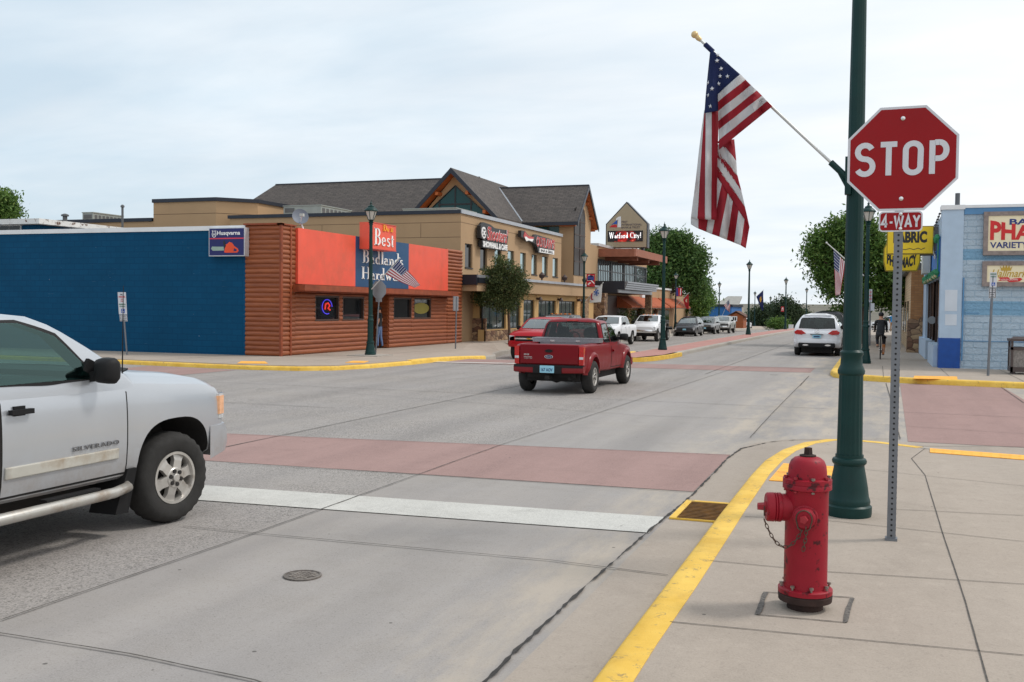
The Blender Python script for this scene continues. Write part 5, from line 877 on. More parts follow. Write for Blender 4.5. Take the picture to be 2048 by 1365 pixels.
for i, (px0, px1, pyt, pyb, Y, lab) in enumerate(((1642, 1668, 632, 636, 900, 'long white shed far off on the prairie slope'), (1672, 1690, 637, 641, 700, 'white shed far off, nearest to the tree on the right'), (1628, 1637, 630, 634, 980, 'tiny grey barn far off on the slope'), (1500, 1530, 622, 627, 760, 'pale farm shed far off behind the dark trees'), (1694, 1700, 628, 634, 820, 'small pale barn far off beside the green post'))):
    a, b_ = at(px0, pyb, Y), at(px1, pyt, Y); t_ = thing('far_barn', lab, 'barn', (a.x, Y, a.z)); g = MB(); g.box(a.x, Y, a.z-4, b_.x, Y+12, b_.z-.8); g.build('wall', m_whitetrim if i < 2 else M('far_grey', S(150, 154, 156), 0.8), t_); g = MB(); g.prism([(a.x-.4, Y-.3, b_.z-.8), (b_.x+.4, Y-.3, b_.z-.8), (b_.x-.5, Y+6, b_.z+.5), (a.x+.5, Y+6, b_.z+.5)], (0, 0, .15)); g.build('roof', m_whitetrim if i < 2 else m_hv2, t_)
# ================================================================ vehicles (local x forward, y to the left)
def pchip(xk, yk, x):
    xk = np.array(xk, float); yk = np.array(yk, float); h = np.diff(xk); d = np.diff(yk)/h; n = len(xk); m_ = np.zeros(n)
    for i in range(1, n-1):
        if d[i-1]*d[i] > 0: w1 = 2*h[i]+h[i-1]; w2 = h[i]+2*h[i-1]; m_[i] = (w1+w2)/(w1/d[i-1]+w2/d[i])
    m_[0], m_[-1] = d[0], d[-1]
    x = np.clip(x, xk[0], xk[-1]); i = np.clip(np.searchsorted(xk, x, 'right')-1, 0, n-2); t = (x-xk[i])/h[i]
    return (2*t**3-3*t**2+1)*yk[i]+(t**3-2*t**2+t)*h[i]*m_[i]+(-2*t**3+3*t**2)*yk[i+1]+(t**3-t**2)*h[i]*m_[i+1]
class Body:
    """lower body lofted from stations (x, bottom, shoulder, top, half width); side_y gives the skin for doors, glass and trim"""
    def __init__(s, st):
        st = sorted(st); s.k = np.array(st).T; s.x0, s.x1 = st[0][0], st[-1][0]
    def at(s, x): return [float(pchip(s.k[0], s.k[i], np.array([x]))[0]) for i in range(1, 5)]
    def half(s, x):
        zb, zs, zt, w_ = s.at(x); h = zs-zb
        return [(0, zb), (w_*.6, zb), (w_*.92, zb), (w_*.965, zb+.03), (w_*.985, zb+.15*h), (w_*.998, zb+.35*h), (w_, zb+.55*h), (w_*.995, zb+.75*h), (w_*.982, zb+.90*h), (w_*.962, zb+.97*h), (w_*.93, zs+.0), (w_*.86, zs+(zt-zs)*.45), (w_*.55, zs+.88*(zt-zs)), (0, zt)]
    def side_y(s, x, z):
        hf = s.half(x)[2:11]; zs_ = [p[1] for p in hf]; ys_ = [p[0] for p in hf]
        return float(np.interp(z, zs_, ys_))
    def mesh(s, mb, n=64):
        rs = []
        for x in np.linspace(s.x0, s.x1, n):
            hf = s.half(x); rs.append([(x, y, z) for y, z in hf]+[(x, -y, z) for y, z in hf[-2:0:-1]])
        mb.rings(rs)
class Cab:
    """greenhouse lofted from levels (z, front x, rear x, half width, bow)"""
    def __init__(s, lv): s.k = np.array(sorted(lv)).T; s.z0, s.z1 = s.k[0][0], s.k[0][-1]
    def at(s, z): return [float(pchip(s.k[0], s.k[i], np.array([z]))[0]) for i in range(1, 5)]
    def plan(s, z):
        xf, xr, w_, bow = s.at(z); r = min(.13, w_*.3)
        pts = [(xf+bow, 0), (xf+bow*.75, w_*.4), (xf+bow*.35, w_*.72)]
        for a in (80, 55, 30, 8): pts.append((xf-r+r*math.sin(R(a)), w_-r*.75+r*.75*math.cos(R(a))))
        for u in (.2, .4, .6, .8): pts.append((xf-r+(xr+r-xf+r)*u, w_))
        for a in (8, 30, 55, 80): pts.append((xr+r-r*math.sin(R(a)), w_-r*.6+r*.6*math.cos(R(a))))
        pts += [(xr, w_*.6), (xr-.01, w_*.3), (xr-.012, 0)]
        return pts
    def mesh(s, mb, n=12):
        rs = []
        for z in np.linspace(s.z0, s.z1, n):
            p = s.plan(z); rs.append([(x, y, z) for x, y in p]+[(x, -y, z) for x, y in p[-2:0:-1]])
        mb.rings(rs)
    def side_y(s, x, z): return s.at(z)[2]
    def front_x(s, y, z): p = s.plan(z)[:7]; return float(np.interp(abs(y), [q[1] for q in p], [q[0] for q in p]))
    def rear_x(s, y, z): p = s.plan(z)[-7:]; p = p[::-1]; return float(np.interp(abs(y), [q[1] for q in p], [q[0] for q in p]))
def shell(mb, poly, fn, off, inset=0.0, n=9):
    """skin patch: polygon rows between a lower and an upper edge line in (a,z), laid on fn(a,z) and pushed out by off"""
    lo, hi = poly; V = []
    for j in range(n+1):
        v = j/n
        for i in range(n*2+1):
            u = i/(n*2)
            def ev(line): xs = [q[0] for q in line]; k = np.linspace(0, 1, len(line)); return float(np.interp(u, k, xs)), float(np.interp(u, k, [q[1] for q in line]))
            a0, z0 = ev(lo); a1, z1 = ev(hi); V.append(fn(a0+(a1-a0)*v, z0+(z1-z0)*v, off))
    w_ = n*2+1; mb.add(V, [(j*w_+i, j*w_+i+1, (j+1)*w_+i+1, (j+1)*w_+i) for j in range(n) for i in range(n*2)])
def tint(name, tcol, gl=1.0, gcol=(.92, .97, .97)):
    if name in _MC: return _MC[name]
    mt, t_, b_ = newmat(name); t_.nodes.remove(b_); N_ = t_.nodes.new; tr = N_('ShaderNodeBsdfTransparent'); tr.inputs[0].default_value = (*tcol, 1); go = N_('ShaderNodeBsdfGlossy'); go.inputs['Roughness'].default_value = 0.02; go.inputs[0].default_value = (*gcol, 1)
    fr_ = N_('ShaderNodeLayerWeight'); fr_.inputs[0].default_value = 0.5; pw = N_('ShaderNodeMath'); pw.operation = 'POWER'; t_.links.new(fr_.outputs['Facing'], pw.inputs[0]); pw.inputs[1].default_value = 4.0; mu = N_('ShaderNodeMath'); mu.operation = 'MULTIPLY_ADD'; mu.use_clamp = True; t_.links.new(pw.outputs[0], mu.inputs[0]); mu.inputs[1].default_value = 0.9; mu.inputs[2].default_value = 0.05*gl; mx_ = N_('ShaderNodeMixShader'); t_.links.new(mu.outputs[0], mx_.inputs[0]); t_.links.new(tr.outputs[0], mx_.inputs[1]); t_.links.new(go.outputs[0], mx_.inputs[2]); t_.links.new(mx_.outputs[0], t_.nodes['Material Output'].inputs[0])
    _MC[name] = mt; return mt
m_glassv = tint('vehicle_glass', (.34, .40, .38)); m_glasst = tint('tinted_green_glass', (.34, .60, .56), 1.9, (.60, .92, .88))
m_tyre = M('tyre_rubber', (0.022, 0.021, 0.02), 0.85, var=0.3, scale=8, bump=0.4, bscale=50); m_under = M('dark_underbody', (0.018, 0.016, 0.015), 0.9, var=0.3)
m_blkp = M('black_plastic', (0.014, 0.014, 0.015), 0.6, var=0.15, spec=0.2); m_chr = M('chrome_trim', (0.72, 0.72, 0.72), 0.15, 1.0, var=0.05); m_alloy = M('alloy_rim', (0.52, 0.50, 0.47), 0.35, 0.55, var=0.12, scale=6, dirt=(S(110, 92, 74), 5, 0.55, 0.75))
m_lens = M('clear_lens', (0.62, 0.64, 0.66), 0.08, 0.2, var=0.25, scale=14); m_tail = M('red_lens', S(190, 18, 14), 0.12, var=0.2, scale=9, coat=0.6); m_amb = M('amber_lens', S(240, 140, 60), 0.15, var=0.1); m_plate = M('pale_blue_plate', S(150, 205, 225), 0.4, var=0.1); m_gap = M('panel_gap', (0.012, 0.011, 0.011), 0.9)
m_cabin = M('cabin_dark', (0.018, 0.018, 0.018), 0.8); m_cabin2 = M('seat_grey', (0.10, 0.098, 0.092), 0.9)
def ring(mb, lo, hi, fn, off, wd=.022):
    P_ = list(lo)+list(hi)[::-1]; n = len(P_); cx_ = sum(p[0] for p in P_)/n; cz_ = sum(p[1] for p in P_)/n; D = []
    for i in range(n):
        a, b_ = P_[i], P_[(i+1) % n]
        for k_ in range(6): D.append((a[0]+(b_[0]-a[0])*k_/6, a[1]+(b_[1]-a[1])*k_/6))
    def out_(p, w_): d = Vector((p[0]-cx_, p[1]-cz_)); l = d.length or 1; return (p[0]+d.x/l*w_*1.3, p[1]+d.y/l*w_*1.3)
    m_ = len(D); I = [fn(*out_(p, -.006), off) for p in D]; O = [fn(*out_(p, wd), off) for p in D]; mb.add(I+O, [(i, (i+1) % m_, m_+(i+1) % m_, m_+i) for i in range(m_)])
def paint(name, col, metal=0.0, dirt=0.0, gloss=0.35):
    if name in _MC: return _MC[name]
    mt, t, b = newmat(name); k = NB(t); v = k.map(); c = k.mix(k.rng(k.noise(v, 1.5, 4), 0.3, 0.7, 0, 1), tuple(x*.96 for x in col), col); 
    z = k.sep(v)[2]; dn = k.math('MULTIPLY', k.rng(z, 0.95, 0.40, 0, 1, True), k.rng(k.noise(v, 5, 6, 0.7), 0.3, 0.75, 0.15, 1)); c = k.mix(k.math('MULTIPLY', dn, dirt), c, S(140, 118, 96))
    t.links.new(c, b.inputs['Base Color']); b.inputs['Metallic'].default_value = metal; b.inputs['Roughness'].default_value = 0.32; b.inputs['Coat Weight'].default_value = gloss; b.inputs['Specular IOR Level'].default_value = gloss; b.inputs['Coat Roughness'].default_value = 0.05
    t.links.new(k.rng(dn, 0, 1, 0.30, 0.7), b.inputs['Roughness']); _MC[name] = mt; return mt
_WC = {}
def wheel_meshes(r, rim_r, wd, spokes, rimmat, dark=m_under, style='spoke', sw=.62):
    key = (r, rim_r, wd, spokes, rimmat.name, sw)
    if key in _WC: return _WC[key]
    t = MB(); n = 60; h = wd/2; prof = [(rim_r, -h*.8), (rim_r+.02, -h*.95), (r-.07, -h), (r-.035, -h*.92), (r-.012, -h*.74), (r, -h*.5), (r, 0), (r, h*.5), (r-.012, h*.74), (r-.035, h*.92), (r-.07, h), (rim_r+.02, h*.95), (rim_r, h*.8)]
    rs = []
    for pr, py in prof:
        ring = []
        for q in range(n):
            a = 2*math.pi*q/n; rr = pr-(0.011 if (q % 2 and pr > r-.04 and abs(py) > h*.3) else 0); ring.append((rr*math.cos(a), py, rr*math.sin(a)))
        rs.append(ring)
    t.rings(rs, False); tm = t.mesh('tyre', [m_tyre]); tm.shade_smooth(); tm.set_sharp_from_angle(angle=R(50))
    g_ = MB(); o = -1
    # outer side is -y ; rim barrel, spokes and hub
    def ringp(rr, y): return [(rr*math.cos(2*math.pi*q/48), y, rr*math.sin(2*math.pi*q/48)) for q in range(48)]
    g_.rings([ringp(rim_r+.004, -h*.8), ringp(rim_r+.004, -h*.9), ringp(rim_r-.018, -h*.9), ringp(rim_r-.03, -h*.7), ringp(rim_r-.035, -h*.1), ringp(rim_r-.035, h*.7)], False)
    yo = -h*.72; 
    for s_ in range(spokes):
        a = 2*math.pi*s_/spokes; wi, wo = math.pi/spokes*sw, math.pi/spokes*sw*.68
        ri, ro = rim_r*.34, rim_r-.012; P_ = lambda rr, aa, y: (rr*math.cos(a+aa), y, rr*math.sin(a+aa))
        for (r0, w0, y0), (r1, w1, y1) in (((ri, wi*1.5, yo-.02), (rim_r*.7, wo*.9, yo-.012)), ((rim_r*.7, wo*.9, yo-.012), (ro, wo, yo))):
            g_.add([P_(r0, -w0, y0), P_(r0, w0, y0), P_(r1, w1, y1), P_(r1, -w1, y1), P_(r0, -w0, y0+.045), P_(r0, w0, y0+.045), P_(r1, w1, y1+.045), P_(r1, -w1, y1+.045)], [(0, 1, 2, 3), (7, 6, 5, 4), (0, 4, 5, 1), (1, 5, 6, 2), (2, 6, 7, 3), (3, 7, 4, 0)])
    g_.rings([ringp(rim_r*.40, yo+.03), ringp(rim_r*.40, yo-.018), ringp(rim_r*.36, yo-.026), ringp(rim_r*.17, yo-.026), ringp(rim_r*.16, yo-.04), ringp(rim_r*.13, yo-.044)], True)
    g_.cur = 1
    for q in range(6 if spokes == 6 else 5):
        a = 2*math.pi*(q+.5)/(6 if spokes == 6 else 5); c_ = (rim_r*.265*math.cos(a), yo-.02, rim_r*.265*math.sin(a)); g_.lathe([(.019, 0), (.019, .016), (.001, .018)], c_, (0, -1, 0), 8)
    g_.rings([ringp(rim_r-.034, yo+.07), ringp(.02, yo+.075)], True)
    rm = g_.mesh('rim', [rimmat, dark]); bm = bmesh.new(); bm.from_mesh(rm); bmesh.ops.recalc_face_normals(bm, faces=bm.faces); bm.to_mesh(rm); bm.free(); rm.shade_smooth(); rm.set_sharp_from_angle(angle=R(30))
    _WC[key] = (tm, rm); return tm, rm
def add_wheels(t, xs, yw, r, rim_r, wd, spokes, rimmat, sw=.62, steer=0.0):
    tm, rm = wheel_meshes(r, rim_r, wd, spokes, rimmat, sw=sw)
    for x in xs:
        for s_ in (1, -1):
            h = bpy.data.objects.new('wheel', tm); COL.objects.link(h); h.parent = t; h['_l'] = 1; h.location = (x, s_*yw, r)
            h.rotation_euler = (0, random.uniform(0, 1), (0 if s_ < 0 else math.pi)+(steer if x > 0 else 0))
            ri = bpy.data.objects.new('rim', rm); COL.objects.link(ri); ri.parent = h; ri['_l'] = 1
def cut(me_obj, cutters):
    dg = None
    for co in cutters:
        md = me_obj.modifiers.new('c', 'BOOLEAN'); md.operation = 'DIFFERENCE'; md.object = co; md.solver = 'EXACT'; md.material_mode = 'TRANSFER'
    dg = bpy.context.evaluated_depsgraph_get(); me = bpy.data.meshes.new_from_object(me_obj.evaluated_get(dg)); old = me_obj.data; me_obj.modifiers.clear(); me_obj.data = me
    for co in cutters: d = co.data; bpy.data.objects.remove(co); bpy.data.meshes.remove(d)
    me.shade_smooth(); me.set_sharp_from_angle(angle=R(32))
def vehicle(name, label, cat, loc, heading, P):
    """P: parameters of one vehicle; heading is the direction of the nose (radians from +X)"""
    t = thing(name, label, cat, loc, heading, P.get('group'), local=True); pm = P['paint']; B_ = Body(P['body']); K = Cab(P['cab'])
    mats = [pm, m_under]
    g_ = MB(); B_.mesh(g_); body = g_.build('body', mats, t); cs_ = []
    r = P['r']; ar = P.get('arch', r+.07)
    for x in P['wx']:
        for s_ in (1, -1):
            c_ = MB(); sq_ = P.get('archsq', 1.0); zc_ = r+P.get('archdz', .03); c_.prism([(x+ar*math.copysign(abs(math.cos(a))**sq_, math.cos(a)), s_*.50, zc_+ar*math.copysign(abs(math.sin(a))**sq_, math.sin(a))) for a in np.linspace(0, 2*math.pi, 49)[:-1]], (0, s_*.66, 0)); cs_.append(c_.build('cut', [m_under], t, local=True))
    if 'bed' in P: b0, b1, bw, bz, fl = P['bed']; c_ = MB(); c_.box(b0, -bw, fl, b1, bw, 2.2); cs_.append(c_.build('cut', [pm], t, local=True))
    bpy.context.view_layer.update(); cut(body, cs_)
    g_ = MB(); K.mesh(g_); cab = g_.build('cab', [pm, m_cabin], t); cs2 = []
    for lo, hi in P['side_windows']:
        c_ = MB(); c_.prism([(x, -1.3, z) for x, z in lo+hi[::-1]], (0, 2.6, 0)); cs2.append(c_.build('cut', [m_cabin], t, local=True))
    w0, w1 = (K.at(z)[2]*P.get('wsw', .84) for z in P['ws']); c_ = MB(); c_.prism([(-.25, -w0, P['ws'][0]), (-.25, w0, P['ws'][0]), (-.25, w1, P['ws'][1]), (-.25, -w1, P['ws'][1])], (3.5, 0, 0)); cs2.append(c_.build('cut', [m_cabin], t, local=True))
    w0, w1 = (K.at(z)[2]*P.get('rww', .84) for z in P['rw']); w0 *= P.get('rwlow', 1.0); c_ = MB(); c_.prism([(-.2, -w0, P['rw'][0]), (-.2, w0, P['rw'][0]), (-.2, w1, P['rw'][1]), (-.2, -w1, P['rw'][1])], (-3.5, 0, 0)); cs2.append(c_.build('cut', [m_cabin], t, local=True))
    bpy.context.view_layer.update(); cut(cab, cs2)
    bz = min(P['ws'][0], P['rw'][0])-.06; sx = P.get('seatx', .1)
    for s_ in (-1, 1):
        q = MB(); q.prism([(sx-.05, s_*.36-.22, bz-.1), (sx+.08, s_*.36-.22, bz-.1), (sx-.06, s_*.36-.2, bz+.20), (sx-.16, s_*.36-.2, bz+.20)], (0, .42, 0)); q.prism([(sx-.10, s_*.36-.11, bz+.2), (sx-.02, s_*.36-.11, bz+.2), (sx-.06, s_*.36-.10, bz+.36), (sx-.14, s_*.36-.10, bz+.36)], (0, .2, 0)); q.build('seat', m_cabin2, t, 40)
    q = MB(); st_ = Vector((sx+.62, .36, bz+.06)); ax_ = Vector((-.9, 0, .45)).normalized(); u_ = Vector((0, 1, 0)); v_ = ax_.cross(u_); q.tube([st_+(u_*math.cos(a)+v_*math.sin(a))*.18 for a in np.linspace(0, 2*math.pi, 21)], .016, 6, False); q.build('steering_wheel', m_cabin, t, 40)
    sg = lambda x, z, o: (x, -(B_.side_y(x, z)+o), z)
    def both(fn): return [lambda a, z, o: fn(a, z, o), lambda a, z, o: (lambda q: (q[0], -q[1], q[2]))(fn(a, z, o))]
    cabside = lambda x, z, o: (x, -(K.side_y(x, z)+o), z)
    # flared arches
    if P.get('flare'):
        fl_ = P['flare']
        for x in P['wx']:
            for s_ in (-1, 1):
                q = MB(); rs = []
                for a in np.linspace(R(4), R(176), 28):
                    def pt(rr, oo):
                        X_ = x+rr*math.cos(a); Z_ = r+P.get('archdz', .03)+rr*math.sin(a); y = B_.side_y(min(max(X_, B_.x0+.05), B_.x1-.05), min(max(Z_, B_.at(x)[0]+.02), B_.at(x)[1]-.03)); return (X_, s_*(y+oo), Z_)
                    rs.append([pt(ar-.012, -.08), pt(ar-.012, fl_), pt(ar+.03, fl_), pt(ar+.075, fl_*.55), pt(ar+.10, -.02)])
                q.rings(rs, True); q.build('fender_flare', [pm], t, 50)
    # doors with dark gaps
    for (x0, x1) in P['doors']:
        zb = P.get('doorz', B_.at((x0+x1)/2)[0]+.07); 
        for s_, fn in enumerate(both(sg)):
            zt0, zt1 = B_.at(x0)[1]-.015, B_.at(x1)[1]-.015; q = MB(); e = .009
            shell(q, ([(x0-e, zb-e), (x1+e, zb-e)], [(x0-e, zt0+.01), (x1+e, zt1+.01)]), fn, .0025); q.build('door_gap', m_gap, t, 40)
            q = MB(); cr = .05; shell(q, ([(x0+e, zb+e), (x1-e, zb+e)], [(x0+e, zt0), (x1-e, zt1)]), fn, .006); d = q.build('door', pm, t, 40)
            hx, hz = x0+.13, min(zt0, zt1)-.13; q = MB(); y = B_.side_y(hx, hz); sgn = -1 if s_ == 0 else 1
            for hx0 in [x0+.06]: q.box(hx0, sgn*(y+.015), hz-.018, hx0+.20, sgn*(y+.055), hz+.018); q.box(hx0+.05, sgn*(y-.0), hz-.03, hx0+.15, sgn*(y+.02), hz+.04)
            q.build('handle', P.get('handle', pm), d)
    # glass
    gl = P.get('glass', m_glassv); wsg = tint('windshield_glass', (.42, .52, .50), 4.5)
    for lo, hi in P['side_windows']:
        for fn in both(cabside):
            q = MB(); ring(q, lo, hi, fn, .004); wt = q.build('window', m_blkp, t, 40); q = MB(); shell(q, (lo, hi), fn, .006); q.build('pane', gl, wt, 40)
    zw0, zw1 = P['ws']; 
    def wedge(z): return K.at(z)[2]*P.get('wsw', .84)
    fx_ = lambda y, z, o: (K.front_x(y, z)+o, y, z+o*.5)
    q = MB(); ring(q, [(u*wedge(zw0), zw0) for u in (-1, -.5, 0, .5, 1)], [(u*wedge(zw1), zw1) for u in (-1, -.5, 0, .5, 1)], fx_, .005); ws_ = q.build('windshield', m_blkp, t, 40)
    q = MB(); shell(q, ([(u*wedge(zw0), zw0) for u in np.linspace(-1, 1, 9)], [(u*wedge(zw1), zw1) for u in np.linspace(-1, 1, 9)]), fx_, .008); q.build('pane', P.get('wsglass', wsg), ws_, 40)
    rz0, rz1 = P['rw']; rx2 = lambda y, z, o: (K.rear_x(y, z)-o, y, z); rwf = P.get('rww', .84); low = P.get('rwlow', 1.0)
    q = MB(); ring(q, [(u*K.at(rz0)[2]*rwf*low, rz0) for u in (-1, -.5, 0, .5, 1)], [(u*K.at(rz1)[2]*rwf, rz1) for u in (-1, -.5, 0, .5, 1)], rx2, .005); rw_ = q.build('rear_window', m_blkp, t, 40)
    q = MB(); shell(q, ([(u*K.at(rz0)[2]*rwf*low, rz0) for u in np.linspace(-1, 1, 9)], [(u*K.at(rz1)[2]*rwf, rz1) for u in np.linspace(-1, 1, 9)]), rx2, .008); q.build('pane', gl, rw_, 40)
    # mirrors
    mx_, mz_ = P['mirror']
    for s_ in (-1, 1):
        y = K.side_y(mx_, mz_); q = MB(); mw = P.get('mirror_size', (.08, .13, .09)); rs = []
        for k_, sc in ((0, .55), (.25, .9), (.7, 1), (1, .8)): rs.append([(mx_-mw[0]+2*mw[0]*k_, s_*(y+.05+mw[1]+mw[1]*sc*math.copysign(abs(math.cos(a))**.5, math.cos(a))), mz_+mw[2]*sc*math.copysign(abs(math.sin(a))**.5, math.sin(a))) for a in np.linspace(0, 2*math.pi, 21)[:-1]])
        q.rings(rs); q.bar((mx_, s_*(y-.03), mz_-mw[2]*.5), (mx_, s_*(y+.1), mz_-mw[2]*.4), .035, .04); q.build('mirror', P.get('mirror_mat', m_blkp), t, 50)
    add_wheels(t, P['wx'], P['track'], r, P['rim'], P.get('tw', .26), P.get('spokes', 6), P.get('rimmat', m_alloy), P.get('sw', .62), P.get('steer', 0.0))
    q = MB(); x0, x1 = min(P['wx']), max(P['wx']); zb = B_.at(0)[0]; q.box(B_.x0+.3, -.62, zb-.17, B_.x1-.45, .62, zb+.05)  # plain box for the chassis, enlarged to block light under the vehicle
    for x in P['wx']: q.tube([(x, -P['track']+.1, r), (x, P['track']-.1, r)], .06, 8)
    q.build('chassis', m_under, t)
    t['_B'] = 0; return t, B_, K
def box_part(t, name, mt, *bs, bev=None):
    q = MB(); [q.box(*b_) for b_ in bs]; o = q.build(name, mt, t)
    if bev: md = o.modifiers.new('bevel', 'BEVEL'); md.width = bev; md.segments = 2; o.data.shade_smooth(); o.data.set_sharp_from_angle(angle=R(40))
    return o
def lamp_prism(t, name, mt, poly_yz, x, dx, mirror=True, bev=.012):
    for s_ in ((1, -1) if mirror else (1,)):
        q = MB(); q.prism([(x, s_*y, z) for y, z in poly_yz], (dx, 0, 0)); o = q.build(name, mt, t)
        if bev: md = o.modifiers.new('bevel', 'BEVEL'); md.width = bev; md.segments = 2
def fr_back(x, y, z): mm = Matrix(((0, 0, -1), (-1, 0, 0), (0, 1, 0))).to_4x4(); mm.translation = (x, y, z); return mm   # read from behind the vehicle
def fr_right(x, y, z): mm = Matrix(((1, 0, 0), (0, 0, -1), (0, 1, 0))).to_4x4(); mm.translation = (x, y, z); return mm  # read from the right side
def fr_front(x, y, z): mm = Matrix(((0, 0, 1), (1, 0, 0), (0, 1, 0))).to_4x4(); mm.translation = (x, y, z); return mm
NORTH, SOUTH = math.pi/2, -math.pi/2

# ---- silver pickup in the near lane
silver = paint('silver_paint', S(188, 193, 199), 0.5, 0.7)
PS = dict(paint=silver, archsq=.72, steer=R(-8), sw=.84, r=.40, rim=.225, tw=.27, track=.88, wx=(2.12, -1.57), arch=.475, archdz=.055, spokes=6, handle=m_blkp, glass=m_glasst,
  body=[(-2.92, .55, 1.18, 1.22, .93), (-2.8, .50, 1.28, 1.30, .97), (-1.57, .50, 1.30, 1.315, 1.0), (-.9, .50, 1.31, 1.33, .99), (-.3, .49, 1.305, 1.33, .985), (1.0, .48, 1.29, 1.33, .985), (1.55, .48, 1.285, 1.36, .985), (1.75, .48, 1.275, 1.36, .995), (2.09, .50, 1.245, 1.335, 1.005), (2.5, .54, 1.215, 1.30, 1.0), (2.70, .58, 1.17, 1.245, .99), (2.84, .62, 1.10, 1.17, .955), (2.905, .66, 1.02, 1.07, .90)],
  cab=[(1.20, 1.78, -.95, .965, .14), (1.32, 1.62, -.93, .955, .14), (1.5, 1.36, -.91, .90, .12), (1.65, 1.11, -.89, .845, .10), (1.76, .91, -.86, .79, .08), (1.83, .72, -.80, .72, .06), (1.868, .53, -.70, .60, .04), (1.88, .3, -.5, .4, .02)],
  doors=[(.24, 1.515), (-.74, .225)], doorz=.53,
  side_windows=[([(.24, 1.335), (.7, 1.335), (1.17, 1.33)], [(.22, 1.775), (.5, 1.755), (.72, 1.70), (.90, 1.60), (1.10, 1.42)]), ([(-.70, 1.34), (.10, 1.335)], [(-.62, 1.75), (.08, 1.775)])],
  ws=(1.38, 1.77), rw=(1.38, 1.74), mirror=(1.16, 1.395), mirror_size=(.07, .10, .105), bed=(-2.8, -.98, .80, 1.3, .75))
PS['side_windows'][0] = ([(.24, 1.335), (.55, 1.335), (.85, 1.335), (1.17, 1.33)], [(.22, 1.78), (.58, 1.77), (.88, 1.67), (1.14, 1.40)])
t, B_, K = vehicle('pickup_truck', 'silver pickup waiting at the white stop line, cut by the left picture edge', 'pickup truck', (-6.765, 5.2, 0), NORTH, PS)
yS = lambda x, z: -(B_.side_y(x, z))
q = MB(); sg = lambda x, z, o: (x, yS(x, z)-o, z)
for (xa, xb) in ((.27, 1.40), (-.72, .20)): shell(q, ([(xa, .665), (xb, .665)], [(xa, .75), (xb, .75)]), sg, .022); 
mo = q.build('side_moulding', M('beige_moulding', S(186, 184, 175), 0.4, var=0.08, dirt=(S(150, 130, 105), 3, 0.5, 0.75)), t, 40); md = mo.modifiers.new('solid', 'SOLIDIFY'); md.thickness = .02
text('lettering', 'SILVERADO', .050, fr_right(.90, yS(1.1, .80)-.012, .785), M('dull_chrome', (0.16, 0.16, 0.165), 0.35, 0.4), t, depth=.008, xs=1.7, bold=0.0, spacing=1.2)
q = MB(); q.tube([(1.58, -.86, .44), (1.5, -1.0, .415), (1.3, -1.04, .405), (-.7, -1.04, .405), (-.85, -.9, .44)], [.042, .043, .043, .043, .042], 14); q.tube([(1.58, .86, .44), (1.3, 1.04, .405), (-.7, 1.04, .405), (-.85, .9, .44)], .052, 12); sb = builds(q, 'step_bar', M('brushed_step_bar', S(190, 188, 182), 0.35, 0.6, dirt=(S(140, 118, 96), 4, 0.5, 0.75)), t, 50)[0]
q = MB(); q.box(.6, -1.04, .452, 1.15, -.97, .468); q.box(-.5, -1.04, .452, .0, -.97, .468); builds(q, 'tread_pad', m_blkp, sb)
q = MB(); q.prism([(1.62, -.995, .56), (1.52, -.985, .56), (1.40, -.96, .20), (1.56, -.955, .19)], (0, .27, 0)); q.prism([(1.62, .995, .56), (1.52, .985, .56), (1.40, .96, .20), (1.56, .955, .19)], (0, -.27, 0)); builds(q, 'mud_flap', m_blkp, t)
q = MB(); rs = []
for i, y in enumerate(np.linspace(-1.0, 1.0, 41)):
    b_ = abs(y); x = 2.985-.07*b_**3-.16*(max(0, b_-.90)/.10)**2; zt_ = .82-.02*b_; rs.append([(x-.16, y, .50), (x, y, .50+.04*b_), (x+.035, y, .62), (x+.03, y, .74), (x-.005, y, zt_), (x-.16, y, zt_)])
q.rings(rs); q.build('bumper', silver, t, 40)
box_part(t, 'grille', m_blkp, (2.78, -.62, .86, 2.925, .62, 1.04)); box_part(t, 'grille_bar', m_chr, (2.78, -.64, .925, 2.94, .64, .975))
for s_ in (-1, 1):
    q = MB(); q.prism([(2.44, s_*.985, 1.10), (2.60, s_*.965, 1.09), (2.80, s_*.80, 1.06), (2.84, s_*.66, 1.05), (2.84, s_*.66, .86), (2.815, s_*.80, .85), (2.66, s_*.955, .84), (2.52, s_*.985, .84)], (0, 0, .001)) if False else None
    rs = [[(2.74, s_*.992, z), (2.83, s_*.972, z), (2.89, s_*.925, z), (2.925, s_*.80, z), (2.935, s_*.64, z), (2.78, s_*.60, z), (2.6, s_*.8, z)] for z in (.86, 1.09)]
    q = MB(); q.rings(rs); hl = q.build('headlight', m_lens, t, 30); q = MB(); q.rings([[(2.735, s_*.999, z), (2.80, s_*.984, z), (2.83, s_*.977, z), (2.75, s_*.9, z), (2.65, s_*.9, z)] for z in (.90, 1.07)]); q.build('marker', M('pale_amber_lens', S(226, 172, 132), 0.2, var=0.2, scale=20), hl, 30)
box_part(t, 'rear_bumper', m_chr, (-3.05, -.96, .52, -2.88, .96, .74), bev=.03); box_part(t, 'tailgate', silver, (-2.96, -.80, .78, -2.925, .80, 1.27), bev=.02)
lamp_prism(t, 'taillight', m_tail, [(.82, .80), (.95, .80), (.94, 1.24), (.82, 1.24)], -2.97, .12)
q = MB(); q.tube([(1.52, -.93, 1.33), (1.53, -.935, 2.07)], [.006, .0025], 6); q.build('antenna', m_blkp, t)
q = MB(); q.prism([(1.74, -.80, 1.362), (1.50, -.90, 1.335), (1.55, -.60, 1.385), (1.80, -.50, 1.378)], (0, 0, .014)); q.build('cowl', m_blkp, t)
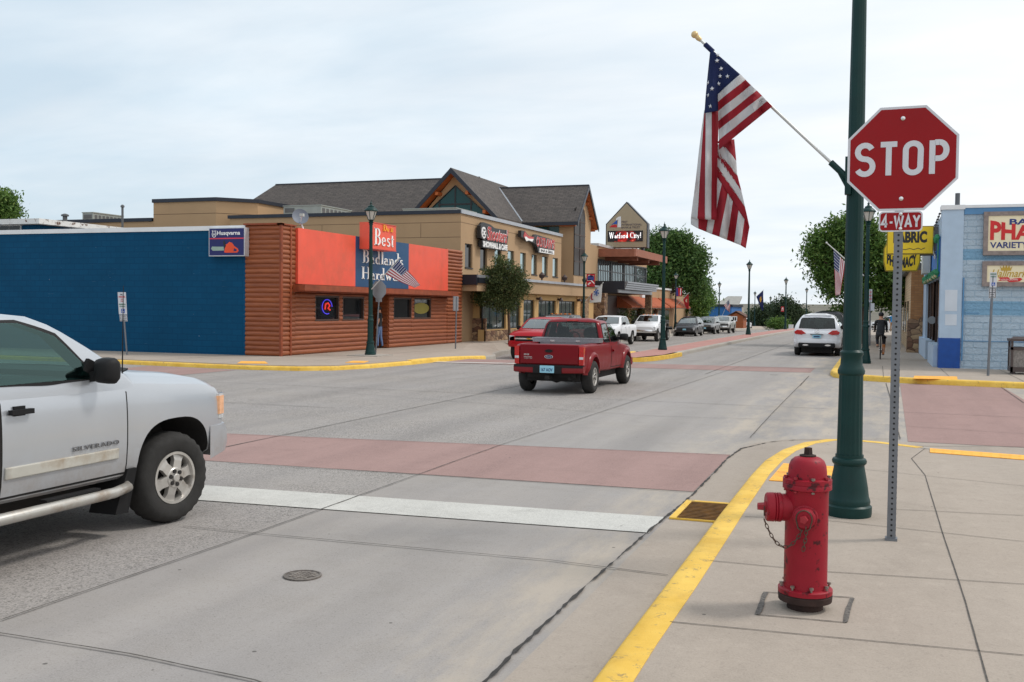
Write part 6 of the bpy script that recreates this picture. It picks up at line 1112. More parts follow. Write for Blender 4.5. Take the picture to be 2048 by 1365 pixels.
q = MB(); q.prism([(1.05, -.905, 1.36), (1.30, -.955, 1.33), (1.22, -.945, 1.44), (1.12, -.925, 1.49)], (0, -.03, 0)); q.build('mirror_base', m_blkp, t)

# ---- dark red pickup turning through the junction
red = paint('dark_red_paint', S(122, 10, 24), 0.0, 0.12, 0.16)
PR = dict(paint=red, r=.37, rim=.205, tw=.26, track=.74, wx=(1.60, -1.60), arch=.44, archdz=.03, flare=.05, spokes=5, handle=red, group=None,
  body=[(-2.32, .58, 1.05, 1.07, .795), (-2.24, .52, 1.10, 1.115, .815), (-1.6, .48, 1.11, 1.12, .825), (-.7, .46, 1.10, 1.12, .825), (0, .44, 1.09, 1.12, .825), (.95, .44, 1.06, 1.12, .825), (1.2, .44, 1.04, 1.11, .825), (1.6, .46, 1.00, 1.07, .82), (2.1, .50, .95, 1.01, .79), (2.32, .55, .88, .94, .72), (2.40, .60, .80, .86, .66)],
  cab=[(1.0, 1.22, -.67, .80, .12), (1.10, 1.08, -.66, .79, .12), (1.25, .84, -.645, .755, .11), (1.4, .60, -.62, .715, .10), (1.54, .36, -.58, .675, .08), (1.62, .16, -.52, .62, .06), (1.665, -.02, -.44, .52, .04), (1.68, -.15, -.35, .35, .02)],
  doors=[(.02, 1.12)], side_windows=[([(.08, 1.13), (.4, 1.13), (.86, 1.12)], [(.06, 1.55), (.24, 1.55), (.36, 1.51), (.80, 1.17)]), ([(-.55, 1.14), (-.02, 1.13)], [(-.46, 1.53), (-.04, 1.55)])],
  ws=(1.16, 1.56), rw=(1.16, 1.575), rww=.86, mirror=(.84, 1.22), mirror_size=(.06, .11, .085), bed=(-2.2, -.76, .66, 1.0, .62))
PR['side_windows'][0] = ([(.08, 1.13), (.45, 1.13), (.84, 1.125)], [(.06, 1.55), (.36, 1.53), (.82, 1.15)])
t, B_, K = vehicle('pickup_truck', 'dark red pickup crossing the junction with a silver toolbox behind its cab', 'pickup truck', (-6.83, 23.7, 0), NORTH, PR)
tg = box_part(t, 'tailgate', red, (-2.362, -.685, .665, -2.315, .685, 1.105), bev=.018)
q = MB(); q.prism([(-2.364, .09*math.cos(a)+.0, .965+.036*math.sin(a)) for a in np.linspace(0, 2*math.pi, 17)[:-1]], (-.018, 0, 0)); q.build('handle', m_blkp, tg)
for rr, mt_, d in ((1.0, m_chr, 0), (.86, M('emblem_navy', S(24, 40, 90), 0.3), .004)):
    q = MB(); q.prism([(-2.364-d, .10*rr*math.cos(a), .835+.042*rr*math.sin(a)) for a in np.linspace(0, 2*math.pi, 21)[:-1]], (-.008, 0, 0)); q.build('badge', mt_, tg)
q = MB(); fit_text(q, 'Ford', fr_back(-2.377, .062, .817), .124, .04, depth=.003, shear=.3); q.build('lettering', m_chr, tg, fix=False); q = MB(); fit_text(q, 'EDGE', fr_back(-2.364, .58, .86), .12, .035, bold=.02, depth=.004); q.build('lettering', m_chr, tg, fix=False); q = MB(); fit_text(q, 'RANGER', fr_back(-2.364, .58, .81), .19, .022, bold=.02, depth=.004); fit_text(q, 'SUPER CAB', fr_back(-2.364, .58, .78), .19, .02, depth=.004); q.build('lettering', m_chr, tg, fix=False)
for s_ in (-1, 1):
    ps = [(.695, .665), (.80, .665), (.805, 1.06), (.70, 1.07)]
    q = MB(); q.prism([(-2.372, s_*y, z) for y, z in ps], (.11, 0, 0)); tl = q.build('taillight', m_tail, t); q = MB(); q.box(-2.378, s_*.705, .79, -2.371, s_*.795, .845); q.build('reverse_lens', m_lens, tl)
rs = []; q = MB()
for y in np.linspace(-.81, .81, 19):
    b_ = abs(y)/.81; x = -2.47+.05*b_**4; rs.append([(x+.16, y, .47), (x+.01, y, .47+.03*b_), (x, y, .60), (x+.02, y, .635), (x+.16, y, .635)])
q.rings(rs); bp_ = q.build('bumper', red, t, 40); q = MB(); rs = []
for y in np.linspace(-.80, .80, 19): b_ = abs(y)/.8; x = -2.475+.05*b_**4; rs.append([(x, y, .6), (x+.012, y, .652), (x+.15, y, .652), (x+.15, y, .6)])
q.rings(rs); q.build('step_pad', m_blkp, bp_); box_part(t, 'plate_recess', m_blkp, (-2.485, -.33, .475, -2.44, .33, .62)); pl_ = box_part(t, 'licence_plate', m_plate, (-2.497, -.165, .485, -2.487, .165, .645)); q = MB(); fit_text(q, '167 AOV', fr_back(-2.498, .135, .515), .27, .075, bold=.02, depth=.003); q.build('lettering', M('plate_blue_ink', S(20, 60, 110), 0.5), pl_, fix=False)
m_tool = M('checker_aluminium', S(150, 152, 156), 0.4, 0.6, var=0.15, scale=30, bump=0.5, bscale=90); tb = box_part(t, 'toolbox', m_tool, (-1.12, -.80, 1.12, -.70, .80, 1.20), (-1.10, -.62, .8, -.72, .62, 1.12)); box_part(tb, 'latch', m_chr, (-1.135, -.36, 1.13, -1.12, -.26, 1.17), (-1.135, .26, 1.13, -1.12, .36, 1.17)); q = MB(); q.box(-1.13, -.81, 1.2, -.69, .81, 1.222); q.build('lid', m_tool, tb)
box_part(t, 'high_stop_lamp', m_tail, (-.56, -.13, 1.61, -.47, .13, 1.645)); box_part(t, 'hitch', m_under, (-2.5, -.05, .34, -2.2, .05, .42), (-2.2, -.55, .36, -2.1, .55, .46)); q = MB(); q.tube([(-2.3, -.45, .36), (-1.9, -.45, .37)], .03, 8); q.lathe([(.12, -.12), (.16, 0), (.12, .12)], (-1.6, .05, .36), (0, 1, 0), 12); q.build('exhaust', m_under, t)
q = MB(); 
for s_ in (-1, 1): q.sphere((-.3, s_*.32, 1.32), .12, 10, 8, (.5, 1, 1.1))
builds(q, 'headrest', m_blkp, t, 60); lamp_prism(t, 'headlight', m_lens, [(.46, .72), (.70, .74), (.68, .88), (.46, .88)], 2.30, .1); box_part(t, 'grille', m_blkp, (2.3, -.44, .70, 2.43, .44, .86)); box_part(t, 'front_bumper', red, (2.3, -.78, .44, 2.5, .78, .66), bev=.04)

# ---- white crossover parked on the right, seen from behind
wht = paint('white_paint', S(232, 234, 238), 0.0, 0.25)
PB = dict(paint=wht, r=.375, rim=.24, tw=.25, track=.83, wx=(1.50, -1.52), arch=.43, spokes=6,
  body=[(-2.52, .52, .88, .96, .80), (-2.46, .46, .98, 1.06, .90), (-2.2, .36, 1.06, 1.12, .96), (-1.52, .32, 1.08, 1.12, .985), (0, .30, 1.04, 1.10, .98), (1.0, .30, 1.02, 1.10, .975), (1.5, .32, .98, 1.06, .97), (2.1, .36, .90, .98, .93), (2.4, .42, .78, .86, .82), (2.52, .50, .70, .76, .70)],
  cab=[(1.0, 1.35, -2.42, .95, .18), (1.10, 1.20, -2.40, .94, .18), (1.3, .88, -2.28, .885, .16), (1.5, .50, -2.10, .77, .14), (1.66, .10, -1.95, .67, .10), (1.75, -.25, -1.85, .56, .06), (1.79, -.5, -1.7, .5, .04), (1.80, -.7, -1.5, .3, .02)],
  doors=[(-.95, .08), (.10, 1.1)], side_windows=[([(-.9, 1.13), (.0, 1.12)], [(-.85, 1.58), (.0, 1.62)]), ([(.1, 1.12), (.95, 1.12)], [(.08, 1.62), (.30, 1.56), (.9, 1.16)]), ([(-1.95, 1.2), (-1.0, 1.14)], [(-1.75, 1.5), (-1.0, 1.58)])],
  ws=(1.16, 1.64), rw=(1.17, 1.60), rww=.90, rwlow=.86, mirror=(.72, 1.17), mirror_size=(.07, .11, .08))
t, B_, K = vehicle('crossover_car', 'white crossover parked at the right kerb, its back towards us', 'car', (-2.36, 46.7, 0), NORTH, PB)
lamp_prism(t, 'taillight', m_tail, [(.44, .96), (.62, .90), (.88, .93), (.92, 1.02), (.80, 1.10), (.62, 1.09)], -2.56, .2); box_part(t, 'bumper', m_blkp, (-2.60, -.74, .36, -2.4, .74, .56), bev=.04); q = MB(); rs = []
for y in np.linspace(-.93, .93, 17): b_ = abs(y)/.93; x = -2.60+.16*b_**3; rs.append([(x+.2, y, .50), (x, y, .56), (x-.01, y, .68), (x+.04, y, .74), (x+.2, y, .74)])
q.rings(rs); q.build('bumper', wht, t, 45); pl_ = box_part(t, 'licence_plate', m_plate, (-2.585, -.17, .765, -2.57, .17, .90)); q = MB(); fit_text(q, '124 BNT', fr_back(-2.586, .14, .80), .28, .06, bold=.02, depth=.003) if False else q.box(-2.590, -.12, .80, -2.586, .12, .86); q.build('lettering', M('plate_blue_ink', (0, 0, 0)), pl_); box_part(t, 'plate_garnish', m_blkp, (-2.59, -.26, .905, -2.53, .26, .925))
q = MB(); stroke_into(q, [(.085*math.cos(a), .085*math.sin(a)) for a in np.linspace(0, 2*math.pi, 19)[:-1]], .014, fr_back(-2.53, 0, 1.055), .03, True); stroke_into(q, [(-.06, -.05), (.06, .05)], .014, fr_back(-2.53, 0, 1.055), .03); q.build('badge', m_chr, t); q = MB(); q.box(-1.95, -.55, 1.69, -1.75, .55, 1.73); q.build('spoiler', wht, t)
q = MB(); [q.prism([(-2.605, s_*(.45+.12*math.cos(a)), .47+.035*math.sin(a)) for a in np.linspace(0, 2*math.pi, 13)[:-1]], (.06, 0, 0)) for s_ in (-1, 1)]; builds(q, 'tailpipe', m_chr, t)

# ---- generic builders for the parked row
def truck_params(pm, sc=1.0, **k):
    P = dict(PS); P.update(paint=pm, handle=pm, glass=m_glassv, steer=0.0, sw=.62, mirror_size=(.06, .10, .09)); P.update(k); return P
def front_kit(t, pm, z0, w_, x, gr=(.86, 1.06), chrome=m_chr, lens=m_lens, cross=True, bump=m_chr):
    box_part(t, 'grille', m_blkp, (x-.12, -w_*.64, gr[0], x+.012, w_*.64, gr[1])); 
    if cross: box_part(t, 'grille_bar', chrome, (x-.1, -w_*.66, (gr[0]+gr[1])/2-.03, x+.03, w_*.66, (gr[0]+gr[1])/2+.03))
    lamp_prism(t, 'headlight', lens, [(w_*.68, gr[0]), (w_*.93, gr[0]+.01), (w_*.94, gr[1]+.02), (w_*.68, gr[1])], x-.16, .165)
    rs = []; q = MB()
    for y in np.linspace(-w_, w_, 19): b_ = abs(y)/w_; xx = x+.10-.2*b_**3; rs.append([(xx-.2, y, z0), (xx, y, z0+.03), (xx+.03, y, z0+.14), (xx, y, z0+.25), (xx-.2, y, z0+.25)])
    q.rings(rs); q.build('bumper', bump, t, 40)
def plate(t, x): box_part(t, 'licence_plate', m_plate, (x, -.15, .56, x+.012, .15, .70))
red2 = paint('bright_red_paint', S(172, 18, 32), 0.0, 0.15, 0.2)
t, B_, K = vehicle('pickup_truck', 'brighter red pickup with chrome grille half hidden behind the dark red one', 'pickup truck', (-14.3, 44.7, gwest(44)), SOUTH, truck_params(red2)); front_kit(t, red2, .56, .99, 2.90, (.84, 1.06), bump=red2); plate(t, 3.05); q = MB(); q.prism([(2.94, -.14, .94), (2.94, -.05, .985), (2.94, .14, .96), (2.94, .05, .915)], (.02, 0, 0)); q.build('badge', M('gold_badge', S(190, 150, 60), 0.35, 0.5), t)
black = paint('black_paint_car', S(26, 27, 30), 0.1, 0.1)
t, B_, K = vehicle('pickup_truck', 'black pickup with roof lights parked by the kerb below the small tree', 'pickup truck', (-15.95, 52.2, gwest(52)+.10), SOUTH, truck_params(black)); front_kit(t, black, .56, .99, 2.90)
q = MB(); [q.box(.30, -.5+.25*i-.05, 1.87, .42, -.5+.25*i+.05, 1.92) for i in range(5)]; builds(q, 'roof_light', m_amb, t)
t, B_, K = vehicle('pickup_truck', 'white pickup parked between the dark red pickup and the flatbed', 'pickup truck', (-15.95, 63, gwest(62)), SOUTH, truck_params(wht)); front_kit(t, wht, .56, .99, 2.90); plate(t, 3.05)
# flatbed: cab on its own short body, dark deck behind
PF = dict(truck_params(wht, doors=[(.30, 1.45)], r=.42, arch=.50, body=[(-.75, .62, 1.34, 1.36, .93), (-.3, .60, 1.35, 1.37, .94), (1.0, .58, 1.33, 1.37, .94), (1.6, .58, 1.30, 1.40, .90), (2.0, .62, 1.22, 1.36, .95), (2.45, .68, 1.14, 1.28, .93), (2.66, .72, 1.04, 1.14, .86), (2.74, .76, .98, 1.06, .74)], cab=[(1.25, 1.70, -.72, .92, .14), (1.38, 1.5, -.71, .91, .14), (1.55, 1.22, -.70, .86, .12), (1.72, .94, -.68, .80, .1), (1.83, .72, -.66, .75, .08), (1.90, .5, -.6, .68, .06), (1.93, .2, -.5, .5, .03)], side_windows=[([(-.1, 1.42), (1.02, 1.40)], [(-.1, 1.82), (.42, 1.80), (.98, 1.46)])], ws=(1.45, 1.83), rw=(1.45, 1.8))); PF.pop('bed'); PF['wx'] = (2.0, -1.6); PF['tw'] = .28; PF['track'] = .86
PFb = dict(PF); PFb['archdz'] = .06
t, B_, K = vehicle('flatbed_truck', 'white flatbed truck with empty dark deck parked ahead of the white pickup', 'truck', (-15.75, 74, gwest(73)), SOUTH, PFb); front_kit(t, wht, .60, .93, 2.70, (.86, 1.05), bump=m_chr)
box_part(t, 'deck', m_blkp, (-2.9, -1.05, .92, -.85, 1.05, 1.02), (-2.9, -1.05, .78, -2.8, 1.05, .92)); q = MB(); [q.tube([(-.88, s_*.8, 1.0), (-.88, s_*.8, 1.7), (-.88, s_*.5, 1.95), (-.88, 0, 1.97)], .03, 6) for s_ in (-1, 1)]; q.build('headache_rack', m_blkp, t); q = MB(); [q.box(.34, -.5+.25*i-.05, 1.92, .46, -.5+.25*i+.05, 1.965) for i in range(5)]; builds(q, 'roof_light', m_amb, t)
# SUVs
def suv_params(pm, **k):
    P = dict(PB); P.update(paint=pm); P.update(k); return P
boxy = dict(body=[(-2.35, .50, 1.0, 1.06, .86), (-2.25, .44, 1.08, 1.10, .91), (-1.45, .40, 1.08, 1.12, .93), (0, .40, 1.07, 1.12, .93), (1.0, .40, 1.06, 1.14, .925), (1.5, .42, 1.03, 1.12, .92), (2.0, .46, .98, 1.06, .89), (2.28, .52, .90, .97, .80), (2.34, .56, .84, .9, .72)], cab=[(1.0, 1.30, -2.28, .90, .12), (1.12, 1.14, -2.26, .89, .12), (1.3, .92, -2.22, .85, .11), (1.5, .66, -2.16, .79, .1), (1.65, .44, -2.1, .74, .08), (1.73, .25, -2.0, .66, .05), (1.76, 0, -1.8, .5, .03)], side_windows=[([(-.85, 1.15), (-.03, 1.14)], [(-.83, 1.6), (-.03, 1.62)]), ([(.08, 1.14), (.88, 1.13)], [(.08, 1.62), (.40, 1.56), (.84, 1.2)]), ([(-2.05, 1.16), (-.95, 1.15)], [(-1.95, 1.56), (-.95, 1.6)])], wx=(1.42, -1.38), rw=(1.18, 1.62), ws=(1.18, 1.65), mirror=(.74, 1.2))
dk = paint('charcoal_paint', S(40, 42, 48), 0.3, 0.15); grey = paint('grey_paint', S(128, 130, 132), 0.4, 0.3); slv2 = paint('pewter_paint', S(168, 168, 166), 0.4, 0.4)
t, B_, K = vehicle('sport_utility_car', 'black sport utility parked at the left kerb, first past the median lamp', 'car', (-16.1, 92.3, gwest(92)), SOUTH, suv_params(dk)); front_kit(t, dk, .36, .93, 2.46, (.55, .76), cross=False, bump=dk); plate(t, 2.60)
t, B_, K = vehicle('sport_utility_car', 'boxy grey sport utility parked just behind the black one', 'car', (-16.3, 104.6, gwest(104)), SOUTH, suv_params(grey, **boxy)); front_kit(t, grey, .46, .90, 2.34, (.72, .90), bump=m_blkp); plate(t, 2.48)
t, B_, K = vehicle('pickup_truck', 'pewter silver pickup parked behind the boxy grey sport utility', 'pickup truck', (-15.8, 112, gwest(111)), SOUTH, truck_params(slv2)); front_kit(t, slv2, .56, .99, 2.90)
t, B_, K = vehicle('sport_utility_car', 'white sport utility seen from behind near the timber shed', 'car', (-18.2, 150, gwest(150)), NORTH, suv_params(wht, **boxy)); lamp_prism(t, 'taillight', m_tail, [(.76, .8), (.88, .8), (.87, 1.12), (.76, 1.12)], -2.36, .1); box_part(t, 'bumper', m_blkp, (-2.5, -.86, .48, -2.3, .86, .70), bev=.03); plate(t, -2.38)
t, B_, K = vehicle('sport_utility_car', 'pale sport utility mostly hidden behind the boxy grey one', 'car', (-17.9, 119, gwest(119)), SOUTH, suv_params(wht, **boxy)); front_kit(t, wht, .46, .90, 2.34, (.72, .90), bump=m_blkp)
t, B_, K = vehicle('sport_utility_car', 'dark sport utility parked directly ahead of the white crossover', 'car', (-2.3, 54.5, gz(54)), NORTH, suv_params(dk, body=[(x, a+.03, b_+.1, c_+.1, d_) for x, a, b_, c_, d_ in PB['body']], cab=[(z+.12, a, b_, c_, d_) for z, a, b_, c_, d_ in PB['cab']], side_windows=[([(x, z+.12) for x, z in a], [(x, z+.12) for x, z in b_]) for a, b_ in PB['side_windows']], ws=(1.28, 1.76), rw=(1.28, 1.72), mirror=(.72, 1.29))); lamp_prism(t, 'taillight', m_tail, [(.7, .9), (.88, .93), (.9, 1.2), (.74, 1.2)], -2.5, .2)
maroon = paint('maroon_paint', S(84, 22, 30), 0.1, 0.15)
t, B_, K = vehicle('sport_utility_car', 'maroon sport utility glimpsed left of the tall near lamp post', 'car', (-1.95, 62.5, gz(62)), NORTH, suv_params(maroon, **boxy)); lamp_prism(t, 'taillight', m_tail, [(.76, .8), (.88, .8), (.87, 1.12), (.76, 1.12)], -2.36, .1)
t, B_, K = vehicle('parked_car', 'small white car far down the right kerb behind the cyclist', 'car', (1.5, 118, gz(118)), NORTH+.9, suv_params(wht)); 
# ================================================================ street furniture
m_grn = M('dark_green_paint', S(8, 50, 48), 0.45, var=0.14, scale=4, spec=0.3); m_lglass = M('frosted_lantern_glass', (0.55, 0.53, 0.48), 0.25, var=0.1)
LH = 5.35
def make_lamp(loc, label, nseg=40):
    t = thing('street_lamp', label, 'street lamp', loc, 0, 'green street lamps', local=True)
    q = MB(); q.lathe([(.19, 0), (.195, .03), (.195, .085), (.178, .10), (.182, .13), (.176, .15), (.168, .17), (.160, .24), (.145, .33), (.130, .41), (.126, .44), (.142, .455), (.146, .475), (.138, .495), (.118, .505), (.118, .53)], n=nseg); q.build('base', m_grn, t, 40)
    q = MB(); q.lathe([(.108, .52), (.104, .80), (.100, 1.22), (.112, 1.235), (.114, 1.26), (.104, 1.285), (.092, 1.31), (.088, 1.38), (.098, 1.40), (.098, 1.42), (.080, 1.44)], n=96, flute=(16, .07, .54, 1.21)); q.build('fluted_shaft', m_grn, t, 30)
    q = MB(); q.lathe([(.079, 1.43), (.074, 2.4), (.066, 3.6), (.058, 4.62), (.072, 4.63), (.072, 4.66), (.052, 4.68)], n=64, flute=(16, .05, 1.5, 4.6)); q.build('shaft', m_grn, t, 30)
    q = MB(); q.lathe([(.05, 4.66), (.085, 4.70), (.09, 4.73), (.06, 4.75), (.10, 4.79), (.10, 4.81)], n=20); q.lathe([(.24, 5.10), (.25, 5.12), (.245, 5.14), (.17, 5.22), (.12, 5.25), (.115, 5.29), (.05, 5.32), (.03, 5.36), (.045, 5.385), (.03, 5.41), (.012, 5.45), (.004, 5.52)], n=20)
    for a in range(6): b_ = a*math.pi/3; q.tube([(.10*math.cos(b_), .10*math.sin(b_), 4.80), (.215*math.cos(b_), .215*math.sin(b_), 5.11)], .012, 5)
    l_ = q.build('lantern', m_grn, t, 40); q = MB(); q.lathe([(.095, 4.805), (.205, 5.105)], n=12); q.build('lantern_glass', m_lglass, l_, 20)
    return t
lamp0 = make_lamp((-0.20, 9.24, 0.15), 'nearest street lamp, a tall dark green post rising past the stop sign')
lamp0.children[0].name = 'base'
def lamp(x, y, label): return dup(lamp0, (x, y, 0.15+gz(y)), 0.7, label)
lamp(-0.35, 36.2, 'dark green street lamp on the far right pavement just behind the near lamp post'); lamp(-16.9, 32.0, 'street lamp in front of the log hardware store doorway')
lamp(-8.68, 43.2, 'first street lamp on the red median, right of the glowing bank screen'); lamp(-8.85, 75.5, 'second street lamp on the red median, standing clear against the sky'); lamp(-9.0, 109, 'third street lamp on the red median, near the white crossover'); lamp(-9.0, 142, 'fourth street lamp far along the red median')
lamp(-17.84, 63, 'street lamp carrying a red and blue banner before the bank tower'); lamp(-18.1, 96, 'street lamp with a banner beside the rust orange awnings'); lamp(-17.7, 121.5, 'street lamp in front of the far blue building'); lamp(-17.84, 160, 'street lamp carrying the drooping navy flag'); lamp(-18.0, 186, 'farthest left street lamp, thin against the prairie hill'); lamp(-18.1, 225, 'small far street lamp before the dark trees')
q = thing('lamp_plinth', 'square concrete footing under the street lamp by the log store', 'plinth', (-16.9, 32, .15)); g = MB(); g.box(-17.5, 31.4, .151, -16.3, 32.6, .18); g.build('block', m_kerb, q)
# flag bracket on the near lamp and its pole
m_alu = M('white_flag_pole', S(196, 198, 196), 0.4, 0.3); FY0 = 9.15
pa, pb = at(1690, 352, FY0), at(1394, 74, FY0); dv = (pb-pa).normalized()
US_BLUE, US_RED, US_WHT = S(28, 44, 96), S(168, 36, 52), S(216, 216, 218)
def cloth(name, col):
    mt, t_, b_ = newmat(name); k = NB(t_); v = k.map(); c = k.mix(k.rng(k.noise(v, 7, 4), 0.3, 0.7), tuple(x*.86 for x in col), tuple(min(1, x*1.06) for x in col)); t_.links.new(c, b_.inputs['Base Color']); b_.inputs['Roughness'].default_value = 0.8
    wv = k.noise(k.map((1, 1, .35)), 22, 3); t_.links.new(k.bump(wv, 0.25, 0.01), b_.inputs['Normal'])
    tr = t_.nodes.new('ShaderNodeBsdfTranslucent'); t_.links.new(c, tr.inputs[0]); ms_ = t_.nodes.new('ShaderNodeMixShader'); ms_.inputs[0].default_value = 0.4; o_ = t_.nodes['Material Output']; t_.links.new(b_.outputs[0], ms_.inputs[1]); t_.links.new(tr.outputs[0], ms_.inputs[2]); t_.links.new(ms_.outputs[0], o_.inputs[0]); return mt
c_b, c_r, c_w = cloth('flag_blue', US_BLUE), cloth('flag_red', US_RED), cloth('flag_white', US_WHT)
ft = thing('flag', 'large striped national flag drooping from a pole on the near lamp post', 'flag', tuple(pa)); 
q = MB(); q.tube([pa, pb], .0125, 10); pole = q.build('pole', m_alu, ft, 40); q = MB(); q.sphere(pb+dv*.03, .032, 14, 10); q.lathe([(.016, -.05), (.024, -.02), (.022, .0), (.012, .02)], pb, dv, 12); q.build('finial', M('gold_ball', S(206, 178, 130), 0.35, 0.3), pole, 40)
q = MB(); q.tube([pa-dv*.05, pa+dv*.17], .027, 12); q.box(pa.x+.0, FY0-.03, pa.z-.16, pa.x+.05, FY0+.06, pa.z+.16); q.tube([(pa.x+.03, FY0, pa.z-.12), pa+dv*.1], .014, 8); q.build('bracket', m_grn, ft, 40)
q = MB(); q.tube([at(1410, 89, FY0), at(1426, 104, FY0)], .022, 10); sleeve = q.build('sleeve', c_b, ft, 40)
fl = MB()
def fold(px, py, layer): return FY0 + layer + .034*math.sin(px*.16+py*.014) + .020*math.sin(px*.23-py*.02+1.0) + .012*math.sin(py*.05+px*.04)
def fquad(c, p00, p10, p11, p01, layer, nu=7, nv=12):
    fl.cur = c
    def f(u, v):
        px = (p00[0]*(1-u)+p10[0]*u)*(1-v)+(p01[0]*(1-u)+p11[0]*u)*v; py = (p00[1]*(1-u)+p10[1]*u)*(1-v)+(p01[1]*(1-u)+p11[1]*u)*v
        return at(px, py, fold(px, py, layer))
    fl.grid(f, nu, nv)
B_, R_, W_ = 0, 1, 2
# field near the hoist: blue corner, then six stripes across the pole
fquad(B_, (1421, 97), (1480, 149), (1436, 190), (1412, 190), -.07); fquad(B_, (1412, 190), (1436, 190), (1437, 222), (1409, 227), -.07)
H0, H1, F0, F1 = (1480, 149), (1545, 213), (1435.5, 189), (1438, 300)
ts_h = [0, .17, .34, .51, .67, .84, 1]; ts_f = [0, .135, .30, .48, .64, .83, 1.0]
lerp = lambda a, b_, t_: (a[0]+(b_[0]-a[0])*t_, a[1]+(b_[1]-a[1])*t_)
for i in range(6): fquad((W_, R_)[i % 2], lerp(H0, H1, ts_h[i]), lerp(H0, H1, ts_h[i+1]), lerp(F0, F1, ts_f[i+1]), lerp(F0, F1, ts_f[i]), -.075, 5, 12)
# long strip hanging straight down on the left
for c_, xt0, xt1, xb0, xb1 in ((W_, 1408, 1409, 1382, 1395), (R_, 1409, 1411.5, 1395, 1410), (W_, 1411.5, 1424, 1410, 1422), (R_, 1424, 1437, 1422, 1433)):
    fquad(c_, (xt0, 222), (xt1, 220), ((xt1*.45+xb1*.55), 340), ((xt0*.45+xb0*.55), 340), -.02); fquad(c_, ((xt0*.45+xb0*.55), 340), ((xt1*.45+xb1*.55), 340), (xb1, 441), (xb0, 437+(xb0-1382)*.06), -.02)
# back layer: lower stripes turned towards the right
for c_, a, b_, c2, d in ((R_, (1428, 284), (1468, 279), (1472, 322), (1444, 290)), (W_, (1428, 290), (1446, 288), (1474, 352), (1430, 304)), (W_, (1445, 288), (1448, 290), (1472, 322), (1474, 352)),
    (R_, (1428, 306), (1431, 296), (1475, 352), (1483, 382)), (W_, (1428, 328), (1430, 302), (1483, 382), (1490, 414)), (R_, (1428, 344), (1428, 322), (1490, 414), (1499, 455))):
    fquad(c_, a, b_, c2, d, .035, 6, 10)
top = [(1432, 345), (1445, 362), (1456, 380), (1467, 399), (1478, 417), (1489, 436), (1499, 455)]; bot = [(1412, 464), (1424, 469), (1439, 474), (1453, 480), (1469, 486), (1481, 491), (1491, 497)]
for i in range(6): fquad((W_, R_)[i % 2], top[i], top[i+1], bot[i+1], bot[i], .045, 5, 12)
fquad(R_, (1397, 436), (1420, 440), (1412, 464), (1397, 458), .05, 5, 6); fquad(W_, (1382, 437), (1397, 436), (1397, 458), (1382, 449), .05, 5, 6); fquad(R_, (1420, 440), (1428, 345), top[0], bot[0], .046, 4, 8)
fl.cur = 3
for sx, sy in ((1442, 138), (1440, 153), (1455, 153.5), (1437, 168), (1417, 191), (1421, 213), (1434, 122), (1436, 110), (1417, 166), (1424, 178)):
    c_ = at(sx, sy, fold(sx, sy, -.07)-.012); 
    pts = [c_+Vector((math.sin(k_*math.pi/5)*(.021 if k_ % 2 == 0 else .0085), 0, math.cos(k_*math.pi/5)*(.021 if k_ % 2 == 0 else .0085))) for k_ in range(10)]; fl.poly([tuple(p_) for p_ in pts])
o = fl.build('cloth', [c_b, c_r, c_w, M('star_white', S(214, 216, 222), 0.7)], ft, 60, fix=False)
bm = bmesh.new(); bm.from_mesh(o.data); bmesh.ops.remove_doubles(bm, verts=bm.verts, dist=.0012); bm.to_mesh(o.data); bm.free(); o.data.shade_smooth(); md = o.modifiers.new('thick', 'SOLIDIFY'); md.thickness = .003
# small flags on the farther lamps
def us_flag_mat():
    mt, t_, b_ = newmat('small_flag_cloth'); k = NB(t_); s3 = k.sep(k.tc.outputs['UV']); st = k.math('MODULO', k.math('FLOOR', k.math('MULTIPLY', s3[1], 13)), 2.0); c = k.mix(st, US_RED, US_WHT); can = k.math('MULTIPLY', k.math('LESS_THAN', s3[0], .42), k.math('GREATER_THAN', s3[1], 6/13)); c = k.mix(can, c, US_BLUE)
    du = k.math('SUBTRACT', k.math('FRACT', k.math('MULTIPLY', s3[0], 14)), .5); dv_ = k.math('SUBTRACT', k.math('FRACT', k.math('MULTIPLY', s3[1], 13)), .5); d2 = k.math('ADD', k.math('MULTIPLY', du, du), k.math('MULTIPLY', dv_, dv_)); c = k.mix(k.math('MULTIPLY', can, k.math('LESS_THAN', d2, .06)), c, US_WHT)
    t_.links.new(c, b_.inputs['Base Color']); b_.inputs['Roughness'].default_value = .8; return mt
m_usf = us_flag_mat()
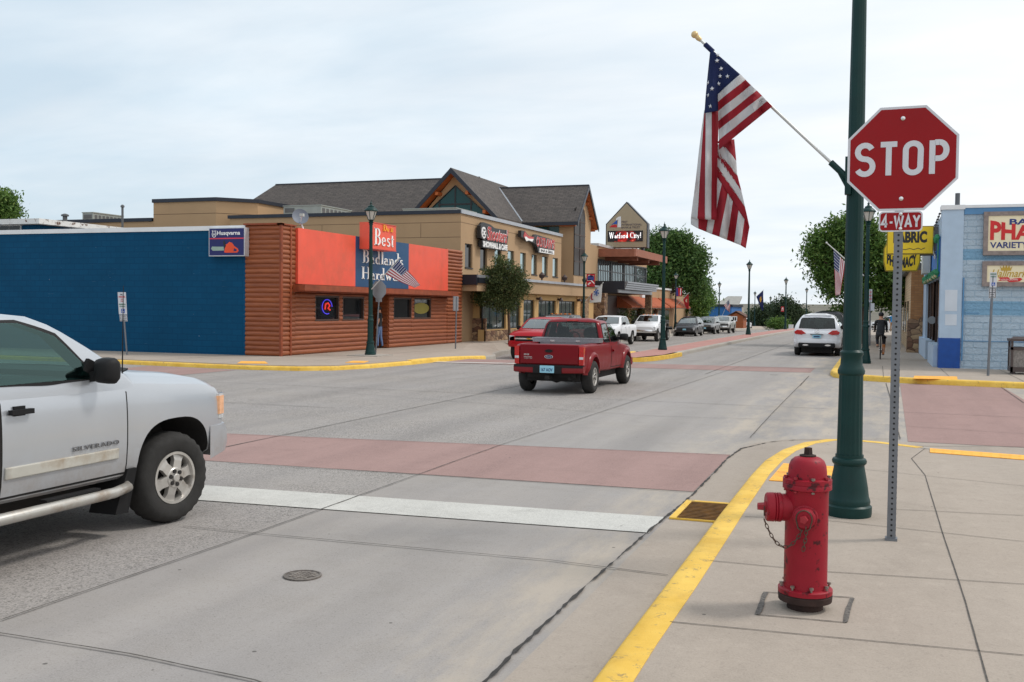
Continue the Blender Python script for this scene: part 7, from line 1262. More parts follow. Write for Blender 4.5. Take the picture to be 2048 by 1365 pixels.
def small_flag(name, label, p0, p1, cloth_pts, mt, group=None, waves=.06, n=14):
    """pole p0->p1, cloth given by hoist top, hoist bottom, fly bottom, fly top"""
    t_ = thing(name, label, 'flag', tuple(p0), 0, group); q = MB(); q.tube([p0, p1], .018, 8); q.sphere(p1, .035, 8, 6); q.build('pole', m_alu, t_, 40)
    ht, hb, fb_, ft_ = [Vector(p_) for p_ in cloth_pts]; vs, fs, uv = [], [], []
    nn = Vector((0, 1, 0)); 
    for j in range(n+1):
        for i in range(n+1):
            u, v = i/n, j/n; p_ = (hb*(1-u)+fb_*u)*(1-v)+(ht*(1-u)+ft_*u)*v; p_ = p_+nn*(waves*u*math.sin(u*9+v*2.2))+Vector((0, 0, -.05*math.sin(u*math.pi)*(1-v)*.5)); vs.append(p_); uv.append((u, v))
    w_ = n+1; fs = [(j*w_+i, j*w_+i+1, (j+1)*w_+i+1, (j+1)*w_+i) for j in range(n) for i in range(n)]
    me = bpy.data.meshes.new('cloth'); me.from_pydata([tuple(p_) for p_ in vs], [], fs); ul = me.uv_layers.new(name='UVMap')
    for lp in me.loops: ul.data[lp.index].uv = uv[lp.vertex_index]
    me.materials.append(mt); me.shade_smooth(); o_ = link('cloth', me, t_); md_ = o_.modifiers.new('thick', 'SOLIDIFY'); md_.thickness = .004; return t_, o_
Yf = 31.9; A = lambda px, py, Y=Yf: at(px, py, Y); small_flag('flag', 'striped national flag flying from the street lamp before the hardware store', A(743, 579), A(799, 517), (A(796, 520), A(771, 548), A(829, 576), A(842, 571)), m_usf, waves=.05)
Yf2 = 36.1; A2 = lambda px, py: at(px, py, Yf2); small_flag('flag', 'limp striped national flag before the right tree, left of the lamp posts', A2(1728, 552), A2(1653, 486), (A2(1667, 500), A2(1691, 525), A2(1680, 590), A2(1671, 592)), m_usf, waves=.10)
Yf3 = 121.4; A3 = lambda px, py: at(px, py, Yf3); small_flag('flag', 'tiny striped national flag by the far blue building', A3(1441, 640), A3(1459, 598), (A3(1458, 599), A3(1448, 612), A3(1459, 626), A3(1461, 620)), m_usf, waves=.3)
def plain_flag(name, label, A_, pole, quad, mt, waves, marks):
    t_, o_ = small_flag(name, label, A_(*pole[0]), A_(*pole[1]), [A_(*p_) for p_ in quad], mt, waves=waves)
    for nm, pts, mm in marks: q = MB(); q.prism([tuple(A_(*p_)-Vector((0, waves*1.2+.08, 0))) for p_ in pts], (0, .02, 0)); q.build(nm, mm, o_)
A4 = lambda px, py: at(px, py, 62.9); m_fw = M('white_flag_cloth', S(214, 212, 208), 0.85, var=.06); m_bluem = M('flag_blue_mark', S(52, 84, 150), 0.8); m_redm = M('flag_red_mark', S(150, 36, 52), 0.8)
cx, cy = 1193.5, 585.5; star = []
for k_ in range(12): a = k_*math.pi/6+.26; rr = 7.5 if k_ % 2 == 0 else 2.6; star += [(cx+rr*math.cos(a-.22)*.72, cy+rr*math.sin(a-.22)), (cx+rr*math.cos(a+.22)*.72, cy+rr*math.sin(a+.22))]
plain_flag('emblem_flag', 'white flag with blue six pointed emblem on the lamp before the bank', A4, ((1171, 602), (1206, 566)), ((1205, 567), (1180, 594), (1179, 606), (1202, 605)), m_fw, .03, (('star_emblem', star, m_bluem), ('ribbon_mark', [(1183, 588), (1186, 586), (1184.5, 597), (1188, 600), (1184, 601), (1182, 597)], m_redm)))
A5 = lambda px, py: at(px, py, 95.8); plain_flag('red_flag', 'plain red flag with a pale emblem beside the last awning', A5, ((1352, 612), (1378, 586)), ((1377, 588), (1366, 600), (1373, 618), (1378, 619)), M('red_flag_cloth', S(168, 28, 38), 0.8, var=.1), .15, (('emblem', [(1371.5, 602), (1374, 598), (1375.5, 599), (1374, 602.5), (1375.5, 605), (1373, 605)], M('pale_gold', S(214, 190, 160), 0.7)),))
A6 = lambda px, py: at(px, py, 159.8); plain_flag('navy_flag', 'drooping navy flag with a gold emblem near the dark far trees', A6, ((1512, 594), (1527, 580)), ((1526.5, 581), (1512.5, 594), (1524, 622), (1527, 621)), M('navy_flag_cloth', S(26, 34, 84), 0.8, var=.1), .3, (('emblem', [(1520, 596), (1523, 593), (1524, 600), (1522, 606), (1520, 602)], M('gold_emblem', S(190, 140, 50), 0.7)),))
# banners on the lamps
m_ban = M('red_banner', S(186, 34, 44), 0.7, var=.1); m_banb = M('banner_blue', S(56, 66, 140), 0.7)
def banner(label, Y, x0, y0, x1, y1, marks):
    a, b_ = at(x0, y1, Y), at(x1, y0, Y); t_ = thing('banner', label, 'banner', (a.x, Y, a.z), 0, 'red banners on lamp posts'); q = MB(); q.box(a.x, Y-.01, a.z, b_.x, Y+.015, b_.z); cl = q.build('cloth', m_ban, t_); q = MB(); [q.tube([(a.x-.12, Y, z), (b_.x+.03, Y, z)], .018, 6) for z in (a.z, b_.z)]; q.build('rod', m_grn, t_)
    for mm, pts in marks: q = MB(); q.prism([(a.x+(b_.x-a.x)*u, Y-.012, a.z+(b_.z-a.z)*v) for u, v in pts], (0, -.01, 0)); q.build('emblem', mm, cl)
banner('red banner with blue cap and white swoosh on the lamp before the bank', 62.95, 1173, 548, 1190, 574, ((m_banb, [(.12, .5), (.88, .5), (.88, .8), (.5, .9), (.12, .8)]), (m_wht, [(.1, .78), (.3, .92), (.6, .86), (.9, .84), (.8, .76), (.4, .8)]), (m_wht, [(.1, .55), (.5, .58), (.95, .3), (.95, .2), (.5, .48), (.1, .48)]), (m_wht, [(.15, .2), (.4, .34), (.6, .3), (.35, .22), (.3, .1)])))
banner('red and violet banner on the lamp beside the awnings', 95.95, 1352, 576, 1364, 593, ((m_banb, [(.02, .05), (.4, .05), (.3, .95), (.02, .95)]), (m_wht, [(.7, .1), (.82, .1), (.86, .9), (.72, .9)])))
for Y, x0, y0, x1, y1, lab in ((186, 1540.5, 609.5, 1549, 619, 'red banner with white curl, nearest to the navy flag'), (142, 1562, 613.5, 1568, 624, 'narrow red banner with white frame left of the third median lamp'), (225, 1589, 622, 1596, 630, 'small red banner in front of the dark trees, left of a pair'), (235, 1598, 625, 1603, 632, 'tiny red banner farthest to the right before the white crossover')):
    banner(lab, Y-.1, x0, y0, x1, y1, ((m_wht, [(.2, .2), (.35, .75), (.75, .8), (.8, .2), (.65, .2), (.62, .66), (.42, .62), (.34, .2)]),))
lamp(-16.3, 235, 'far street lamp holding the tiny rightmost red banner')
# ---- stop sign on a perforated post
SXY = (0.14, 8.35); ss = thing('stop_sign', 'large red stop sign with four way plate on a perforated steel post', 'stop sign', (SXY[0], SXY[1], .15), 0, local=True); lean = Matrix.Rotation(R(0.05), 4, 'Y')
ps_ = M('galvanised_post', S(118, 122, 128), 0.5, 0.5, var=.12, scale=6); zc = 2.945; hw_ = .397
q = MB(); q.box(-.032, -.032, -.05, .032, .032, 3.2); q.xform(lean); po = q.build('post', ps_, ss)
q = MB(); dark_h = M('post_hole', (0.015, 0.015, 0.016), .9)
for i in range(74):
    z = .04+i*.0415; q.lathe([(.0085, 0), (.0085, .0012), (.0001, .0014)], (0, -.0322, z), (0, -1, 0), 8); q.lathe([(.0085, 0), (.0085, .0012), (.0001, .0014)], (.0322, 0, z), (1, 0, 0), 8)
q.xform(lean); q.build('holes', dark_h, po)
q = MB(); q.box(-.045, -.045, -.02, .045, .045, .02); q.xform(lean); q.build('sleeve', ps_, po)
Rsign = lean @ Matrix.Translation((0.012, -.036, zc)) @ Matrix.Rotation(R(-2.2), 4, 'Z') @ Matrix.Rotation(R(0.0), 4, 'Y').inverted()
F = Rsign @ Matrix(((1, 0, 0, 0), (0, 0, -1, 0), (0, 1, 0, 0), (0, 0, 0, 1)))
octo = lambda r_: [((r_/math.cos(math.pi/8))*math.cos(math.pi/8+i*math.pi/4), (r_/math.cos(math.pi/8))*math.sin(math.pi/8+i*math.pi/4)) for i in range(8)]
def plate_(name, pts, z0, z1, mt, par): q_ = MB(); q_.prism([F @ Vector((x, y, z0)) for x, y in pts], (F.to_3x3() @ Vector((0, 0, z1-z0)))); return q_.build(name, mt, par)
m_sred = M('sign_red', S(146, 6, 16), 0.4, var=.06, scale=2, spec=.25); m_swht = M('sign_white', S(206, 208, 214), 0.4, var=.04)
sp_ = plate_('plate', octo(hw_), 0, .004, m_swht, ss); plate_('red_face', octo(hw_-.019), .004, .006, m_sred, sp_)
q = MB(); sign_text(q, 'STOP', .252, .042, F @ Matrix.Translation((-.004, -.124, .006)), gap=.21, xs=.845); q.build('lettering', m_swht, sp_, fix=False)
q = MB(); [q.lathe([(.016, 0), (.016, .008), (.006, .012), (.001, .013)], F @ Vector((0, y, .006)), F.to_3x3() @ Vector((0, 0, 1)), 12) for y in (.305, -.305)]; builds(q, 'bolt', m_chr, sp_)
def rr_(w2, h2, r_, n=5): return [(sx*(w2-r_)+r_*math.cos(a), sy*(h2-r_)+r_*math.sin(a)) for sx, sy, a0 in ((1, 1, 0), (-1, 1, 90), (-1, -1, 180), (1, -1, 270)) for a in [R(a0+90*i/n) for i in range(n+1)]]
wy = -.478; F0_ = F; F = F0_ @ Matrix.Translation((0, wy, 0)); wp = plate_('four_way_plate', rr_(.157, .078, .03), 0, .004, m_swht, ss); plate_('red_face', rr_(.146, .067, .022), .004, .006, m_sred, wp); q = MB(); sign_text(q, '4-WAY', .088, .0155, F @ Matrix.Translation((0, -.044, .006)), gap=.12, xs=.88); q.build('lettering', m_swht, wp, fix=False); q = MB(); [q.lathe([(.013, 0), (.013, .007), (.001, .011)], F @ Vector((0, y, .006)), F.to_3x3() @ Vector((0, 0, 1)), 10) for y in (.056, -.056)]; builds(q, 'bolt', m_chr, wp)
# ---- hydrant
m_hyd = M('hydrant_red', S(146, 20, 38), 0.5, var=.10, scale=5, bump=.25, bscale=40, coat=0, spec=.3, dirt=(S(74, 20, 26), 13, 0.575, 0.635)); m_bolt = M('worn_bolt', S(148, 138, 130), 0.45, 0.7, var=.3, scale=30); m_iron = M('rusty_base_iron', S(60, 44, 40), 0.85, 0.3, .4, 14, .5); m_hyd2 = M('hydrant_red_worn', S(150, 30, 42), 0.55, var=.2, scale=9, bump=.3, bscale=30, dirt=(S(88, 52, 44), 7, .56, .70))
hy = thing('fire_hydrant', 'red fire hydrant with hanging chain on the near pavement', 'fire hydrant', (-.37, 6.24, .15), 0, local=True)
q = MB(); q.lathe([(.105, -.02), (.105, .035), (.155, .05), (.158, .085), (.15, .095)], n=36); q.build('base', m_iron, hy, 40)
q = MB(); q.lathe([(.158, .096), (.158, .122), (.150, .128), (.128, .130), (.126, .15), (.124, .70), (.128, .715), (.142, .72), (.142, .745), (.141, .747), (.139, .75), (.142, .752), (.142, .778), (.112, .785)], n=48); 
q.build('barrel', m_hyd, hy, 40); q = MB(); q.lathe([(.114, .78), (.112, .82), (.108, .855), (.096, .885), (.076, .902), (.05, .91), (.001, .912)], n=48); bo = q.build('bonnet', m_hyd, hy, 40)
q = MB(); q.lathe([(.048, .908), (.048, .918), (.03, .922), (.001, .922)], n=20); q.lathe([(.027, .92), (.024, .962), (.001, .964)], n=5); q.build('operating_nut', m_iron, bo, 40)
bm_ = MB(); bm_.lathe([(.011, -.036), (.011, -.045), (.006, -.046), (.006, .034), (.0125, .034), (.0125, .046), (.001, .048)], n=6); bme = bm_.mesh('bolt', [m_bolt]); bme2 = bm_.mesh('bolt', [m_hyd2])
for i in range(8):
    a = (i+.4)*math.pi/4
    for rr, z, me_ in ((.141, .109, bme), (.1275, .75, bme2 if i % 3 else bme)): o_ = bpy.data.objects.new('bolt', me_); COL.objects.link(o_); o_.parent = hy; o_['_l'] = 1; o_.location = (rr*math.cos(a), rr*math.sin(a), z)
dL = Vector((-.97, -.24, 0)).normalized(); q = MB(); q.lathe([(.085, .06), (.082, .125), (.08, .15)], (0, 0, .60), dL, 28); q.lathe([(.084, .15), (.087, .155), (.087, .172), (.080, .175), (.087, .18), (.087, .186), (.080, .19), (.087, .194), (.086, .232), (.078, .24), (.001, .24)], (0, 0, .60), dL, 28); ns = q.build('pumper_nozzle', m_hyd, hy, 35); q = MB(); q.lathe([(.034, .24), (.034, .247), (.024, .25), (.001, .25)], (0, 0, .60), dL, 16); q.lathe([(.026, .248), (.022, .288), (.001, .29)], (0, 0, .60), dL, 5); q.build('cap_nut', m_hyd2, ns, 40)
dF = Vector((-.02, -1, 0)).normalized(); q = MB(); q.lathe([(.075, .09), (.072, .125), (.066, .128)], (0, 0, .565), dF, 24); q.lathe([(.058, .125), (.062, .13), (.062, .162), (.054, .17), (.001, .171)], (0, 0, .565), dF, 24); n2_ = q.build('hose_nozzle', m_hyd, hy, 35); q = MB(); q.lathe([(.026, .168), (.023, .205), (.001, .207)], (0, 0, .565), dF, 5); q.build('cap_nut', m_hyd2, n2_, 40)
m_chain = M('rusty_chain', S(96, 80, 70), 0.6, 0.6, var=.3, scale=20); ch = MB()
def chain(pts, step=.026):
    P_ = [Vector(p_) for p_ in pts]; acc = [P_[0]]; tot = 0
    for a, b_ in zip(P_, P_[1:]):
        n = max(1, int((b_-a).length/.004)); 
        for i in range(1, n+1):
            p_ = a+(b_-a)*i/n
            if (p_-acc[-1]).length >= step: acc.append(p_)
    for i, (a, b_) in enumerate(zip(acc, acc[1:])):
        d = (b_-a).normalized(); s_ = d.cross(Vector((0, 1, 0.2))).normalized(); u = s_ if i % 2 else d.cross(s_).normalized(); c_ = (a+b_)/2; ring = [c_+d*(.018*math.cos(t_))+u*(.0085*math.sin(t_)) for t_ in np.linspace(0, 2*math.pi, 11)]; ch.tube(ring, .0030, 5, False)
p0 = dL*.245+Vector((0, -.03, .53)); p1 = dF*.175+Vector((.0, 0, .52)); mid = []
for i in range(17):
    t_ = i/16; p_ = p0.lerp(p1, t_); p_.z = p0.z*(1-t_)+p1.z*t_-.60*t_*(1-t_)*.95; mid.append(p_)
chain(mid); chain([p1+Vector((.012, 0, .0)), p1+Vector((.012, .02, -.06)), p1+Vector((-.004, .03, -.15))], .024); ch.tube([dF*.172+Vector((.045*math.sin(a), 0, .565+.05*math.cos(a)+(-.02 if abs(a) > 2.2 else 0))) for a in np.linspace(-2.85, 2.85, 22)], .004, 6, False); ch.tube([dL*.246+Vector((0, 0, .6))+Vector((0, .034*math.cos(a), .034*math.sin(a)-.02)) for a in np.linspace(0, 2*math.pi, 15)], .003, 5, False); ch.build('chain', m_chain, hy, 60)
# ---- other signs
def post_sign(name, label, base, top, r_, plates, cat='sign'):
    t_ = thing(name, label, cat, tuple(base)); q_ = MB(); q_.tube([base, top], r_, 10); q_.build('post', ps_, t_, 40)
    for nm, fn in plates: fn(t_)
    return t_
def placard(t_, Y, px0, py0, px1, py1, rows, logo=None, slant=0.0, border=None):
    a, b_ = at(px0, py1, Y), at(px1, py0, Y); q_ = MB(); sl_ = slant*(b_.z-a.z); q_.prism([(a.x, Y-.03, a.z), (b_.x, Y-.03, a.z), (b_.x-sl_, Y-.03, b_.z), (a.x-sl_, Y-.03, b_.z)], (0, .008, 0)); pl__ = q_.build('plate', m_swht, t_); W__, H__ = b_.x-a.x, b_.z-a.z
    for s_, u, v, w_, h_, mm in rows: q_ = MB(); fit_text(q_, s_, fr_s(a.x+u*W__-slant*v*H__, Y-.031, a.z+v*H__), w_*W__, h_*H__, bold=.02, depth=.004); q_.build('lettering', mm, pl__, fix=False)
    if logo:
        u, v, s_ = logo; s_ *= W__; x0 = a.x+u*W__-slant*v*H__; z0 = a.z+v*H__; q_ = MB(); q_.box(x0, Y-.036, z0, x0+s_, Y-.0302, z0+s_); q_.build('blue_square', M('access_blue', S(24, 78, 168), 0.5), pl__); q_ = MB(); f_ = fr_s(x0, Y-.0365, z0); stroke_into(q_, [(s_*.42, s_*.80), (s_*.44, s_*.48), (s_*.66, s_*.46), (s_*.76, s_*.2)], s_*.09, f_); stroke_into(q_, arc(s_*.46, s_*.34, s_*.2, s_*.2, 120, 350, 10), s_*.08, f_); stroke_into(q_, arc(s_*.42, s_*.86, s_*.05, s_*.05, 0, 330, 8), s_*.08, f_); q_.build('wheelchair_symbol', m_wht, pl__)
    if border: q_ = MB(); e_ = .012; [q_.box(*bb) for bb in ((a.x+.01, Y-.034, a.z+.01, b_.x-.01, Y-.0302, a.z+.01+e_), (a.x+.01, Y-.034, b_.z-.01-e_, b_.x-.01, Y-.0302, b_.z-.01), (a.x+.01, Y-.034, a.z+.022, a.x+.022, Y-.0302, b_.z-.022), (b_.x-.022, Y-.034, a.z+.022, b_.x-.01, Y-.0302, b_.z-.022))]; q_.build('border', m_blk, pl__)
m_inkr = M('red_ink', S(200, 60, 70), .5); m_inkg = M('green_ink', S(50, 120, 90), .5); m_inkd = M('dark_ink', S(60, 60, 66), .5)
Y = 28.04; t_ = post_sign('parking_sign', 'leaning no parking sign standing before the blue block wall', gp(254, 710, .15), at(244, 590, Y), .028, ())
placard(t_, Y, 239, 585, 255, 629, (('NO', .3, .86, .4, .07, m_inkd), ('PARKING', .1, .75, .8, .08, m_inkr), ('ANY', .35, .66, .3, .05, m_inkr), ('TIME', .3, .57, .4, .05, m_inkr), ('RESERVED', .1, .42, .8, .06, m_inkg), ('PARKING', .15, .33, .7, .05, m_inkg)), (.32, .06, .42), slant=-.06 if False else .07); placard(t_, Y, 241, 630, 256, 643, (('VAN', .2, .68, .6, .16, m_inkd), ('ACCESSIBLE', .12, .42, .76, .14, m_inkd), ('PERMIT', .2, .14, .6, .14, m_inkd)), None, .07, True)
Y = 31.08; t_ = post_sign('parking_sign', 'accessible parking sign before the light blue block wall', gp(1976, 752, .15), at(1986, 552, Y), .035, ())
placard(t_, Y, 1979, 545, 1994, 575, (('RESERVED', .08, .82, .84, .10, m_inkg), ('PARKING', .12, .66, .76, .09, m_inkg)), (.27, .10, .5)); placard(t_, Y, 1977, 576.5, 1992, 597, (('VAN', .2, .74, .6, .11, m_inkd), ('MAXIMUM', .12, .52, .76, .1, m_inkd), ('FINE', .25, .32, .5, .1, m_inkd), ('$100', .25, .12, .5, .1, m_inkd)), None, 0, True)
b0_ = gp(751, 711, .15); Y = b0_.y; t_ = post_sign('stop_sign', 'grey back of a stop sign beside the lamp by the hardware store', b0_, at(760, 562, Y), .028, (), 'stop sign'); cc_ = at(757.5, 580, Y-.05); rr8 = (at(772, 580, Y).x-at(743, 580, Y).x)/2; m_back = M('grey_sign_back', S(142, 144, 148), .5, .4, var=.08)
q = MB(); q.prism([(cc_.x+x, cc_.y, cc_.z+y*1.08) for x, y in octo(rr8)], (0, .006, 0)); q.build('plate', m_back, t_); q = MB(); q.box(cc_.x-rr8*.42, cc_.y+.007, cc_.z-rr8*1.5, cc_.x+rr8*.42, cc_.y+.013, cc_.z-rr8*1.05); q.build('four_way_plate', m_back, t_)
b0_ = gp(911, 698, .15); Y = b0_.y; t_ = post_sign('edge_on_sign', 'narrow grey sign post seen edge on beside the yellow brick pier', b0_, at(913, 594, Y), .03, ()); a, b_ = at(910.5, 622, Y), at(915, 593, Y); q = MB(); q.box(a.x, Y-.3, a.z, b_.x, Y+.15, b_.z) if False else q.prism([(a.x, Y-.25, a.z), (a.x+.03, Y-.25, a.z), (a.x+.06, Y+.2, a.z), (a.x+.03, Y+.2, a.z)], (0, 0, b_.z-a.z)); q.build('plate', m_back, t_)
Y = 112; a = at(1381, 653, Y); t_ = post_sign('parking_sign', 'small white sign on a thin post before the round tree', at(1381, 660, Y), at(1382, 618, Y), .04, ()); placard(t_, Y, 1377.5, 615, 1385.5, 629, (('2 HR', .2, .55, .6, .22, m_inkg), ('PARK', .15, .2, .7, .18, m_inkg)))
Y = 47.5; t_ = post_sign('parking_sign', 'slim red and white sign on a post behind the second right lamp', at(1739.5, 692, Y), at(1740.5, 580, Y), .035, ()); placard(t_, Y, 1738, 579, 1744.5, 605, (('NO', .2, .7, .6, .14, m_inkr), ('PARK', .1, .45, .8, .12, m_inkr), ('HERE', .1, .2, .8, .12, m_inkr))); placard(t_, Y, 1741, 607, 1749, 622, ())
# ---- litter bin at the right edge
m_bin = M('brown_bin_frame', S(76, 64, 62), .5, var=.12); m_binp = M('pebble_panel', S(132, 126, 122), .85, var=.35, scale=24, bump=.4); a = gp(2022, 747, .15); Yb = 32.2; xb = at(2021, 740, Yb).x; s_ = .72; zt_ = at(2021, 678, Yb).z; t_ = thing('litter_bin', 'brown square litter bin with pebble panels at the right edge', 'bin', (xb+s_/2, Yb+s_/2, .15))
q = MB(); [q.box(x, y, .22, x+.06, y+.06, zt_-.06) for x in (xb, xb+s_-.06) for y in (Yb, Yb+s_-.06)]; q.box(xb, Yb, .22, xb+s_, Yb+s_, .36); q.box(xb, Yb, zt_-.32, xb+s_, Yb+s_, zt_-.24); q.box(xb-.03, Yb-.03, zt_-.07, xb+s_+.03, Yb+s_+.03, zt_); q.prism([(xb-.03, Yb-.03, zt_), (xb+s_+.03, Yb-.03, zt_), (xb+s_-.1, Yb+s_/2, zt_+.06), (xb+.1, Yb+s_/2, zt_+.06)], (0, .05, 0)); q.build('frame', m_bin, t_); q = MB(); q.box(xb+.03, Yb+.03, .36, xb+s_-.03, Yb+s_-.03, zt_-.32); q.build('panel', m_binp, t_); q = MB(); [q.lathe([(.05, .15), (.04, .22)], (x, y, 0), n=8) for x in (xb+.1, xb+s_-.1) for y in (Yb+.1, Yb+s_-.1)]; builds(q, 'foot', m_bin, t_)
# ---- far railing, green post box
t_ = thing('railing', 'white railing across the far end of the right pavement', 'railing', (1, 112, gz(112))); g = MB(); zg = gz(112)+.15; [g.box(-.6, 112, zg+z, 2.9, 112.05, zg+z+.06) for z in (.15, .5, .95)]; [g.box(x, 111.98, zg, x+.06, 112.06, zg+1.0) for x in np.arange(-.6, 2.95, .58)]; g.build('rails', m_whitetrim, t_)
t_ = thing('utility_cabinet', 'white utility box beside the far median lamp', 'cabinet', (-8.2, 150, gz(150))); a, b_ = at(1577, 659, 125), at(1586, 651, 125); g = MB(); g.box(a.x, 125, a.z-.2, b_.x, 125.5, b_.z); g.build('box', m_whitetrim, t_); g = MB(); g.box(a.x-.03, 124.95, b_.z, b_.x+.03, 125.55, b_.z+.06); g.build('lid', m_whitetrim, t_)
# ================================================================ people
m_skin = M('skin', S(190, 140, 112), .6, var=.08); m_hair = M('dark_hair', S(40, 32, 28), .7)
def figure(name, label, loc, rz, joints_, edges, radii, mats, zones, hair=None, hairmat=None):
    """one continuous skinned body; zones(center) -> material index; joints in metres, facing +y"""
    t_ = thing(name, label, 'person', loc, rz, local=True); me = bpy.data.meshes.new('body'); me.from_pydata(joints_, edges, []); o_ = link('body', me, t_, True)
    sk = o_.modifiers.new('skin', 'SKIN'); sk.use_smooth_shade = True; ss_ = o_.modifiers.new('sub', 'SUBSURF'); ss_.levels = 2; ss_.render_levels = 2
    for i, r_ in enumerate(radii): v_ = me.skin_vertices[0].data[i]; v_.radius = r_ if isinstance(r_, tuple) else (r_, r_)
    me.skin_vertices[0].data[0].use_root = True
    dg = bpy.context.evaluated_depsgraph_get(); m2 = bpy.data.meshes.new_from_object(o_.evaluated_get(dg)); o_.modifiers.clear(); o_.data = m2; bpy.data.meshes.remove(me); m2.materials.clear()
    for mm in mats: m2.materials.append(mm)
    for p_ in m2.polygons: p_.material_index = zones(p_.center); p_.use_smooth = True
    if hair: q_ = MB(); [q_.sphere(c_, r_, 12, 8, sq_) for c_, r_, sq_ in hair]; q_.build('hair', hairmat or m_hair, t_, 60, local=True)
    return t_
def stand(dl=0.0, dr=0.0, arml=None, armr=None, bow=0.0, k=1.0):
    J = [(0, 0, .93), (0, .01+bow*.3, 1.12), (0, bow*.6, 1.32), (0, bow, 1.46), (0, .01+bow, 1.53), (0, .03+bow*1.2, 1.62), (0, .03+bow*1.25, 1.70),
         (-.09, 0, .88), (-.10, dl*.5+.03, .50), (-.10, dl, .09), (-.11, dl+.13, .04), (.09, 0, .88), (.10, dr*.5+.03, .50), (.10, dr, .09), (.11, dr+.13, .04),
         (-.17, bow, 1.43)]+(arml or [(-.22, -.02+bow, 1.16), (-.23, .06+bow, .93), (-.23, .09+bow, .82)])+[(.17, bow, 1.43)]+(armr or [(.22, -.02+bow, 1.16), (.23, .06+bow, .93), (.23, .09+bow, .82)])
    E_ = [(0, 1), (1, 2), (2, 3), (3, 4), (4, 5), (5, 6), (0, 7), (7, 8), (8, 9), (9, 10), (0, 11), (11, 12), (12, 13), (13, 14), (3, 15), (15, 16), (16, 17), (17, 18), (3, 19), (19, 20), (20, 21), (21, 22)]
    Rr = [(.15, .11), (.145, .105), (.165, .115), (.11, .09), .058, (.082, .098), (.07, .08), .095, .065, .048, .042, .095, .065, .048, .042, .062, .048, .038, .032, .062, .048, .038, .032]
    return [tuple(c*k for c in p_) for p_ in J], E_, [tuple(x*k for x in r_) if isinstance(r_, tuple) else r_*k for r_ in Rr]
m_jean = M('blue_jeans', S(96, 120, 160), .8, var=.15, scale=6); m_blkshirt = M('black_shirt', S(30, 32, 36), .8, var=.15); m_shoe = M('dark_shoes', S(40, 34, 32), .7); m_bluesh = M('bright_blue_shirt', S(28, 130, 190), .8); m_khaki = M('khaki_trousers', S(150, 112, 70), .8)
def zz(kk, short=True, shirt_lo=.92):
    def f(c):
        z = c.z/kk
        if z < .10: return 3
        if z < shirt_lo and abs(c.x) < .19*kk: return 2
        if z > 1.505: return 0
        if abs(c.x) > .19*kk and z < (1.26 if short else .86): return 0
        return 1
    return f
k_ = .98; J, E_, Rr = stand(.05, -.1, armr=[(.25, -.03, 1.17), (.27, .12, 1.02), (.16, .2, .98)], k=k_); px = gp(757, 693, .16)
figure('person', 'person in a dark shirt and blue jeans standing in the log store doorway', (HX-.25, atx(757, 640, HX-.25).y+.1, .155), R(100), J, E_, Rr, [m_skin, m_blkshirt, m_jean, m_shoe], zz(k_), [((0, .02*k_, 1.69*k_), .105, (.85, 1.0, .9))])
Yb = 104; k_ = 1.0; J, E_, Rr = stand(.12, -.12, k=k_); pz = at(1784, 650, Yb); figure('person', 'person in a bright blue shirt and tan trousers far along the pavement', (pz.x, Yb, gz(Yb)+.15), 0, J, E_, Rr, [m_skin, m_bluesh, m_khaki, m_shoe], zz(k_), [((0, .02, 1.70), .11, (.9, 1.0, .95))])
# cyclist riding away on the pavement, bicycle a thing of its own
bx, by = at(1761, 690, 40).x, 39.6; bz = .15; bt = thing('bicycle', 'thin dark bicycle ridden away along the right pavement', 'bicycle', (bx, by, bz), 0, local=True)
wm_ = MB(); rs = []; wm_.tube([(0, .34*math.cos(a), .34*math.sin(a)) for a in np.linspace(0, 2*math.pi, 33)], .022, 8, False); wme = wm_.mesh('wheel', [m_tyre]); sm = MB(); [sm.tube([(0, 0, 0), (0, .33*math.cos(a), .33*math.sin(a))], .003, 4) for a in np.linspace(0, 2*math.pi, 17)[:-1]]; sm.lathe([(.02, -.05), (.02, .05)], (0, 0, 0), (1, 0, 0), 8); sme = sm.mesh('spokes', [m_chr])
for y in (-.0, 1.05):
    o_ = bpy.data.objects.new('wheel', wme); COL.objects.link(o_); o_.parent = bt; o_['_l'] = 1; o_.location = (0, y, .36); s2 = bpy.data.objects.new('spokes', sme); COL.objects.link(s2); s2.parent = o_; s2['_l'] = 1
q = MB(); m_bf = M('black_bike_frame', S(34, 34, 38), .4, coat=.4); [q.tube(p_, .018, 8) for p_ in ([(0, 0, .36), (0, .42, .30)], [(0, .42, .30), (0, .28, .88)], [(0, .30, .80), (0, .86, .84)], [(0, .42, .30), (0, .88, .76)], [(0, .84, .92), (0, 1.05, .36)], [(0, 0, .36), (0, .31, .78)])]; q.build('frame', m_bf, bt, 40); q = MB(); q.tube([(-.28, .80, 1.0), (0, .84, .98), (.28, .80, 1.0)], .014, 8); q.build('handlebar', m_bf, bt, 40); q = MB(); q.sphere((0, .24, .90), .09, 10, 6, (.9, 1.5, .4)); q.build('saddle', m_blkp, bt, 60); q = MB(); q.lathe([(.09, -.01), (.09, .01)], (0.04, .42, .30), (1, 0, 0), 14); q.box(.05, .40, .14, .14, .48, .17); q.box(-.14, .40, .43, -.05, .48, .46); q.build('crank', m_bf, bt)
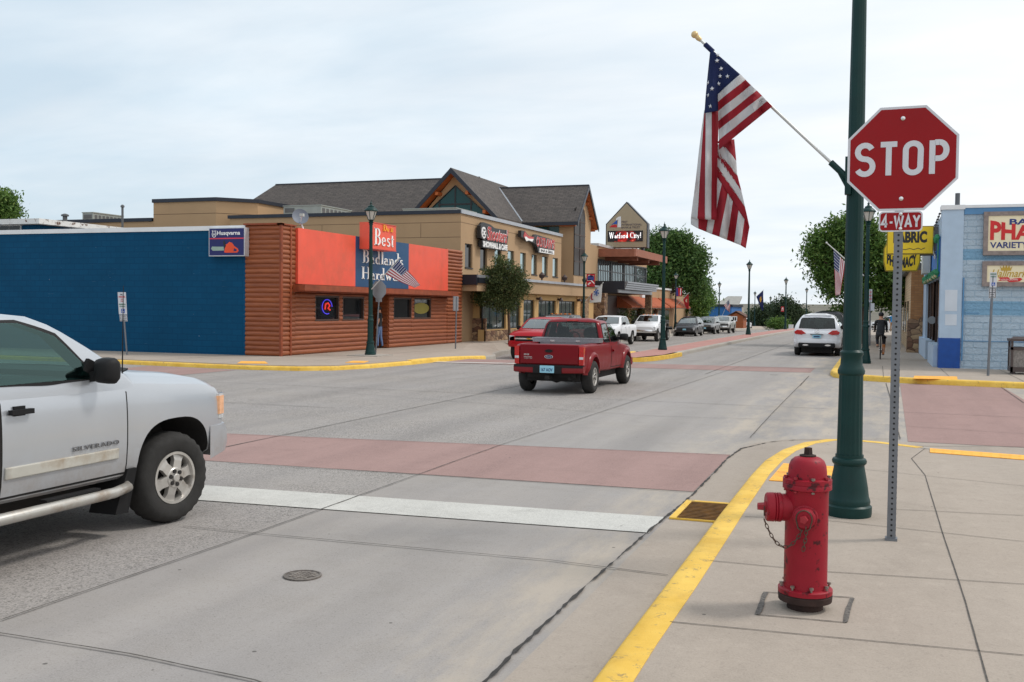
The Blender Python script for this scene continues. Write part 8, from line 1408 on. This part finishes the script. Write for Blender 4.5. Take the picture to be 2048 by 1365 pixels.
J = [(0, .26, .95), (0, .36, 1.12), (0, .48, 1.30), (0, .55, 1.42), (0, .60, 1.48), (0, .64, 1.57), (0, .65, 1.65), (-.10, .28, .93), (-.12, .60, .74), (-.10, .42, .50), (-.10, .54, .46), (.10, .28, .93), (.12, .62, .60), (.10, .40, .22), (.10, .52, .17), (-.18, .52, 1.38), (-.20, .62, 1.18), (-.21, .78, 1.04), (-.21, .83, 1.02), (.18, .52, 1.38), (.20, .62, 1.18), (.21, .78, 1.04), (.21, .83, 1.02)]
_, E_, Rr = stand()
def zc_(c):
    if c.z > 1.45 and abs(c.x) < .15: return 0
    if c.z > .98 and abs(c.x) < .24: return 1
    if c.z < .24 or (c.z < .53 and c.y > .47): return 3
    if c.z < .55: return 0
    return 2 if c.z < .99 and abs(c.x) < .2 else 0
figure('person', 'cyclist in a black top and dark shorts riding away down the pavement', (bx, by, bz), 0, J, E_, Rr, [m_skin, m_blkshirt, M('dark_shorts', S(44, 44, 50), .8), M('orange_shoes', S(210, 130, 70), .7)], zc_, [((0, .64, 1.65), .115, (.85, 1.05, .85))], M('black_cap', S(26, 26, 30), .7))
# ================================================================ trees and plants
def leafmat(name, c1, c2, c3):
    mt, t_, b_ = newmat(name); k = NB(t_); ge = t_.nodes.new('ShaderNodeNewGeometry'); ri = ge.outputs['Random Per Island']; c = k.mix(k.rng(ri, 0, .7), c1, c2); c = k.mix(k.rng(ri, .78, 1.0, 0, .9), c, c3); n_ = k.noise(k.map(), .9, 4); c = k.mix(k.rng(n_, .35, .7, 0, .45), c, tuple(x*.55 for x in c1))
    t_.links.new(c, b_.inputs['Base Color']); b_.inputs['Roughness'].default_value = .6; b_.inputs['Specular IOR Level'].default_value = .3
    tr = t_.nodes.new('ShaderNodeBsdfTranslucent'); t_.links.new(c, tr.inputs[0]); ms_ = t_.nodes.new('ShaderNodeMixShader'); ms_.inputs[0].default_value = .25; t_.links.new(b_.outputs[0], ms_.inputs[1]); t_.links.new(tr.outputs[0], ms_.inputs[2]); t_.links.new(ms_.outputs[0], t_.nodes['Material Output'].inputs[0]); return mt
lf_dark = leafmat('dark_leaves', S(58, 88, 44), S(88, 120, 60), S(128, 154, 84)); lf_olive = leafmat('olive_leaves', S(62, 76, 42), S(88, 102, 58), S(132, 134, 84)); lf_mid = leafmat('mid_green_leaves', S(66, 98, 44), S(104, 136, 62), S(150, 172, 92)); lf_con = leafmat('conifer_leaves', S(42, 60, 40), S(64, 82, 52), S(92, 102, 66)); m_bark = M('bark', S(92, 74, 62), .95, var=.3, scale=8, bump=.5, bscale=20)
def leaf_mesh(blobs, n, size, mt, droop=.3):
    """leaves gathered in sprays spread through lumpy blobs (centre, radii, weight)"""
    wts = np.array([b_[2] for b_ in blobs], float); wts /= wts.sum(); C_, = [[]]
    per = 24; nc = n//per; idx = rng.choice(len(blobs), nc, p=wts); ctr = np.array([b_[0] for b_ in blobs])[idx]; rad = np.array([b_[1] for b_ in blobs])[idx]
    d = rng.normal(size=(nc, 3)); d /= np.linalg.norm(d, axis=1)[:, None]; rr = rng.random(nc)**.42; cl = ctr+d*rad*rr[:, None]*rng.uniform(.8, 1.22, (nc, 1))
    p_ = np.repeat(cl, per, 0)+rng.normal(size=(nc*per, 3))*size*np.array([2.5, 2.5, 1.8]); N_ = len(p_)
    a = rng.normal(size=(N_, 3)); a /= np.linalg.norm(a, axis=1)[:, None]; a[:, 2] -= droop; a /= np.linalg.norm(a, axis=1)[:, None]; b_ = np.cross(a, rng.normal(size=(N_, 3))); b_ /= np.linalg.norm(b_, axis=1)[:, None]; s_ = size*rng.uniform(.6, 1.25, (N_, 1))
    v = np.stack([p_-a*s_, p_+b_*s_*.42, p_+a*s_, p_-b_*s_*.42], 1).reshape(-1, 3); me = bpy.data.meshes.new('crown'); me.vertices.add(N_*4); me.vertices.foreach_set('co', v.ravel()); me.loops.add(N_*4); me.loops.foreach_set('vertex_index', np.arange(N_*4)); me.polygons.add(N_); me.polygons.foreach_set('loop_start', np.arange(0, N_*4, 4)); me.polygons.foreach_set('loop_total', np.full(N_, 4)); me.update(); me.materials.append(mt); return me
def tree(name, label, base, th, tr_, blobs, n, size, mt, cat='tree', group=None, split=None):
    base = Vector(base); t_ = thing(name, label, cat, tuple(base), 0, group); q = MB(); lean_ = Vector((random.uniform(-.1, .1), random.uniform(-.1, .1), 0)); top_ = base+Vector((0, 0, th))+lean_; q.tube([base-Vector((0, 0, .1)), base+Vector((0, 0, th*.15)), base+Vector((0, 0, th*.6))+lean_*.5, top_], [tr_*1.35, tr_*1.05, tr_*.9, tr_*.8], 10)
    for c_, r_, w_ in blobs: c_ = Vector(c_); m1 = top_.lerp(c_, .5)+Vector((random.uniform(-.2, .2), random.uniform(-.2, .2), .1)); q.tube([top_-Vector((0, 0, th*.08)), m1, c_+Vector((0, 0, r_[2]*.35))], [tr_*.6, tr_*.34, tr_*.1], 6)
    q.build('trunk', m_bark, t_, 60); link('crown', leaf_mesh(blobs, n, size, mt), t_); return t_
def pxblobs(Y, lst, dep=.8): 
    out = []
    for px, py, rx, ry, w_ in lst: c_ = at(px, py, Y+random.uniform(-.5, .5)); k_ = (at(px+1, py, Y)-at(px, py, Y)).length; out.append((tuple(c_), (rx*k_, rx*k_*dep, ry*k_), w_))
    return out
# small ornamental tree before the bank
Y = 48; tree('street_tree', 'small olive leaved tree with slim trunk before the tan bank', (at(1019, 690, Y).x, Y, .0), 2.0, .075, pxblobs(Y, [(1000, 575, 36, 34, 3), (975, 590, 22, 22, 1.3), (1030, 578, 22, 24, 1.4), (985, 548, 20, 16, 1), (1010, 535, 17, 17, .9), (1032, 545, 12, 14, .5), (955, 585, 14, 8, .4), (1046, 575, 12, 7, .35), (1008, 608, 26, 18, 1.3), (962, 600, 12, 7, .3), (998, 524, 8, 8, .25), (1040, 562, 8, 12, .25)], .9), 17000, 0.066, lf_olive)
Y = 103; tree('leafy_tree', 'big dark tree rising behind the bank gallery and its timber eave', (at(1330, 650, Y).x, Y, gz(Y)), 4.0, .35, pxblobs(Y, [(1335, 530, 52, 52, 4), (1375, 520, 32, 34, 2), (1320, 490, 30, 26, 1.5), (1352, 485, 26, 22, 1.2), (1392, 530, 18, 12, .7), (1306, 500, 14, 26, .8), (1384, 560, 26, 26, 1.5), (1365, 478, 14, 10, .4), (1404, 525, 9, 6, .2), (1330, 470, 10, 8, .3), (1398, 505, 9, 8, .25), (1402, 578, 14, 16, .5), (1310, 560, 24, 30, 1)], .7), 25500, 0.187, lf_dark)
Y = 132; tree('leafy_tree', 'darker tree tapering down to the right behind the round tree', (at(1395, 650, Y).x, Y, gz(Y)), 3.5, .3, pxblobs(Y, [(1390, 570, 22, 24, 2), (1405, 590, 16, 18, 1.3), (1414, 603, 10, 8, .5), (1380, 600, 18, 20, 1)], .8), 7140, 0.216, lf_dark)
Y = 113; tree('round_tree', 'rounded bright green tree in front of the far blue building', (at(1397, 645, Y).x, Y, gz(Y)), 1.2, .16, pxblobs(Y, [(1398, 608, 24, 20, 3), (1385, 612, 14, 16, 1), (1410, 610, 14, 18, 1.1), (1396, 592, 16, 10, .8), (1400, 626, 20, 12, 1), (1376, 606, 9, 8, .3)], .9), 10540, 0.122, lf_mid)
Y = 58; tree('leafy_tree', 'large spreading green tree over the right pavement', (at(1722, 690, Y).x, Y, gz(Y)+.15), 2.3, .2, pxblobs(Y, [(1700, 520, 60, 52, 4), (1660, 500, 36, 38, 2), (1735, 485, 48, 40, 2.5), (1780, 540, 44, 44, 2.2), (1690, 458, 32, 24, 1.4), (1650, 545, 26, 32, 1.2), (1668, 580, 20, 18, .6), (1640, 480, 22, 20, .7), (1628, 510, 14, 16, .4), (1720, 448, 22, 14, .6), (1810, 560, 26, 30, .9), (1745, 585, 46, 30, 1.8), (1683, 622, 12, 14, .3), (1820, 530, 16, 30, .5), (1790, 600, 26, 18, .6)], .75), 35700, 0.119, lf_mid)
Y = 80; tree('leafy_tree', 'old green tree at the far left edge behind the blue roofs', (at(-8, 500, Y).x, Y, 0), 5, .4, pxblobs(Y, [(-26, 424, 38, 36, 3), (6, 412, 14, 20, 1), (-4, 396, 14, 11, .6), (22, 428, 11, 7, .5), (14, 400, 8, 9, .3)], .8), 8500, 0.202, lf_mid)
for px0, lst, Y, lab, mm in ((1573, [(1573, 615, 20, 14, 2), (1560, 625, 18, 16, 1.5), (1590, 628, 20, 18, 1.6), (1574, 640, 26, 16, 1.6), (1568, 604, 8, 6, .4)], 172, 'tallest dark tree at the street end behind a median lamp', lf_con), (1541, [(1541, 620, 9, 12, 1), (1536, 632, 14, 12, 1), (1530, 642, 12, 10, .7), (1520, 628, 10, 10, .6)], 178, 'dark ragged tree left of the tallest tree at the street end', lf_con), (1610, [(1604, 636, 10, 10, 1), (1612, 644, 12, 9, 1)], 190, 'low dark tree right of the tallest tree at the street end', lf_con), (1512, [(1512, 640, 12, 10, 1), (1500, 644, 8, 8, .6)], 182, 'low dark tree behind the white sport utility at the street end', lf_con)):
    tree('far_tree', lab, (at(px0, 650, Y).x, Y, gz(Y)), 2.0, .2, pxblobs(Y, lst, .9), 4600, .26, mm)
Y = 138; t_ = thing('clipped_hedge', 'clipped green hedge below the dark far trees', 'hedge', (at(1556, 655, Y).x, Y, gz(Y))); link('foliage', leaf_mesh(pxblobs(Y, [(1548, 648, 9, 7, 1), (1558, 648, 9, 7.5, 1), (1567, 649, 8, 7, 1)], 1.0), 4080, 0.144, lf_mid), t_)
for Y, x, lab in ((79, -18.9, 'spindly shrub by the entrance porch'), (86, -18.9, 'small yellowish shrub under the awnings')): 
    t_ = thing('shrub', lab, 'shrub', (x, Y, gz(Y)+.15)); link('foliage', leaf_mesh([((x, Y, 1.2), (.5, .8, .7), 1), ((x, Y+1, .9), (.5, .7, .5), .6), ((x, Y-.6, 1.7), (.35, .5, .4), .4)], 700, .10, lf_olive), t_); q = MB(); [q.tube([(x, Y+d_, .1), (x, Y+d_*2, 1.4)], .02, 5) for d_ in (-.3, 0, .3)]; q.build('stem', m_bark, t_)
